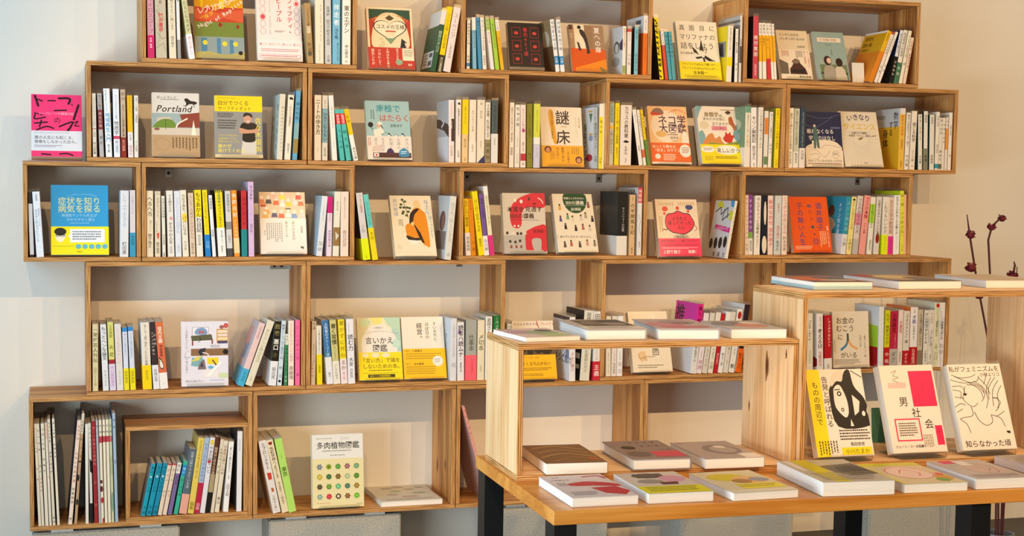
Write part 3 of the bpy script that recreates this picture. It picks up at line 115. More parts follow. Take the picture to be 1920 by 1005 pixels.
['F','navy book with a figure standing on white crumpled paper','books on show,cover forward',(2.2303,-.194,1.2376),(-.1571,0,0),.1355,.1795,.018,'23284c','23284c',[('L',[(0,.05),(.5,.12),(1,.03)],.004,'8a8aa8'),('L',[(0,.22),(.3,.28),(.75,.1)],.004,'8a8aa8'),('P',[(0,.7),(.05,.62),(.18,.58),(.22,.52),(.72,.52),(.95,.62),(.98,.7),(1,.72),(1,1),(0,1)],'e6cdaa'),('L',[(.05,.63),(.4,.66),(.55,.6),(.95,.64)],.006,'5a4a4c'),('L',[(.15,.68),(.3,.7),(.5,.82),(.65,.7)],.006,'5a4a4c'),('L',[(.1,.78),(.3,.76),(.35,.84),(.2,.86)],.006,'5a4a4c'),('H','眠れなくなる',.06,.31,.12,'e4dcd8',2),('H','宇宙のはなし',.1,.43,.12,'e4dcd8',2),('P',[(.24,.28),(.3,.27),(.34,.36),(.38,.64),(.32,.64),(.3,.5),(.29,.64),(.23,.64)],'4a6a68'),('E',.27,.255,.03,.025,'d9b89c'),('R',.7,.27,.95,.3,'5c6084'),('O',.8,.77,.085,.07,.006,'7c6c64'),('G',.74,.74,.86,.79,2,'7c6c64'),('H','分かっているのはたった5％',.05,.86,.073,'3c3034',1),('G',.05,.93,.95,.96,1,'5a4a4c')],1,0],
['F','cream science book with radiating grey lines','books on show,cover forward',(2.3715,-.194,1.2406),(-.2967,0,0),.1418,.1879,.02,'dccdb0','dccdb0',[('L',[(.68,.5),(1.12,.5)],.004,'b9a98c'),('L',[(.6778,.5188),(1.1124,.5939)],.004,'b9a98c'),('L',[(.6712,.5371),(1.0897,.6854)],.004,'b9a98c'),('L',[(.6604,.5545),(1.0524,.7724)],.004,'b9a98c'),('L',[(.6456,.5705),(1.0016,.8527)],.004,'b9a98c'),('L',[(.6273,.5849),(.9384,.9243)],.004,'b9a98c'),('L',[(.6058,.5971),(.8644,.9854)],.004,'b9a98c'),('L',[(.5817,.6069),(.7815,1.0346)],.004,'b9a98c'),('L',[(.5556,.6141),(.6916,1.0706)],.004,'b9a98c'),('L',[(.5282,.6185),(.597,1.0926)],.004,'b9a98c'),('L',[(.5,.62),(.5,1.1)],.004,'b9a98c'),('L',[(.4718,.6185),(.403,1.0926)],.004,'b9a98c'),('L',[(.4444,.6141),(.3084,1.0706)],.004,'b9a98c'),('L',[(.4183,.6069),(.2185,1.0346)],.004,'b9a98c'),('L',[(.3942,.5971),(.1356,.9854)],.004,'b9a98c'),('L',[(.3727,.5849),(.0616,.9243)],.004,'b9a98c'),('L',[(.3544,.5705),(-.0016,.8527)],.004,'b9a98c'),('L',[(.3396,.5545),(-.0524,.7724)],.004,'b9a98c'),('L',[(.3288,.5371),(-.0897,.6854)],.004,'b9a98c'),('L',[(.3222,.5188),(-.1124,.5939)],.004,'b9a98c'),('L',[(.32,.5),(-.12,.5)],.004,'b9a98c'),('L',[(.3222,.4812),(-.1124,.4061)],.004,'b9a98c'),('L',[(.3288,.4629),(-.0897,.3146)],.004,'b9a98c'),('L',[(.3396,.4455),(-.0524,.2276)],.004,'b9a98c'),('L',[(.3544,.4295),(-.0016,.1473)],.004,'b9a98c'),('L',[(.3727,.4151),(.0616,.0757)],.004,'b9a98c'),('L',[(.3942,.4029),(.1356,.0146)],.004,'b9a98c'),('L',[(.4183,.3931),(.2185,-.0346)],.004,'b9a98c'),('L',[(.4444,.3859),(.3084,-.0706)],.004,'b9a98c'),('L',[(.4718,.3815),(.403,-.0926)],.004,'b9a98c'),('L',[(.5,.38),(.5,-.1)],.004,'b9a98c'),('L',[(.5282,.3815),(.597,-.0926)],.004,'b9a98c'),('L',[(.5556,.3859),(.6916,-.0706)],.004,'b9a98c'),('L',[(.5817,.3931),(.7815,-.0346)],.004,'b9a98c'),('L',[(.6058,.4029),(.8644,.0146)],.004,'b9a98c'),('L',[(.6273,.4151),(.9384,.0757)],.004,'b9a98c'),('L',[(.6456,.4295),(1.0016,.1473)],.004,'b9a98c'),('L',[(.6604,.4455),(1.0524,.2276)],.004,'b9a98c'),('L',[(.6712,.4629),(1.0897,.3146)],.004,'b9a98c'),('L',[(.6778,.4812),(1.1124,.4061)],.004,'b9a98c'),('R',.1,.03,.92,.36,'dccdb0'),('C','いきなり',.2,.13,.82,.1,.16,'33245c',3),('H','サイエンス',.085,.213,.167,'5a4416',3),('H','サイエンス',.09,.215,.165,'edc930',0),('H','日常のその疑問、',.28,.37,.055,'5a4c3c',1),('H','科学が「すぐに」解決します',.2,.42,.055,'5a4c3c',1),('P',[(.42,.5),(.5,.47),(.58,.47),(.52,.5),(.48,.52)],'8a6c2c'),('H','文響社',.5,.92,.03,'7c6c5c')],1,0],
['S','book','golden book,fourth from left in the last upper-row box','upright books in the stacked boxes',(2.5549,-.0736,1.2333),0,.1364,.1977,.0203,'e2b84a','e0a822',None,[('R',.0,0,1.0,.0988,'dcd6cc'),('Y','数学する身体',.1134,.4477,.0,'c4582c',1),('Y','森田真生',.5058,.6657,.0,'8a4a20',0),('Y','新潮社',.8547,.9709,.0,'8a5a24',0)],[('R',0,0,1,.3,'c9c6c2'),('H','森田真生',.05,.1,.1,'4c4640',1),('V','数学',.85,.05,.2,'33281c',2),('V','する',.66,.2,.18,'33281c',2),('V','身体',.45,.33,.22,'33281c',2)]],
['S','book','white book,fifth from left in the last upper-row box','upright books in the stacked boxes',(2.5782,-.0833,1.2336),.0178,.1267,.1837,.0144,'ebe2d0','ebe2d0',None,[('Y','数学は時間をうまく使う',.0282,.6082,.0,'4c4638',0),('Y','竹内薫',.7335,.953,.0,'4c4638',0)],[]],
['S','book','cream book,sixth from left in the last upper-row box','upright books in the stacked boxes',(2.5965,-.0791,1.2337),.021,.1309,.1897,.0194,'e9dbc4','e9dbc4',None,[('Y','感じる科学',.1945,.5289,.0,'33302a',2),('Y','さくら剛',.6657,.8632,.0,'4c463c',0),('Y','サ',.924,.962,.0,'1c1a18',2)],[]],
['S','book','white book,seventh from left in the last upper-row box','upright books in the stacked boxes',(2.6299,-.0861,1.2333),-.0355,.1239,.1795,.0145,'e2dccb','283e36',None,[('Y','誰が親しい街を創ったか',.0193,.4695,.0,'5a5648',0),('Y','竹内薫',.7428,.8875,.0,'3c382e',0)],[]],
['S','book','white book with grey lower band,eighth from left in the last upper-row box','upright books in the stacked boxes',(2.65,-.0788,1.2333),-.0291,.1312,.1901,.0145,'e4decf','1e2a28',(.6353,'868674'),[('Y','細胞学',.0578,.2097,.0,'4c4a3e',0),('Y','新書',.7416,.8632,.0,'2c2c26',0)],[]],
['S','book','white book,ninth from left in the last upper-row box','upright books in the stacked boxes',(2.6718,-.0862,1.2333),-.027,.1238,.1794,.0169,'e2dbca','2c4a40',None,[('Y','恐竜学',.0323,.1774,.0,'4c4a3e',0),('Y','真鍋真',.7258,.8871,.0,'3c382e',0)],[]],
['S','book','cream book,tenth from left in the last upper-row box','upright books in the stacked boxes',(2.6921,-.0795,1.2333),0,.1305,.1891,.0122,'eae0cb','eae0cb',None,[('R',.0,.8928,1.0,.9694,'3a9ab0'),('Y','宇宙と生命',.0658,.2496,.0,'4c4634',0),('Y','岡村定矩',.5559,.709,.0,'6a6450',0)],[('R',.0,.8928,1.0,.9694,'3a9ab0')]],
['S','book','cream book,eleventh from left in the last upper-row box','upright books in the stacked boxes',(2.7056,-.0924,1.2333),0,.1176,.1705,.0112,'e2d8c4','e2d8c4',None,[('R',.0,.881,1.0,.9745,'6a685c'),('Y','数の世界',.0136,.3367,.0,'55503f',0),('Y','講談社',.6088,.8299,.0,'3c382e',0)],[('R',.0,.881,1.0,.9745,'6a685c')]],
['S','book','thin cream book,twelfth from left in the last upper-row box','upright books in the stacked boxes',(2.7177,-.0923,1.2333),0,.1177,.1706,.0092,'e4dac6','e4dac6',None,[('Y','物理の世界',.0986,.5068,.0,'6a6450',0)],[]],
['S','book','thin cream book with golden section,thirteenth from left in the last upper-row box','upright books in the stacked boxes',(2.7296,-.0912,1.2333),0,.1188,.1722,.0086,'e9d8c0','e9d8c0',None,[('R',.0,.2074,1.0,.6121,'e09a4c'),('Y','化学',.0388,.1906,.0,'6a6450',0)],[('R',.0,.2074,1.0,.6121,'e09a4c')]],
['S','book','white book,fourteenth from left in the last upper-row box','upright books in the stacked boxes',(2.7414,-.0801,1.2333),0,.1299,.1883,.0116,'ece3d3','ece3d3',None,[('Y','生物の世界',.213,.3981,.0,'7c7464',0),('Y','本',.6759,.8148,.0,'7c7464',0)],[]],
['S','book','thin black book with pale grey section,first from left in the small middle-row box','upright books in the stacked boxes',(-.1526,-.087,.9577),-.0235,.123,.1783,.0103,'241e1d','241e1d',None,[('R',.0,.1815,1.0,.9595,'cfcfd4')],[]],
['S','book','white book,second from left in the small middle-row box','upright books in the stacked boxes',(-.1354,-.0865,.9577),-.058,.1235,.179,.0195,'e3e9f2','cfd6e4',None,[('Y','市原真',.0372,.1424,.0,'4c5c74',0),('Y','病理医ヤンデルの',.2476,.5388,.22,'8a9cb8',0),('Y','おおまじめなひとりごと',.2638,.7654,-.15,'5c7494',0)],[]],
['F','sky-blue and yellow medical book with a cartoon face in glasses','books on show,cover forward',(-.097,-.194,.963),(-.1745,0,0),.1549,.1957,.022,'1f97d2','1f97d2',[('C','もっと学びたい人のための病気の話',.27,.16,.8,.13,.035,'8cc8e8',0),('H','症状を知り',.12,.17,.15,'dcdc94',1),('H','病気を探る',.12,.28,.15,'dcdc94',1),('H','病理医ヤンデル先生が',.18,.41,.062,'a4d4f0',0),('H','わかりやすく語る',.27,.47,.062,'a4d4f0',0),('G',.33,.54,.68,.56,1,'8cc8e8'),('B',.595,'efe310'),('E',.16,.72,.085,.1,'f4ead0'),('E',.16,.668,.105,.055,'1c1c1c'),('P',[(.075,.7),(.245,.7),(.2,.68),(.16,.69),(.12,.68)],'1c1c1c'),('L',[(.08,.72),(.15,.72),(.17,.72),(.24,.72)],.01,'1c1c1c'),('O',.12,.722,.036,.018,.008,'1c1c1c'),('O',.2,.722,.036,.018,.008,'1c1c1c'),('R',.33,.63,.93,.82,'e9f0f6'),('P',[(.33,.7),(.29,.74),(.33,.75)],'e9f0f6'),('G',.37,.66,.88,.8,4,'4c5c6c'),('L',[(.04,.875),(.4,.875)],.008,'a8a028'),('E',.47,.88,.048,.035,'5cb4c8'),('E',.585,.88,.048,.035,'5cb4c8'),('E',.7,.88,.048,.035,'5cb4c8'),('E',.815,.88,.048,.035,'5cb4c8'),('E',.93,.88,.048,.035,'5cb4c8'),('H','丸善出版',.44,.945,.025,'4c4c10')],0,0],
['S','book','white book,third from left in the small middle-row box','upright books in the stacked boxes',(.0872,-.0828,.958),.0125,.1272,.1843,.023,'dbdfe6','c2cedc',None,[('Y','しらふで生きる',.0351,.5455,.0,'a4b4d0',0),('Y','町田康',.7687,.9601,.0,'5c5a5a',1)],[]],
['S','book','pale grey book with teal lower band,fourth from left in the small middle-row box','upright books in the stacked boxes',(.1146,-.082,.9577),0,.128,.1855,.0153,'d5d0d6','d5d0d6',(.6349,'3696bc'),[('Y','人を病むいのちの',.0714,.3571,.0,'9a9aa4',0),('Y','中村哲',.6746,.8175,.0,'1c4c64',1)],[]],
['S','book','cream book,first from left in the second middle-row box','upright books in the stacked boxes',(.1598,-.0827,.9577),0,.1273,.1845,.0188,'e3d9c0','e3d9c0',None,[('L',[(.2,.9),(.4,.85),(.6,.92),(.85,.86)],.02,'b0a48c'),('L',[(.7,.3),(.8,.36),(.72,.42)],.02,'7c7460'),('Y','へろへろ',.0836,.3862,.0,'2c2a24',2),('Y','雑誌ヨレヨレと',.4438,.6167,.1,'5a5648',0),('Y','鹿子裕文',.6455,.8617,.0,'3a362e',1)],[]],
['S','book','cream book,second from left in the second middle-row box','upright books in the stacked boxes',(.1832,-.0834,.9577),0,.1266,.1834,.0152,'dbcfb8','dbcfb8',None,[('P',[(.3,.64),(.75,.63),(.7,.7),(.55,.74),(.4,.7)],'d8482c'),('L',[(.2,.06),(.35,.03),(.6,.03),(.8,.06)],.06,'3a362e'),('Y','おぼえていても、',.0914,.4398,.0,'7c7260',0),('Y','いなくても',.4398,.6284,-.2,'7c7260',0),('Y','蛭子能収',.7736,.9478,.0,'3a362e',1)],[]],
['S','book','thin white book,third from left in the second middle-row box','upright books in the stacked boxes',(.204,-.0924,.9577),-.0189,.1176,.1704,.0089,'dfddd2','dfddd2',None,[('Y','日本の社会保障',.036,.3646,.0,'55534c',0),('Y','井手英策',.6307,.8028,.0,'77756c',0),('Y','新書',.928,.9906,.0,'1c1c1c',0)],[]],
['S','book','white book,fourth from left in the second middle-row box','upright books in the stacked boxes',(.2192,-.0822,.9577),-.026,.1278,.1853,.0179,'e1dfd8','e1dfd8',None,[('E',.6,.42,.25,.025,'e0909c'),('Y','50歳からの',.0548,.3285,.0,'3a3a38',1),('Y','かろやか人生',.4726,.804,.0,'3a3a38',1),('Y','木村知',.8329,.9481,.0,'6a6a66',0)],[]],
['S','book','white book,fifth from left in the second middle-row box','upright books in the stacked boxes',(.2404,-.0825,.9577),-.0266,.1275,.1847,.0166,'d9dfeb','d9dfeb',None,[('Y','つながりからみた自殺予防',.0941,.644,.0,'a4b4d4',0),('Y','太刀川',.8177,.9334,.0,'8a98b4',0)],[]],
['S','book','white book,sixth from left in the second middle-row box','upright books in the stacked boxes',(.2603,-.081,.9577),-.0437,.129,.1869,.0167,'e5e1d0','e5e1d0',None,[('E',.55,.41,.42,.07,'f0cf4a'),('Y','元女子高生、',.0602,.361,.0,'5a5034',1),('Y','パパになる',.3897,.6762,.0,'5a5034',1),('Y','杉山文野',.7622,.9054,.0,'7c705a',0)],[]],
['S','book','cream book,seventh from left in the second middle-row box','upright books in the stacked boxes',(.281,-.0862,.9577),-.0372,.1238,.1794,.0146,'d9c4b0','d9c4b0',None,[('Y','もしもこの世がくたびれたら',.0344,.722,.0,'8a705c',0),('Y','岸本千佳',.7818,.9611,.0,'6a5444',0)],[]],
['S','book','white book with yellow section,eighth from left in the second middle-row box','upright books in the stacked boxes',(.2989,-.0805,.9577),-.0374,.1295,.1877,.0181,'e3e1d9','ead60e',None,[('R',.0,0,1.0,.4049,'eed90e'),('Y','もうあかんわ日記',.0329,.6338,.0,'2c2a1c',2),('Y','岸田奈美',.6695,.834,.0,'55534c',0)],[]],
['S','book','yellow book with blue lower band,ninth from left in the second middle-row box','upright books in the stacked boxes',(.3243,-.0802,.9577),-.0591,.1298,.1882,.0141,'eed90e','3c3410',(.6695,'1c7ccc'),[('Y','認知症の人の家で起こったこと',.0329,.6481,.0,'a08c28',0),('Y','日経',.7625,.877,.0,'8cc4f0',0)],[]],
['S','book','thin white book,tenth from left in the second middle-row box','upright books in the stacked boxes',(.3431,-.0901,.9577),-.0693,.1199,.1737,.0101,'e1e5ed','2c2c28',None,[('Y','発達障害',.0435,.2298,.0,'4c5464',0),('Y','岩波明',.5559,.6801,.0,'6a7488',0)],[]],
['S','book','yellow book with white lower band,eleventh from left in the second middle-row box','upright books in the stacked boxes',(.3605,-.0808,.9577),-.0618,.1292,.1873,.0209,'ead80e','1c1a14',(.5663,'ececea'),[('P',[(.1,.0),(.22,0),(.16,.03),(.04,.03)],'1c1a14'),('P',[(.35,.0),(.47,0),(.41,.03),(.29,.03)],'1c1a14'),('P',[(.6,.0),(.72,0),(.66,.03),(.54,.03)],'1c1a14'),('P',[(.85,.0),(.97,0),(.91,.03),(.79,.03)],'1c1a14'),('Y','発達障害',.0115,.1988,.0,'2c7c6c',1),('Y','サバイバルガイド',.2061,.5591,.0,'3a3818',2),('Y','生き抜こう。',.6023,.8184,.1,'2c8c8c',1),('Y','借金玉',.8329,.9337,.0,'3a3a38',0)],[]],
['S','book','pale grey book with grey section,twelfth from left in the second middle-row box','upright books in the stacked boxes',(.3848,-.0816,.9577),-.0397,.1284,.1861,.0156,'d1d1d1','d1d1d1',None,[('R',.0,.4688,1.0,.5849,'8a8a88'),('R',.0,.8752,1.0,1.0,'4a4a48'),('Y','摂食障害の本',.0479,.3237,.0,'5c5c5c',0),('Y','体験記',.672,.7881,.0,'8a8a88',0)],[('R',.0,.4688,1.0,.5849,'8a8a88'),('R',.0,.8752,1.0,1.0,'4a4a48')]],
['S','book','orange book with tan section,thirteenth from left in the second middle-row box','upright books in the stacked boxes',(.4051,-.0804,.9577),-.0556,.1296,.1878,.0156,'e4942f','e4942f',None,[('R',.0,.7176,1.0,.9481,'ead2a0'),('Y','失踪日記',.0331,.415,.0,'f4e8d0',3),('Y','アル中病棟',.4438,.7032,.0,'f0d9a0',0)],[('R',.0,.7176,1.0,.9481,'ead2a0')]],
['S','book','red book with teal lower band,fourteenth from left in the second middle-row box','upright books in the stacked boxes',(.4263,-.0809,.9577),-.0159,.1291,.1871,.0149,'c42c36','8a1c24',(.5861,'1c8688'),[('Y','精神科医の本',.0941,.5282,.0,'8a1c28',0)],[]],
['S','book','pale green book,fifteenth from left in the second middle-row box','upright books in the stacked boxes',(.4458,-.0634,.9577),-.0146,.1466,.2125,.0158,'d4b8de','c4bcd0',None,[('Y','うつヌケ',.0485,.2526,.0,'2c2440',2),('Y','うつトンネルを抜けた人たち',.2908,.5332,.0,'b094c0',0),('Y','田中圭一',.5587,.7117,.0,'6a5484',1)],[]],
['F','white-banded book covered in small colourful paper-doll people','books on show,cover forward',(.483,-.194,.964),(-.2443,0,0),.1339,.1828,.02,'d9bfa0','d9bfa0',[('P',[(.0,.12),(.1,.12),(.12,.19),(-.02,.19)],'d87a3c'),('E',.05,.09,.04,.03,'ecdccb'),('P',[(.15,.12),(.25,.12),(.27,.19),(.13,.19)],'2c2c44'),('E',.2,.09,.04,.03,'ecdccb'),('P',[(.31,.14),(.41,.14),(.43,.21),(.29,.21)],'d8582c'),('E',.36,.11,.04,.03,'ecdccb'),('P',[(.45,.17),(.55,.17),(.57,.24),(.43,.24)],'e8e0d8'),('E',.5,.14,.04,.03,'ecdccb'),('P',[(.58,.16),(.68,.16),(.7,.23),(.56,.23)],'ecc41c'),('E',.63,.13,.04,.03,'ecdccb'),('P',[(.73,.14),(.83,.14),(.85,.21),(.71,.21)],'d9d2cc'),('E',.78,.11,.04,.03,'ecdccb'),('P',[(.85,.15),(.95,.15),(.97,.22),(.83,.22)],'d8603c'),('E',.9,.12,.04,.03,'ecdccb'),('P',[(.1,.29),(.2,.29),(.22,.36),(.08,.36)],'e09a3c'),('E',.15,.26,.04,.03,'ecdccb'),('P',[(.27,.34),(.37,.34),(.39,.41),(.25,.41)],'26306c'),('E',.32,.31,.04,.03,'ecdccb'),('P',[(.42,.35),(.52,.35),(.54,.42),(.4,.42)],'d8483c'),('E',.47,.32,.04,.03,'ecdccb'),('P',[(.57,.34),(.67,.34),(.69,.41),(.55,.41)],'e8e4e0'),('E',.62,.31,.04,.03,'ecdccb'),('P',[(.7,.35),(.8,.35),(.82,.42),(.68,.42)],'2c84c8'),('E',.75,.32,.04,.03,'ecdccb'),('P',[(.87,.34),(.97,.34),(.99,.41),(.85,.41)],'ccc8c4'),('E',.92,.31,.04,.03,'ecdccb'),('P',[(.07,.37),(.17,.37),(.19,.44),(.05,.44)],'d8a04c'),('E',.12,.34,.04,.03,'ecdccb'),('P',[(.25,.04),(.35,.04),(.37,.11),(.23,.11)],'e0b0a0'),('E',.3,.01,.04,.03,'ecdccb'),('P',[(.45,.05),(.55,.05),(.57,.12),(.43,.12)],'e6d44c'),('E',.5,.02,.04,.03,'ecdccb'),('P',[(.8,.05),(.9,.05),(.92,.12),(.78,.12)],'c83c3c'),('E',.85,.02,.04,.03,'ecdccb'),('R',.02,.2,.14,.24,'b83a2c'),('R',.56,.26,.68,.28,'1c1c1c'),('B',.425,'dedad6'),('V','ありのままが',.72,.47,.07,'3c3a38',1),('V','あるところ',.57,.47,.07,'3c3a38',1),('V','塩越康',.9,.55,.05,'5a5856',1),('GV',.14,.5,.5,.82,8,'8a8886'),('V','藤川幸',.1,.62,.035,'5a5856'),('P',[(.85,.88),(.93,.88),(.93,.92),(.88,.91)],'1c1a1a')],1,0],
['S','book','white book,sixteenth from left in the second middle-row box','upright books in the stacked boxes',(.6407,-.0901,.9593),.0928,.1199,.1738,.0171,'dde1e7','b2c6d2',None,[('Y','イルカも泳ぐわい',.1731,.4205,.0,'9aa4b4',0),('Y','加納',.7385,.9329,.0,'8a94a4',0)],[]],
['S','book','white book with pink section,seventeenth from left in the second middle-row box','upright books in the stacked boxes',(.6709,-.0918,.9579),.0158,.1182,.1714,.0144,'e4d4e4','e4d4e4',None,[('R',.0,0,1.0,.2714,'cc1f7c'),('Y','家族だから愛したんじゃ',.075,.4143,.0,'8a2c74',1),('Y','岸田奈美の本',.5571,.8429,.0,'7c4c8c',0)],[('R',.0,0,1.0,.2714,'cc1f7c')]],
['S','book','white book with brown section,eighteenth from left in the second middle-row box','upright books in the stacked boxes',(.6887,-.081,.9582),.027,.129,.187,.0182,'e5e1d0','d9dccb',None,[('R',.0,.5525,1.0,.8393,'967444'),('P',[(.3,.62),(.9,.68),(.4,.76)],'d8d2c0'),('Y','青空の文学',.1508,.2984,.0,'77735f',0)],[]],
['S','book','cream book,nineteenth from left in the second middle-row box','upright books in the stacked boxes',(.712,-.0809,.9577),0,.1291,.1871,.023,'e9d8cb','e9d8cb',None,[('Y','精神科は今日もにぎわう',.0852,.4295,.0,'a08a7c',0),('Y','春日武彦',.5934,.8557,.0,'a08a7c',0)],[]],
['S','book','pale grey book with yellow lower band,first from left in the first middle-row gap','upright books in the stacked boxes',(.7806,-.0744,.9457),-.1269,.1356,.1965,.0202,'d4d0d0','26221e',(.6793,'dfec10'),[('Y','ユーモアの鎖国論',.0237,.2923,.05,'b84a44',1),('Y','小松',.466,.5924,.0,'9a9696',0),('Y','出版社',.9242,.9795,.0,'6a7410',0)],[]],
['S','book','teal book with yellow lower band,second from left in the first middle-row gap','upright books in the stacked boxes',(.8085,-.0768,.9457),-.1598,.1332,.1931,.0151,'6cc8c2','4a4a34',(.5097,'eed61e'),[('Y','なにもしない人の',.1133,.4693,.0,'2c7c78',0),('Y','本屋',.5663,.6958,.0,'9a8a14',0)],[]],
['F','cream book with a monk in an orange robe','books on show,cover forward',(.8802,-.194,.9565),(-.4363,0,0),.128,.196,.022,'e9dcbf','e9dcbf',[('V','坊さん、',.87,.07,.12,'7c94b4',1),('V','ぼーっとする。',.93,.34,.085,'7c94b4',1),('V','白川密成',.12,.05,.11,'7c94b4',1),('E',.64,.16,.09,.09,'e6c890'),('P',[(.52,.24),(.66,.2),(.74,.24),(.84,.35),(.86,.82),(.76,.83),(.7,.8),(.6,.7),(.44,.7),(.33,.66),(.32,.5),(.44,.44)],'e08a1e'),('P',[(.46,.3),(.6,.22),(.68,.23),(.56,.32),(.5,.44),(.42,.46)],'33241c'),('P',[(.5,.44),(.66,.62),(.74,.79),(.68,.78),(.62,.7)],'33241c'),('P',[(.32,.66),(.5,.7),(.6,.7),(.64,.74),(.4,.74),(.33,.71)],'33241c'),('E',.49,.47,.04,.03,'e6c890'),('P',[(.33,.73),(.62,.75),(.56,.8),(.4,.8)],'f0e8d8'),('L',[(.4,.37),(.36,.2),(.3,.08)],.012,'5a4a34'),('E',.26,.15,.035,.02,'4c5a3c'),('E',.3,.07,.035,.02,'4c5a3c'),('E',.36,.1,.035,.02,'4c5a3c'),('E',.24,.2,.035,.02,'4c5a3c'),('E',.32,.2,.035,.02,'4c5a3c'),('E',.4,.2,.035,.02,'4c5a3c'),('E',.46,.21,.035,.02,'4c5a3c'),('E',.3,.27,.035,.02,'4c5a3c'),('E',.42,.27,.035,.02,'4c5a3c'),('E',.37,.33,.035,.02,'4c5a3c'),('E',.28,.3,.035,.02,'4c5a3c'),('GV',.16,.4,.28,.52,3,'8a7c64'),('O',.13,.85,.045,.025,.008,'b0a48c'),('L',[(0,.93),(1,.93)],.006,'d0c4a8')],1,0],
['S','book','white book,third from left in the first middle-row gap','upright books in the stacked boxes',(1.0263,-.0797,.9473),.0828,.1303,.1888,.0196,'d9d6cb','cad4da',None,[('Y','坊さん、ぼーっとする',.1033,.72,.0,'a0a49c',0),('Y','本',.8867,.9533,.0,'a0a49c',0)],[('E',.55,.4,.22,.16,'5c4a48'),('E',.6,.42,.12,.14,'9a6a5c'),('R',.1,.56,.9,.85,'8a7c74')]],
['S','book','yellow book with cream lower band,first from left in the third middle-row box','upright books in the stacked boxes',(1.0937,-.0927,.9577),-.0684,.1173,.1699,.0136,'e4bc12','e4bc12',(.5974,'e4ccb4'),[('Y','反応しない練習帳',.0315,.4954,.0,'4c3c10',0),('Y','草薙龍瞬',.6623,.9221,.0,'6a5a4c',0)],[]],
['S','book','orange book,second from left in the third middle-row box','upright books in the stacked boxes',(1.1093,-.0925,.9577),-.0803,.1175,.1702,.0146,'db8512','db8512',None,[('Y','考えない本',.0315,.1985,.0,'6a3c0c',0),('Y','小池',.718,.9406,.0,'6a3c0c',0)],[]],
['S','book','yellow book,third from left in the third middle-row box','upright books in the stacked boxes',(1.1334,-.0773,.9577),-.1352,.1327,.1923,.0175,'edd51a','edd51a',None,[('Y','はじめて哲学する本',.1207,.6331,.0,'8a7814',1),('Y','藤原忍',.7322,.8645,.0,'6a5c14',0)],[]],
['S','book','purple book with white lower band,fourth from left in the third middle-row box','upright books in the stacked boxes',(1.151,-.0825,.9577),-.1139,.1275,.1848,.0136,'745694','745694',(.6787,'eae2dc'),[('Y','武器になる哲学',.0687,.3952,.0,'3a2454',0),('Y','山口周',.7216,.9278,.0,'3c3438',1)],[]],
['S','book','yellow book with pink lower band,fifth from left in the third middle-row box','upright books in the stacked boxes',(1.1681,-.0663,.9577),-.1238,.1437,.2083,.0133,'e5d69c','d4d2ce',(.7069,'d4367c'),[('R',.0,0,1.0,.1267,'e8e6e2'),('Y','自分をよく見せようとしなくなる',.142,.5542,.0,'6a5c34',0)],[]],
['F','grey book with two big red dinosaurs','books on show,cover forward',(1.2193,-.194,.963),(-.192,0,0),.1369,.1857,.02,'cdb99c','cdb99c',[('R',0,.7,1,1,'b3a798'),('P',[(1,0),(.7,0),(.4,.08),(.22,.2),(.16,.35),(.18,.5),(.24,.57),(.36,.58),(.43,.5),(.44,.34),(.55,.24),(.8,.24),(1,.22)],'cc1c34'),('P',[(1,.55),(.8,.54),(.6,.6),(.52,.64),(.54,.68),(.5,.7),(.5,.92),(.54,.94),(.68,.94),(.66,.88),(.66,.76),(.86,.76),(.86,.92),(.88,.94),(1,.94)],'cc1c34'),('H','本質を',.1,.22,.135,'33181c',3),('H','見通す',.52,.215,.135,'33181c',3),('H','100の講義',.15,.33,.13,'33181c',3),('L',[(.18,.44),(.85,.45)],.008,'33181c'),('E',.26,.545,.022,.018,'e9d4c0'),('E',.35,.545,.022,.018,'e9d4c0'),('H','森博嗣',.68,.6,.085,'5c1018',2),('E',.3,.12,.03,.03,'e9dcc4'),('E',.44,.14,.035,.03,'e9dcc4'),('P',[(.62,.05),(.66,.1),(.6,.14)],'33181c'),('P',[(.7,.17),(.8,.16),(.74,.2)],'33181c'),('L',[(.84,.08),(.92,.12),(.95,.17)],.02,'e9dcc4'),('P',[(.16,.68),(.22,.65),(.28,.68)],'e4dcc4'),('E',.14,.8,.03,.025,'33281e'),('E',.26,.81,.03,.025,'33281e'),('E',.37,.79,.03,.025,'33281e'),('E',.08,.66,.03,.025,'33281e'),('E',.32,.67,.03,.025,'33281e'),('E',.4,.67,.03,.025,'33281e'),('P',[(.14,.86),(.18,.86),(.19,.91),(.13,.91)],'8a4c3c'),('P',[(.26,.86),(.3,.86),(.31,.91),(.25,.91)],'8a4c3c'),('P',[(.37,.86),(.41,.86),(.42,.91),(.36,.91)],'8a4c3c')],1,0],
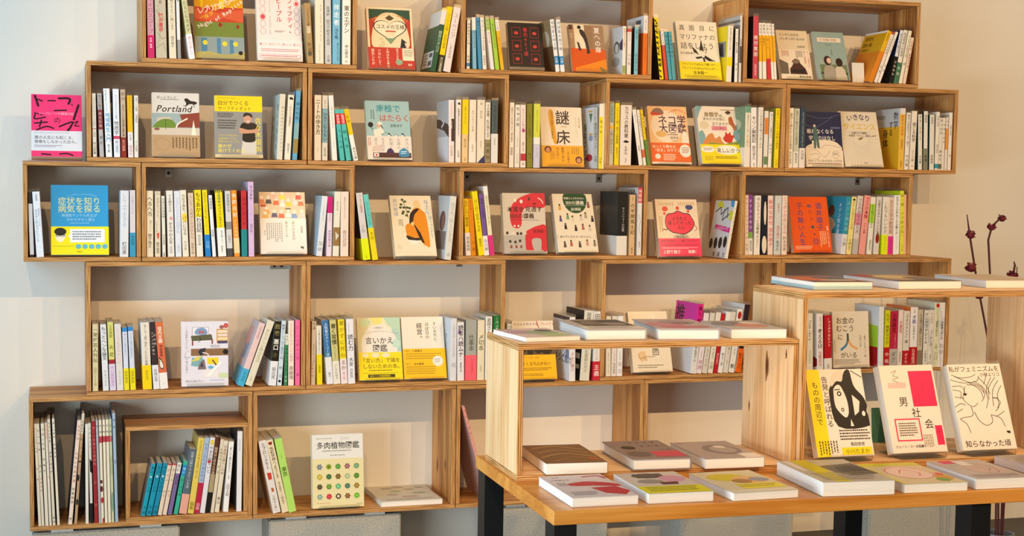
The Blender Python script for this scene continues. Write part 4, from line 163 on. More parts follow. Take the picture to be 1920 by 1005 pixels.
['F','cream book with a dark green circle and tiny people','books on show,cover forward',(1.3919,-.194,.9671),(-.3665,0,0),.1319,.1893,.022,'e3cda4','e3cda4',[('E',.555,.1,.3,.235,'244a2a'),('H','常識にとらわれない',.28,.055,.058,'e6dcbc',2),('H','100の講義',.31,.115,.105,'e6dcbc',2),('L',[(.28,.2),(.82,.2)],.006,'e6dcbc'),('H','森博嗣',.43,.235,.085,'e6dcbc',1),('L',[(.03,.705),(.03,.77)],.006,'6a5c44'),('H','疑わずに生きるつまらなさ。',.08,.715,.064,'5a4c3c',1),('L',[(.97,.705),(.97,.77)],.006,'6a5c44'),('E',.16,.19,.022,.018,'4c3a2c'),('P',[(.135,.208),(.185,.208),(.195,.28),(.125,.28)],'d0a030'),('E',.88,.15,.022,.018,'4c3a2c'),('P',[(.855,.168),(.905,.168),(.915,.24),(.845,.24)],'8a4a4c'),('E',.15,.39,.022,.018,'4c3a2c'),('P',[(.125,.408),(.175,.408),(.185,.48),(.115,.48)],'5a4a7c'),('E',.33,.35,.022,.018,'4c3a2c'),('P',[(.305,.368),(.355,.368),(.365,.44),(.295,.44)],'5c9a6c'),('E',.45,.39,.022,.018,'4c3a2c'),('P',[(.425,.408),(.475,.408),(.485,.48),(.415,.48)],'d8c090'),('E',.66,.37,.022,.018,'4c3a2c'),('P',[(.635,.388),(.685,.388),(.695,.46),(.625,.46)],'c8b4a4'),('E',.78,.33,.022,.018,'4c3a2c'),('P',[(.755,.348),(.805,.348),(.815,.42),(.745,.42)],'a49a84'),('E',.94,.39,.022,.018,'4c3a2c'),('P',[(.915,.408),(.965,.408),(.975,.48),(.905,.48)],'23202a'),('E',.25,.52,.022,.018,'4c3a2c'),('P',[(.225,.538),(.275,.538),(.285,.61),(.215,.61)],'23202c'),('E',.5,.55,.022,.018,'4c3a2c'),('P',[(.475,.568),(.525,.568),(.535,.64),(.465,.64)],'1c1c24'),('E',.68,.53,.022,.018,'4c3a2c'),('P',[(.655,.548),(.705,.548),(.715,.62),(.645,.62)],'b8605c'),('E',.85,.55,.022,.018,'4c3a2c'),('P',[(.825,.568),(.875,.568),(.885,.64),(.815,.64)],'cbb08a'),('E',.18,.83,.022,.018,'4c3a2c'),('P',[(.155,.848),(.205,.848),(.215,.92),(.145,.92)],'5a4a4c'),('E',.34,.81,.022,.018,'4c3a2c'),('P',[(.315,.828),(.365,.828),(.375,.9),(.305,.9)],'b0604c'),('E',.55,.83,.022,.018,'4c3a2c'),('P',[(.525,.848),(.575,.848),(.585,.92),(.515,.92)],'4a3c3c'),('E',.74,.8,.022,.018,'4c3a2c'),('P',[(.715,.818),(.765,.818),(.775,.89),(.705,.89)],'c4907c'),('E',.92,.81,.022,.018,'4c3a2c'),('P',[(.895,.828),(.945,.828),(.955,.9),(.885,.9)],'8a7460')],1,0],
['S','book','thick black book with white lower band,sixth from left in the third middle-row box','upright books in the stacked boxes',(1.575,-.0752,.9577),0,.1348,.1954,.0328,'202020','343432',(.6944,'e2d8c8'),[('Y','サリンジャーの記憶',.2458,.6279,.1,'c4beb0',0)],[('E',.75,.74,.22,.1,'2a2a2a'),('V','伝説',.75,.68,.16,'e2d8c8',1)]],
['S','book','tan book,seventh from left in the third middle-row box','upright books in the stacked boxes',(1.6165,-.0815,.9577),0,.1285,.1862,.0178,'d2b084','d2b084',None,[('Y','の半開風土記',.1364,.6608,.0,'4c3c28',2),('Y','平松洋子',.0315,.1189,.0,'5a4a34',0),('Y','晶文社',.8706,.9755,.0,'4c3a24',0)],[]],
['S','book','white book with red section,eighth from left in the third middle-row box','upright books in the stacked boxes',(1.6427,-.0663,.9577),0,.1437,.2082,.0146,'dcd8d0','d3d0c8',None,[('R',.0,0,1.0,.2269,'c84a4c'),('L',[(.2,.4),(.7,.5),(.3,.6),(.8,.7)],.05,'55534e'),('Y','地獄絵',.0235,.2113,.0,'f0dcd4',1),('Y','中国の本',.7903,.8842,.0,'5a5650',0)],[('H','地獄絵',.05,.02,.28,'3a3a38',2)]],
['F','book with a pink cloud speech bubble and pink band in the gap','books on show,cover forward',(1.7281,-.194,.9524),(-.2618,0,0),.1436,.1842,.02,'e2c396','e2c396',[('P',[(.2,.38),(.26,.26),(.4,.24),(.52,.2),(.66,.24),(.78,.25),(.86,.34),(.9,.42),(.84,.52),(.74,.58),(.62,.62),(.46,.6),(.34,.58),(.22,.5)],'23182c'),('P',[(.215,.39),(.27,.275),(.4,.255),(.52,.215),(.65,.255),(.77,.265),(.845,.345),(.88,.42),(.825,.51),(.73,.565),(.62,.605),(.46,.585),(.35,.565),(.235,.49)],'e8244c'),('H','よかれと',.36,.3,.095,'2c1020',3),('H','思ってやった',.26,.38,.095,'2c1020',3),('H','のに',.48,.46,.095,'2c1020',3),('E',.22,.17,.07,.045,'d8402c'),('E',.52,.155,.04,.035,'d8402c'),('E',.8,.14,.09,.045,'2c3c7c'),('E',.77,.21,.03,.025,'d8402c'),('E',.2,.25,.03,.025,'d8402c'),('P',[(.34,.68),(.4,.62),(.7,.62),(.76,.68)],'b8a484'),('H','清田隆之',.42,.635,.07,'3c2c2c',1),('GV',.08,.06,.45,.12,8,'b89a74'),('GV',.55,.05,.95,.12,8,'b89a74'),('GV',.06,.3,.16,.6,2,'b89a74'),('R',.12,.52,.24,.54,'8a3c3c'),('L',[(.9,.45),(.95,.52),(.88,.55)],.014,'b83c5c'),('B',.685,'e42c5c'),('H','女は「わかる！」、男は「マジで？」',.06,.71,.053,'3a1020',2),('G',.06,.79,.97,.82,2,'a01838'),('G',.06,.84,.95,.87,2,'f0a0b4'),('H','上野千鶴子',.08,.885,.085,'f6dce0',2),('H','推薦！',.68,.885,.08,'f6dce0',2)],1,0],
['S','book','thin cream book,first from left in the second middle-row gap','upright books in the stacked boxes',(1.9438,-.0837,.9472),.1617,.1263,.1831,.0092,'e5d8b4','d3d3d6',None,[('Y','ガールズトーク',.1068,.6225,.0,'9a8c4c',0)],[('P',[(.1,.04),(.35,.0),(.5,.12),(.2,.14)],'d6d23c'),('P',[(.8,.0),(1,.0),(1,.12),(.85,.1)],'4c9ac8'),('L',[(.1,.2),(.35,.12),(.4,.25),(.7,.12),(.75,.3)],.03,'2c2c30'),('L',[(.55,.15),(.5,.35),(.85,.22)],.03,'2c2c30'),('P',[(.8,.18),(1,.18),(1,.34),(.85,.34)],'d6d23c'),('P',[(.2,.42),(.98,.47),(.98,.56),(.2,.5)],'d8328c'),('H','ールズトーク',.24,.45,.11,'f0e8ec',2),('E',.12,.76,.09,.09,'2c201c'),('E',.36,.75,.09,.1,'2c201c'),('E',.6,.74,.09,.1,'2c201c'),('E',.84,.72,.09,.1,'2c201c'),('H','黒',.3,.9,.12,'2c2c30',2),('H','堀',.55,.9,.12,'2c2c30',2),('H','吉',.8,.9,.12,'2c2c30',2)]],
['S','book','tan book,first from left in the last middle-row box','upright books in the stacked boxes',(2.0115,-.0802,.9577),-.0264,.1298,.1882,.0128,'e4c4a4','e4c4a4',None,[('Y','すなことはほかですか',.0319,.7411,.0,'b06c5c',0),('Y','山田',.7943,.9362,.0,'8a6a54',0)],[]],
['S','book','purple book with white lower band,second from left in the last middle-row box','upright books in the stacked boxes',(2.0257,-.0796,.9577),-.0286,.1304,.189,.0124,'844492','844492',(.7244,'e4dccb'),[('R',.0,.6184,1.0,.7244,'7ca84c'),('Y','女子学の教室',.053,.583,.0,'d4b4d8',0),('Y','雨宮処凛',.7597,.9364,.0,'3a342c',0)],[('R',.0,.6184,1.0,.7244,'7ca84c')]],
['S','book','cream book,third from left in the last middle-row box','upright books in the stacked boxes',(2.0439,-.081,.9577),0,.129,.1869,.0199,'ecdcc8','ecdcc8',None,[('Y','ほんのちょっと当事者',.0233,.6494,.0,'4c342c',1),('Y','青山ゆみこ',.6673,.8819,.0,'7c5c50',0)],[]],
['S','book','black book,fourth from left in the last middle-row box','upright books in the stacked boxes',(2.0693,-.0804,.9577),-.0175,.1296,.1879,.0196,'1a1e2e','141824',None,[('R',.0,.918,1.0,1.0,'1a1e2e'),('E',.6,.3,.22,.2,'e4d0b0'),('E',.5,.83,.42,.15,'e4cda4')],[]],
['S','book','pale pink book,fifth from left in the last middle-row box','upright books in the stacked boxes',(2.0925,-.0809,.9577),-.0218,.1291,.1871,.0174,'eac4b4','eac4b4',None,[('Y','駄目な世代',.0573,.5054,.0,'c84c5c',2),('Y','酒井順子',.5412,.8638,.0,'c84c5c',1)],[]],
['S','book','pale grey book,sixth from left in the last middle-row box','upright books in the stacked boxes',(2.1143,-.0807,.9577),0,.1293,.1874,.0227,'c8d0cc','c8d0cc',None,[('Y','男尊女子',.129,.2903,.0,'cc6c64',1),('Y','酒井順子',.5054,.7384,.0,'cc6c64',1),('Y','集英社',.7563,.9355,.0,'55605c',0)],[]],
['S','book','cream book,seventh from left in the last middle-row box','upright books in the stacked boxes',(2.1414,-.0805,.9577),-.0126,.1295,.1877,.0183,'eac8b4','eac8b4',None,[('Y','ニッポンのおじさん',.0215,.6487,.0,'b05c58',1),('Y','鈴木涼美',.6846,.9355,.0,'7c4c48',0)],[]],
['F','bright orange book with purple-blue kanji columns','books on show,cover forward',(2.1946,-.194,.9636),(-.2443,0,0),.1397,.1839,.018,'df5410','df5410',[('V','酒井順子',.75,.1,.165,'54427c',2),('V','子の無い人生',.26,.1,.165,'54427c',2),('P',[(.46,.14),(.56,.14),(.56,.19),(.46,.19)],'7c4a5c'),('E',.52,.27,.05,.035,'c85020'),('E',.54,.4,.04,.03,'c04c20'),('P',[(.5,.54),(.56,.51),(.6,.54),(.55,.58)],'3c4c6c'),('E',.58,.67,.025,.018,'3c4c6c'),('O',.6,.8,.07,.05,.018,'7c4a6c'),('O',.6,.8,.035,.025,.014,'7c4a6c'),('B3',.5,'df5410'),('GV',.72,.62,.9,.9,4,'f0c49c'),('V','結婚した人でも子が',.93,.52,.055,'f4d4b4',1),('G',.06,.88,.5,.95,3,'f0c49c')],1,0],
['S','book','teal book with white lower band,eighth from left in the last middle-row box','upright books in the stacked boxes',(2.3533,-.0814,.9593),.0945,.1286,.1863,.0167,'3492ac','2c90ae',(.6489,'dcdbdc'),[('Y','メゾン刻の湯',.0699,.6029,.0,'8cccdc',0),('Y','小野',.7132,.8603,.0,'5c5c5c',0)],[('P',[(.1,1),(.12,.45),(.3,.36),(.5,.4),(.62,.5),(.5,.6),(.52,.68),(.3,.7)],'ccb4a0'),('E',.38,.25,.14,.1,'5a3430'),('V','メゾン刻の湯',.75,.1,.13,'dcecec',1),('E',.55,.82,.18,.08,'b02c84')]],
['S','book','yellow book,ninth from left in the last middle-row box','upright books in the stacked boxes',(2.3739,-.0816,.9591),.0821,.1284,.186,.0176,'e4d88c','e4d88c',None,[('P',[(.2,.04),(.6,.03),(.8,.06),(.4,.07)],'1c1a10'),('Y','わたしの洋子さんの本',.0681,.5654,.0,'6a5c24',0),('Y','大橋弘子',.7311,.9337,.0,'6a5c24',0)],[]],
['S','book','pale grey book with pink section,tenth from left in the last middle-row box','upright books in the stacked boxes',(2.3948,-.0796,.9593),.0822,.1304,.189,.02,'d4c4bc','d4c4bc',None,[('R',.0,.2995,1.0,.4991,'d88aa4'),('R',.0,.735,1.0,1.0,'b9b0aa'),('Y','ブスの自信の持ち方',.0454,.6443,.0,'6a4450',1)],[('R',.0,.2995,1.0,.4991,'d88aa4'),('R',.0,.735,1.0,1.0,'b9b0aa')]],
['S','book','pink book,eleventh from left in the last middle-row box','upright books in the stacked boxes',(2.4194,-.0787,.9596),.0854,.1313,.1904,.0227,'e49c94','e49c94',None,[('Y','ブスの本懐',.0325,.3935,.0,'9c1c34',2),('Y','カレー沢薫',.4657,.6462,.0,'6a1c2c',1)],[]],
['S','book','white book with lime green section,twelfth from left in the last middle-row box','upright books in the stacked boxes',(2.4494,-.0816,.9586),.0522,.1284,.1861,.0174,'e4e0cc','e4e0cc',None,[('R',.0,.1218,1.0,.4539,'a4d43c'),('Y','生き延びるための',.1402,.5461,.0,'33401c',1),('Y','田房永子',.7491,.9336,.0,'3a382c',0)],[('R',.0,.1218,1.0,.4539,'a4d43c')]],
['S','book','white book,thirteenth from left in the last middle-row box','upright books in the stacked boxes',(2.4741,-.081,.9584),.0348,.129,.1869,.019,'d8ccc4','d8ccc4',None,[('E',.55,.72,.36,.09,'8a2c1c'),('P',[(.4,.6),(.75,.64),(.6,.68)],'3c6a2c'),('Y','父滅するオナニストたち',.0515,.6397,.0,'33282a',1)],[]],
['S','book','white book with yellow lower band,fourteenth from left in the last middle-row box','upright books in the stacked boxes',(2.5039,-.0809,.9577),0,.1291,.1871,.0215,'e4dccb','e4dccb',(.6581,'d9e81e'),[('Y','これでもいいのだ',.0882,.6397,.0,'4c4438',1),('Y','ジェーン・スー',.6949,.9338,.0,'4c5010',0)],[]],
['S','book','cream book with pink lower band,fifteenth from left in the last middle-row box','upright books in the stacked boxes',(2.5254,-.0819,.9577),0,.1281,.1856,.0192,'dcbca4','dcbca4',(.6827,'d4368c'),[('Y','女のお悩み動物園',.0427,.6364,.0,'8a5c50',0),('Y','ジェーン・スー',.7291,.9332,.0,'5c1038',0)],[]],
['S','book','white book,sixteenth from left in the last middle-row box','upright books in the stacked boxes',(2.547,-.0772,.9577),-.0132,.1328,.1924,.0224,'e9e8ed','dcdbe0',None,[('Y','生きるとか死ぬとか父親とか',.0215,.6667,.0,'2c2a30',2),('Y','ジェーン・スー',.6846,.9176,.0,'4c4a50',0)],[]],
['S','book','yellow book,seventeenth from left in the last middle-row box','upright books in the stacked boxes',(2.5728,-.0673,.9577),-.0307,.1427,.2069,.0141,'dbdc46','bcd01e',None,[('O',.5,.66,.4,.05,.06,'a8a830'),('Y','桜一葉 つづ井さん',.0384,.6728,.0,'6a6a1c',1),('Y','つづ井',.8397,.9566,.0,'8a8a2c',0)],[]],
['S','book','thin peach book,eighteenth from left in the last middle-row box','upright books in the stacked boxes',(2.5869,-.0754,.9577),-.0304,.1346,.195,.009,'e4b494','e4b494',None,[],[]],
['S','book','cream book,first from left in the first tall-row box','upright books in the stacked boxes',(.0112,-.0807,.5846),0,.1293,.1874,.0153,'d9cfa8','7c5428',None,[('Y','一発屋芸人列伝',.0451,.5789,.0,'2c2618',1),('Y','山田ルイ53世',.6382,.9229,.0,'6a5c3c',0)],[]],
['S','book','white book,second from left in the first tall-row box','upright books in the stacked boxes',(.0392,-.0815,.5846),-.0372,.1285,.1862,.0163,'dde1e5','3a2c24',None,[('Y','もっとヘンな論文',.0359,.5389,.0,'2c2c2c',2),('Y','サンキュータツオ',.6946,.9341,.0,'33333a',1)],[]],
['S','book','yellow book with white lower band,third from left in the first tall-row box','upright books in the stacked boxes',(.0587,-.0774,.5846),-.0363,.1326,.1922,.0159,'d3d37a','d3d37a',(.6109,'d9cde5'),[('R',.0,.547,1.0,.6109,'9c2c36'),('Y','又吉直樹',.0418,.2276,.0,'6a6a30',0),('Y','火花',.3089,.5296,.0,'5c5c28',2),('Y','芥川賞受賞作',.6458,.9477,.0,'b484b4',0)],[('R',.0,.547,1.0,.6109,'9c2c36')]],
['S','book','white book,fourth from left in the first tall-row box','upright books in the stacked boxes',(.0774,-.0812,.5846),-.0369,.1288,.1867,.0183,'dbd7d5','dbd7d5',None,[('Y','しくじり先生みたいに',.0479,.5988,.0,'d8a0a4',0),('Y','キングコング',.7066,.9222,.0,'a09a9a',0)],[]],
['S','book','white book with yellow lower band,fifth from left in the first tall-row box','upright books in the stacked boxes',(.0978,-.0887,.5846),-.0313,.1213,.1758,.0131,'d1d9e9','d1d9e9',(.6497,'e9d91e'),[('R',.0,0,1.0,.0662,'3488cc'),('Y','僕の人生には事件が起きない',.0892,.4586,.0,'7c8cac',0),('Y','岩井勇気',.6879,.8917,.0,'8a7c10',0)],[('R',.0,0,1.0,.0662,'3488cc')]],
['S','book','white book with yellow lower band,sixth from left in the first tall-row box','upright books in the stacked boxes',(.1148,-.0873,.5846),-.0387,.1227,.1778,.0138,'d1d9e9','d1d9e9',(.6532,'e9d91e'),[('R',.0,0,1.0,.0656,'3488cc'),('Y','どうやら僕の日常生活は',.0858,.4893,.0,'7c8cac',0),('Y','岩井勇気',.691,.8928,.0,'8a7c10',0)],[('R',.0,0,1.0,.0656,'3488cc')]],
['S','book','white book with yellow lower band,seventh from left in the first tall-row box','upright books in the stacked boxes',(.1495,-.0793,.5846),-.0369,.1307,.1895,.0236,'e3dace','cadcea',(.6382,'efd00e'),[('Y','宝くじで1億円',.0332,.2705,.0,'4c443c',1),('Y','当たった人の末路',.2823,.6501,.0,'4c443c',1),('Y','鈴木信行',.7094,.8636,.0,'8a7410',0)],[]],
['S','book','black book with white lower band,eighth from left in the first tall-row box','upright books in the stacked boxes',(.1786,-.0785,.5846),-.0661,.1315,.1906,.0163,'372a2e','2c2226',(.6391,'e1e1e5'),[('Y','ナナメの夕暮れ',.142,.497,-.1,'cfc4b8',1),('Y','完全版',.1657,.355,.25,'cfc4b8',0),('Y','若林正恭',.6982,.8876,.0,'4c4a50',0)],[]],
['S','book','orange book with white lower band,ninth from left in the first tall-row box','upright books in the stacked boxes',(.1973,-.0781,.5846),-.078,.1319,.1911,.0208,'d46c46','c46440',(.7574,'ebe7e3'),[('P',[(.1,.52),(.4,.55),(.68,.64),(.62,.7),(.35,.71),(.15,.68)],'23201c'),('P',[(.14,.545),(.38,.57),(.62,.645),(.58,.685),(.36,.695),(.2,.665)],'ecdcd0'),('P',[(.14,.545),(.34,.57),(.3,.6),(.18,.6)],'9cc88c'),('Y','道内主義',.071,.3195,.0,'f4e4cc',3),('Y','渋谷直角',.3432,.5207,.0,'5c1c10',2),('Y','新潮社',.9112,.9349,.0,'5a5450',0)],[]],
['F','white book with a collage of desk,shelf and bench drawings','books on show,cover forward',(.2578,-.194,.5874),(-.0698,0,0),.1327,.1846,.018,'dfdeea','dfdeea',[('V','10年間飲みかけの',.11,.06,.055,'77747c',0),('V','午後の紅茶に',.11,.56,.055,'77747c',0),('R',.23,.09,.58,.22,'e9e6f0'),('L',[(.23,.09),(.58,.09),(.58,.22),(.23,.22),(.23,.09)],.006,'4c4a50'),('P',[(.28,.17),(.34,.11),(.48,.1),(.56,.17),(.5,.21),(.32,.2)],'7c9cc4'),('P',[(.38,.14),(.5,.15),(.48,.19),(.36,.18)],'b06a74'),('P',[(.2,.22),(.64,.2),(.67,.29),(.22,.3)],'5c5c44'),('L',[(.4,.24),(.4,.29),(.35,.32)],.012,'2c2a28'),('R',.22,.3,.25,.37,'8a3c44'),('R',.64,.28,.67,.35,'8a3c44'),('P',[(.75,.12),(.99,.12),(.99,.34),(.75,.34)],'c99a5c'),('R',.77,.14,.98,.18,'ecdcc4'),('R',.77,.195,.98,.235,'e8d4cc'),('R',.77,.25,.98,.29,'ecd9b0'),('R',.77,.305,.98,.345,'4c4870'),('E',.86,.09,.05,.03,'a0605c'),('E',.95,.07,.05,.04,'c05a50'),('H','岡田悠',.61,.36,.07,'9a98ac',1),('R',.2,.42,1,.53,'8a6648'),('E',.94,.475,.06,.04,'1c1a1a'),('P',[(.35,.47),(.4,.42),(.52,.41),(.48,.5),(.4,.53)],'2c2c3c'),('L',[(.45,.48),(.55,.5),(.58,.54)],.02,'efe8e8'),('P',[(.2,.68),(.22,.56),(.44,.54),(.46,.64),(.36,.7)],'7cacb8'),('P',[(.2,.62),(.3,.55),(.44,.53),(.36,.6)],'d8cc5c'),('P',[(.34,.74),(.38,.64),(.48,.58),(.52,.74)],'7c6a6c'),('P',[(.4,.7),(.43,.62),(.46,.7)],'2c3054'),('R',.55,.56,.78,.66,'ecd22a'),('L',[(.66,.6),(.74,.68)],.03,'6a5040'),('E',.62,.71,.06,.025,'6cacd0'),('E',.6,.79,.05,.03,'e0a49c'),('R',.45,.75,.78,.86,'e6e2e2'),('R',.8,.8,.98,.88,'c8d8ac'),('P',[(.5,.86),(.82,.62),(.86,.64),(.6,.84)],'f4f2ee'),('L',[(.06,.55),(.18,.55)],.012,'9a96a0'),('L',[(.07,.54),(.1,.47),(.17,.45)],.008,'9a96a0'),('H','別れを告げたい',.08,.9,.056,'77747c',0),('G',.6,.905,.93,.925,1,'8a9cc4')],1,1],
['S','book','pale pink book with teal lower band,tenth from left in the first tall-row box','upright books in the stacked boxes',(.4144,-.0787,.5903),.338,.1313,.1903,.0172,'e4c4c4','c9bcc4',(.7278,'46acd4'),[('Y','かみさまは中学生',.057,.2468,.0,'4c3c40',1),('Y','すみれ',.7785,.9304,.0,'1c5c7c',0)],[('R',0,.1,.6,.4,'d4a0a0'),('P',[(.2,.4),(.7,.35),(.6,.6),(.2,.62)],'8c9cc0'),('R',0,.74,1,1,'8cc0d4')]],
['S','book','white book,eleventh from left in the first tall-row box','upright books in the stacked boxes',(.4362,-.0743,.5912),.3383,.1357,.1966,.0199,'dfd9c5','e6e2d4',None,[('Y','あたらしい森の生活',.1227,.638,.0,'a49c84',0),('Y','作家',.8589,.9325,.0,'b4ac94',0)],[]],
['S','book','black book with white lower band,twelfth from left in the first tall-row box','upright books in the stacked boxes',(.5037,-.0812,.5864),.0896,.1288,.1867,.0203,'1e1c14','3a3a36',(.6173,'e3e5eb'),[('Y','教養',.0309,.2407,.0,'8a8048',2),('Y','悪口',.2716,.4506,.0,'f0ece0',3),('Y','本',.4753,.5741,.0,'5c5830',2),('Y','堀元見',.7099,.8951,.0,'4c4c50',1)],[]],
['S','book','pale blue book,thirteenth from left in the first tall-row box','upright books in the stacked boxes',(.5281,-.08,.5855),.0677,.13,.1883,.013,'cdddea','cdddea',None,[('E',.45,.93,.3,.02,'1c1c1c'),('Y','教養としての三国志入門',.0514,.6144,.0,'4c6c84',1),('Y','柿沼',.6634,.9082,.0,'5c7484',0)],[]],
['S','book','thin green book with white section,fourteenth from left in the first tall-row box','upright books in the stacked boxes',(.548,-.1069,.5848),.0226,.1031,.1495,.0091,'368658','5a5c54',None,[('R',.0,0,1.0,.2052,'e5e5dd'),('Y','落語の',.0201,.1898,.0,'3a3a34',0),('Y','教養の扉の本',.2515,.7299,.0,'1c5430',0),('Y','文庫',.7917,.946,.0,'b4dcc4',0)],[]],
['S','book','white book,fifteenth from left in the first tall-row box','upright books in the stacked boxes',(.5605,-.0802,.5846),0,.1298,.1881,.0161,'ecddd1','ecddd1',None,[('Y','うらおもてやさしい心理学',.0368,.638,.0,'c48a8c',0),('Y','斎藤環',.6994,.908,.0,'5a4c48',0)],[]],
['S','book','pink book,sixteenth from left in the first tall-row box','upright books in the stacked boxes',(.5808,-.0796,.5846),0,.1304,.189,.0134,'ea6ca4','ea6ca4',None,[('Y','ピンクの夢の心得',.077,.6149,.0,'c44c84',1),('Y','本',.7616,.9083,.0,'9c2c64',0)],[]],
['S','book','cream book,first from left in the second tall-row box','upright books in the stacked boxes',(.6268,-.0825,.5848),.0137,.1275,.1847,.013,'c7b096','c7b096',None,[('Y','永江朗',.0125,.1317,.0,'4c3c2c',1),('Y','私が本からもらった文章',.3576,.6587,.0,'8a705c',0),('Y','読書の道',.6587,.8846,-.25,'a8341c',1)],[]],
['S','book','white book with yellow lower band,second from left in the second tall-row box','upright books in the stacked boxes',(.6454,-.0911,.5846),-.0191,.1189,.1723,.0147,'e1ddd1','e1ddd1',(.4852,'e6d41c'),[('Y','二〇歳の自分に受けさせたい',.0674,.4717,.0,'4c4a44',1),('Y','古賀史健',.6604,.7951,.0,'5a5210',0)],[]],
['S','book','blue book with white lower band,third from left in the second tall-row box','upright books in the stacked boxes',(.6754,-.0807,.5846),-.0838,.1293,.1874,.0173,'3674ac','8aa8c4',(.5736,'e3e3e9'),[('R',.4,.92,.75,.97,'2c2c2c'),('Y','人気者のストーリー術',.0374,.5611,.0,'dce8f0',1),('Y','藤吉',.8105,.8853,.0,'4c4a50',0)],[]],
['S','book','yellow book with white lower band,fourth from left in the second tall-row box','upright books in the stacked boxes',(.695,-.0801,.5846),-.0777,.1299,.1882,.019,'c9c486','c9c486',(.6435,'e5e1d5'),[('Y','書く習慣',.0534,.3888,.0,'33321c',3),('Y','自分と人生が変わる',.4012,.6124,.0,'6a6840',0),('Y','いしかわゆき',.687,.923,.0,'4c4a40',0)],[]],
['S','book','yellow book with white lower band,fifth from left in the second tall-row box','upright books in the stacked boxes',(.7174,-.0793,.5846),-.0629,.1307,.1894,.0179,'edd82c','edd82c',(.6123,'ebdde1'),[('Y','書かずに死ね',.0099,.6025,.0,'8a7a20',1),('Y','るか',.6272,.7877,.0,'5a5450',1),('Y','野上祐',.8123,.9358,.0,'d06c7c',0)],[]],
['S','book','white book,sixth from left in the second tall-row box','upright books in the stacked boxes',(.7376,-.0785,.5846),-.0382,.1315,.1905,.0208,'e5e5ed','e5e5ed',None,[('Y','文章で伝える技術と力',.065,.2245,-.2,'7c7c84',0),('Y','読む力',.2368,.4945,.0,'33333a',2),('Y','大全',.5926,.7276,.0,'33333a',2),('Y','読書猿',.7644,.9117,.0,'7c7c84',0)],[]],
['F','cream and yellow phrase guide with a white arch on its cover','books on show,cover forward',(.775,-.194,.5908),(-.2618,0,0),.132,.1867,.018,'e6e0be','e6e0be',[('R',0,0,.25,.55,'d9cfa4'),('R',.8,.05,1,.55,'a8cfc4'),('E',.5,.45,.42,.34,'e7e3da'),('P',[(.3,0),(.6,0),(.55,.1),(.4,.12)],'e6dc7c'),('P',[(.62,0),(1,0),(1,.25),(.7,.12)],'b4d4bc'),('E',.2,.08,.12,.06,'c8d8a8'),('E',.88,.42,.1,.07,'bcdcd0'),('H','大野萌子',.38,.145,.055,'5c5c58',0),('C','よけいなひと言を好かれるセリフに変える',.1,.27,.93,.22,.04,'8a7c54',1),('H','言いかえ',.17,.31,.165,'2f3140',2),('H','図鑑',.33,.43,.175,'2f3140',2),('B',.56,'efd80e'),('E',.16,.605,.08,.03,'e6e0be'),('E',.39,.605,.1,.035,'e6e0be'),('E',.63,.605,.1,.035,'e6e0be'),('H','「言い方」で損を',.04,.645,.115,'55501c',1),('H','しないための本。',.08,.74,.115,'55501c',1),('G',.22,.84,.78,.865,1,'4c4810'),('G',.08,.885,.9,.9,1,'8a8010'),('R',.2,.91,.82,.96,'33320c'),('H','141シーンを徹底解説！',.24,.917,.05,'efd80e',1)],1,0],
['F','cream and orange-yellow management book with vertical title','books on show,cover forward',(.9114,-.194,.5911),(-.2793,0,0),.131,.1873,.018,'e3dcce','e3dcce',[('V','すいません、',.78,.085,.085,'2c2a28',1),('V','ほぼ日の',.6,.09,.095,'2c2a28',1),('V','経営。',.42,.095,.14,'2c2a28',2),('B',.515,'f2bc0c'),('H','聞き手',.06,.535,.035,'4c3c10',1),('H','川島蓉子',.22,.53,.06,'33280c',2),('G',.06,.59,.9,.7,3,'b08a14'),('H','語り手',.06,.745,.035,'4c3c10',1),('H','糸井重里',.24,.74,.06,'33280c',2),('G',.06,.8,.8,.94,4,'b08a14'),('E',.81,.72,.125,.085,'e3e0d4'),('G',.74,.68,.88,.75,3,'8a94a4')],1,0],
['S','book','white book,seventh from left in the second tall-row box','upright books in the stacked boxes',(1.0484,-.0808,.5846),0,.1292,.1873,.0185,'d4d8e4','ccd8e7',None,[('Y','心理士が見つけたほめ言葉',.0992,.6081,.0,'9aa4b4',0),('Y','堀',.6845,.8117,.0,'9aa4b4',0)],[('V','ヒトの目線',.2,.2,.2,'3a5c8c',2),('V','アドラー',.6,.25,.2,'7ca0c8',1)]],
['S','book','white book,eighth from left in the second tall-row box','upright books in the stacked boxes',(1.0707,-.0888,.5846),-.0136,.1212,.1757,.021,'e4e0e6','e4e0e6',None,[('P',[(.1,.15),(.4,.13),(.4,.2),(.1,.2)],'9c5cc0'),('Y','読者ハ読ムナ',.0516,.5951,.0,'23202a',3),('Y','(笑)',.6087,.663,.0,'4c4a50',0),('Y','藤田和日郎',.6902,.8533,.0,'33303a',1)],[]],
['S','book','thick grey book with pink lower band,ninth from left in the second tall-row box','upright books in the stacked boxes',(1.0956,-.0853,.5846),0,.1247,.1808,.0336,'a4a6a0','8a8c88',(.5794,'ee6474'),[('Y','仕事本',.2354,.5132,.0,'4c4c48',1),('Y','わたしたちの緊急事態日記',.619,.8836,.1,'a83444',0)],[]],
['S','book','tan book,tenth from left in the second tall-row box','upright books in the stacked boxes',(1.1323,-.0855,.5846),0,.1245,.1805,.022,'e5d4a2','e5d4a2',None,[('Y','〆切本',.2324,.5113,.0,'4c4430',1),('Y','左右社',.7503,.8566,.0,'8a7c54',0)],[]],
['S','book','white book,eleventh from left in the second tall-row box','upright books in the stacked boxes',(1.1574,-.0782,.5846),0,.1318,.191,.0203,'e9e5dd','cfd4d8',None,[('Y','岩田さん',.0226,.2739,.0,'33302c',2)],[('H','岩田',.3,.02,.3,'55585c',1)]],
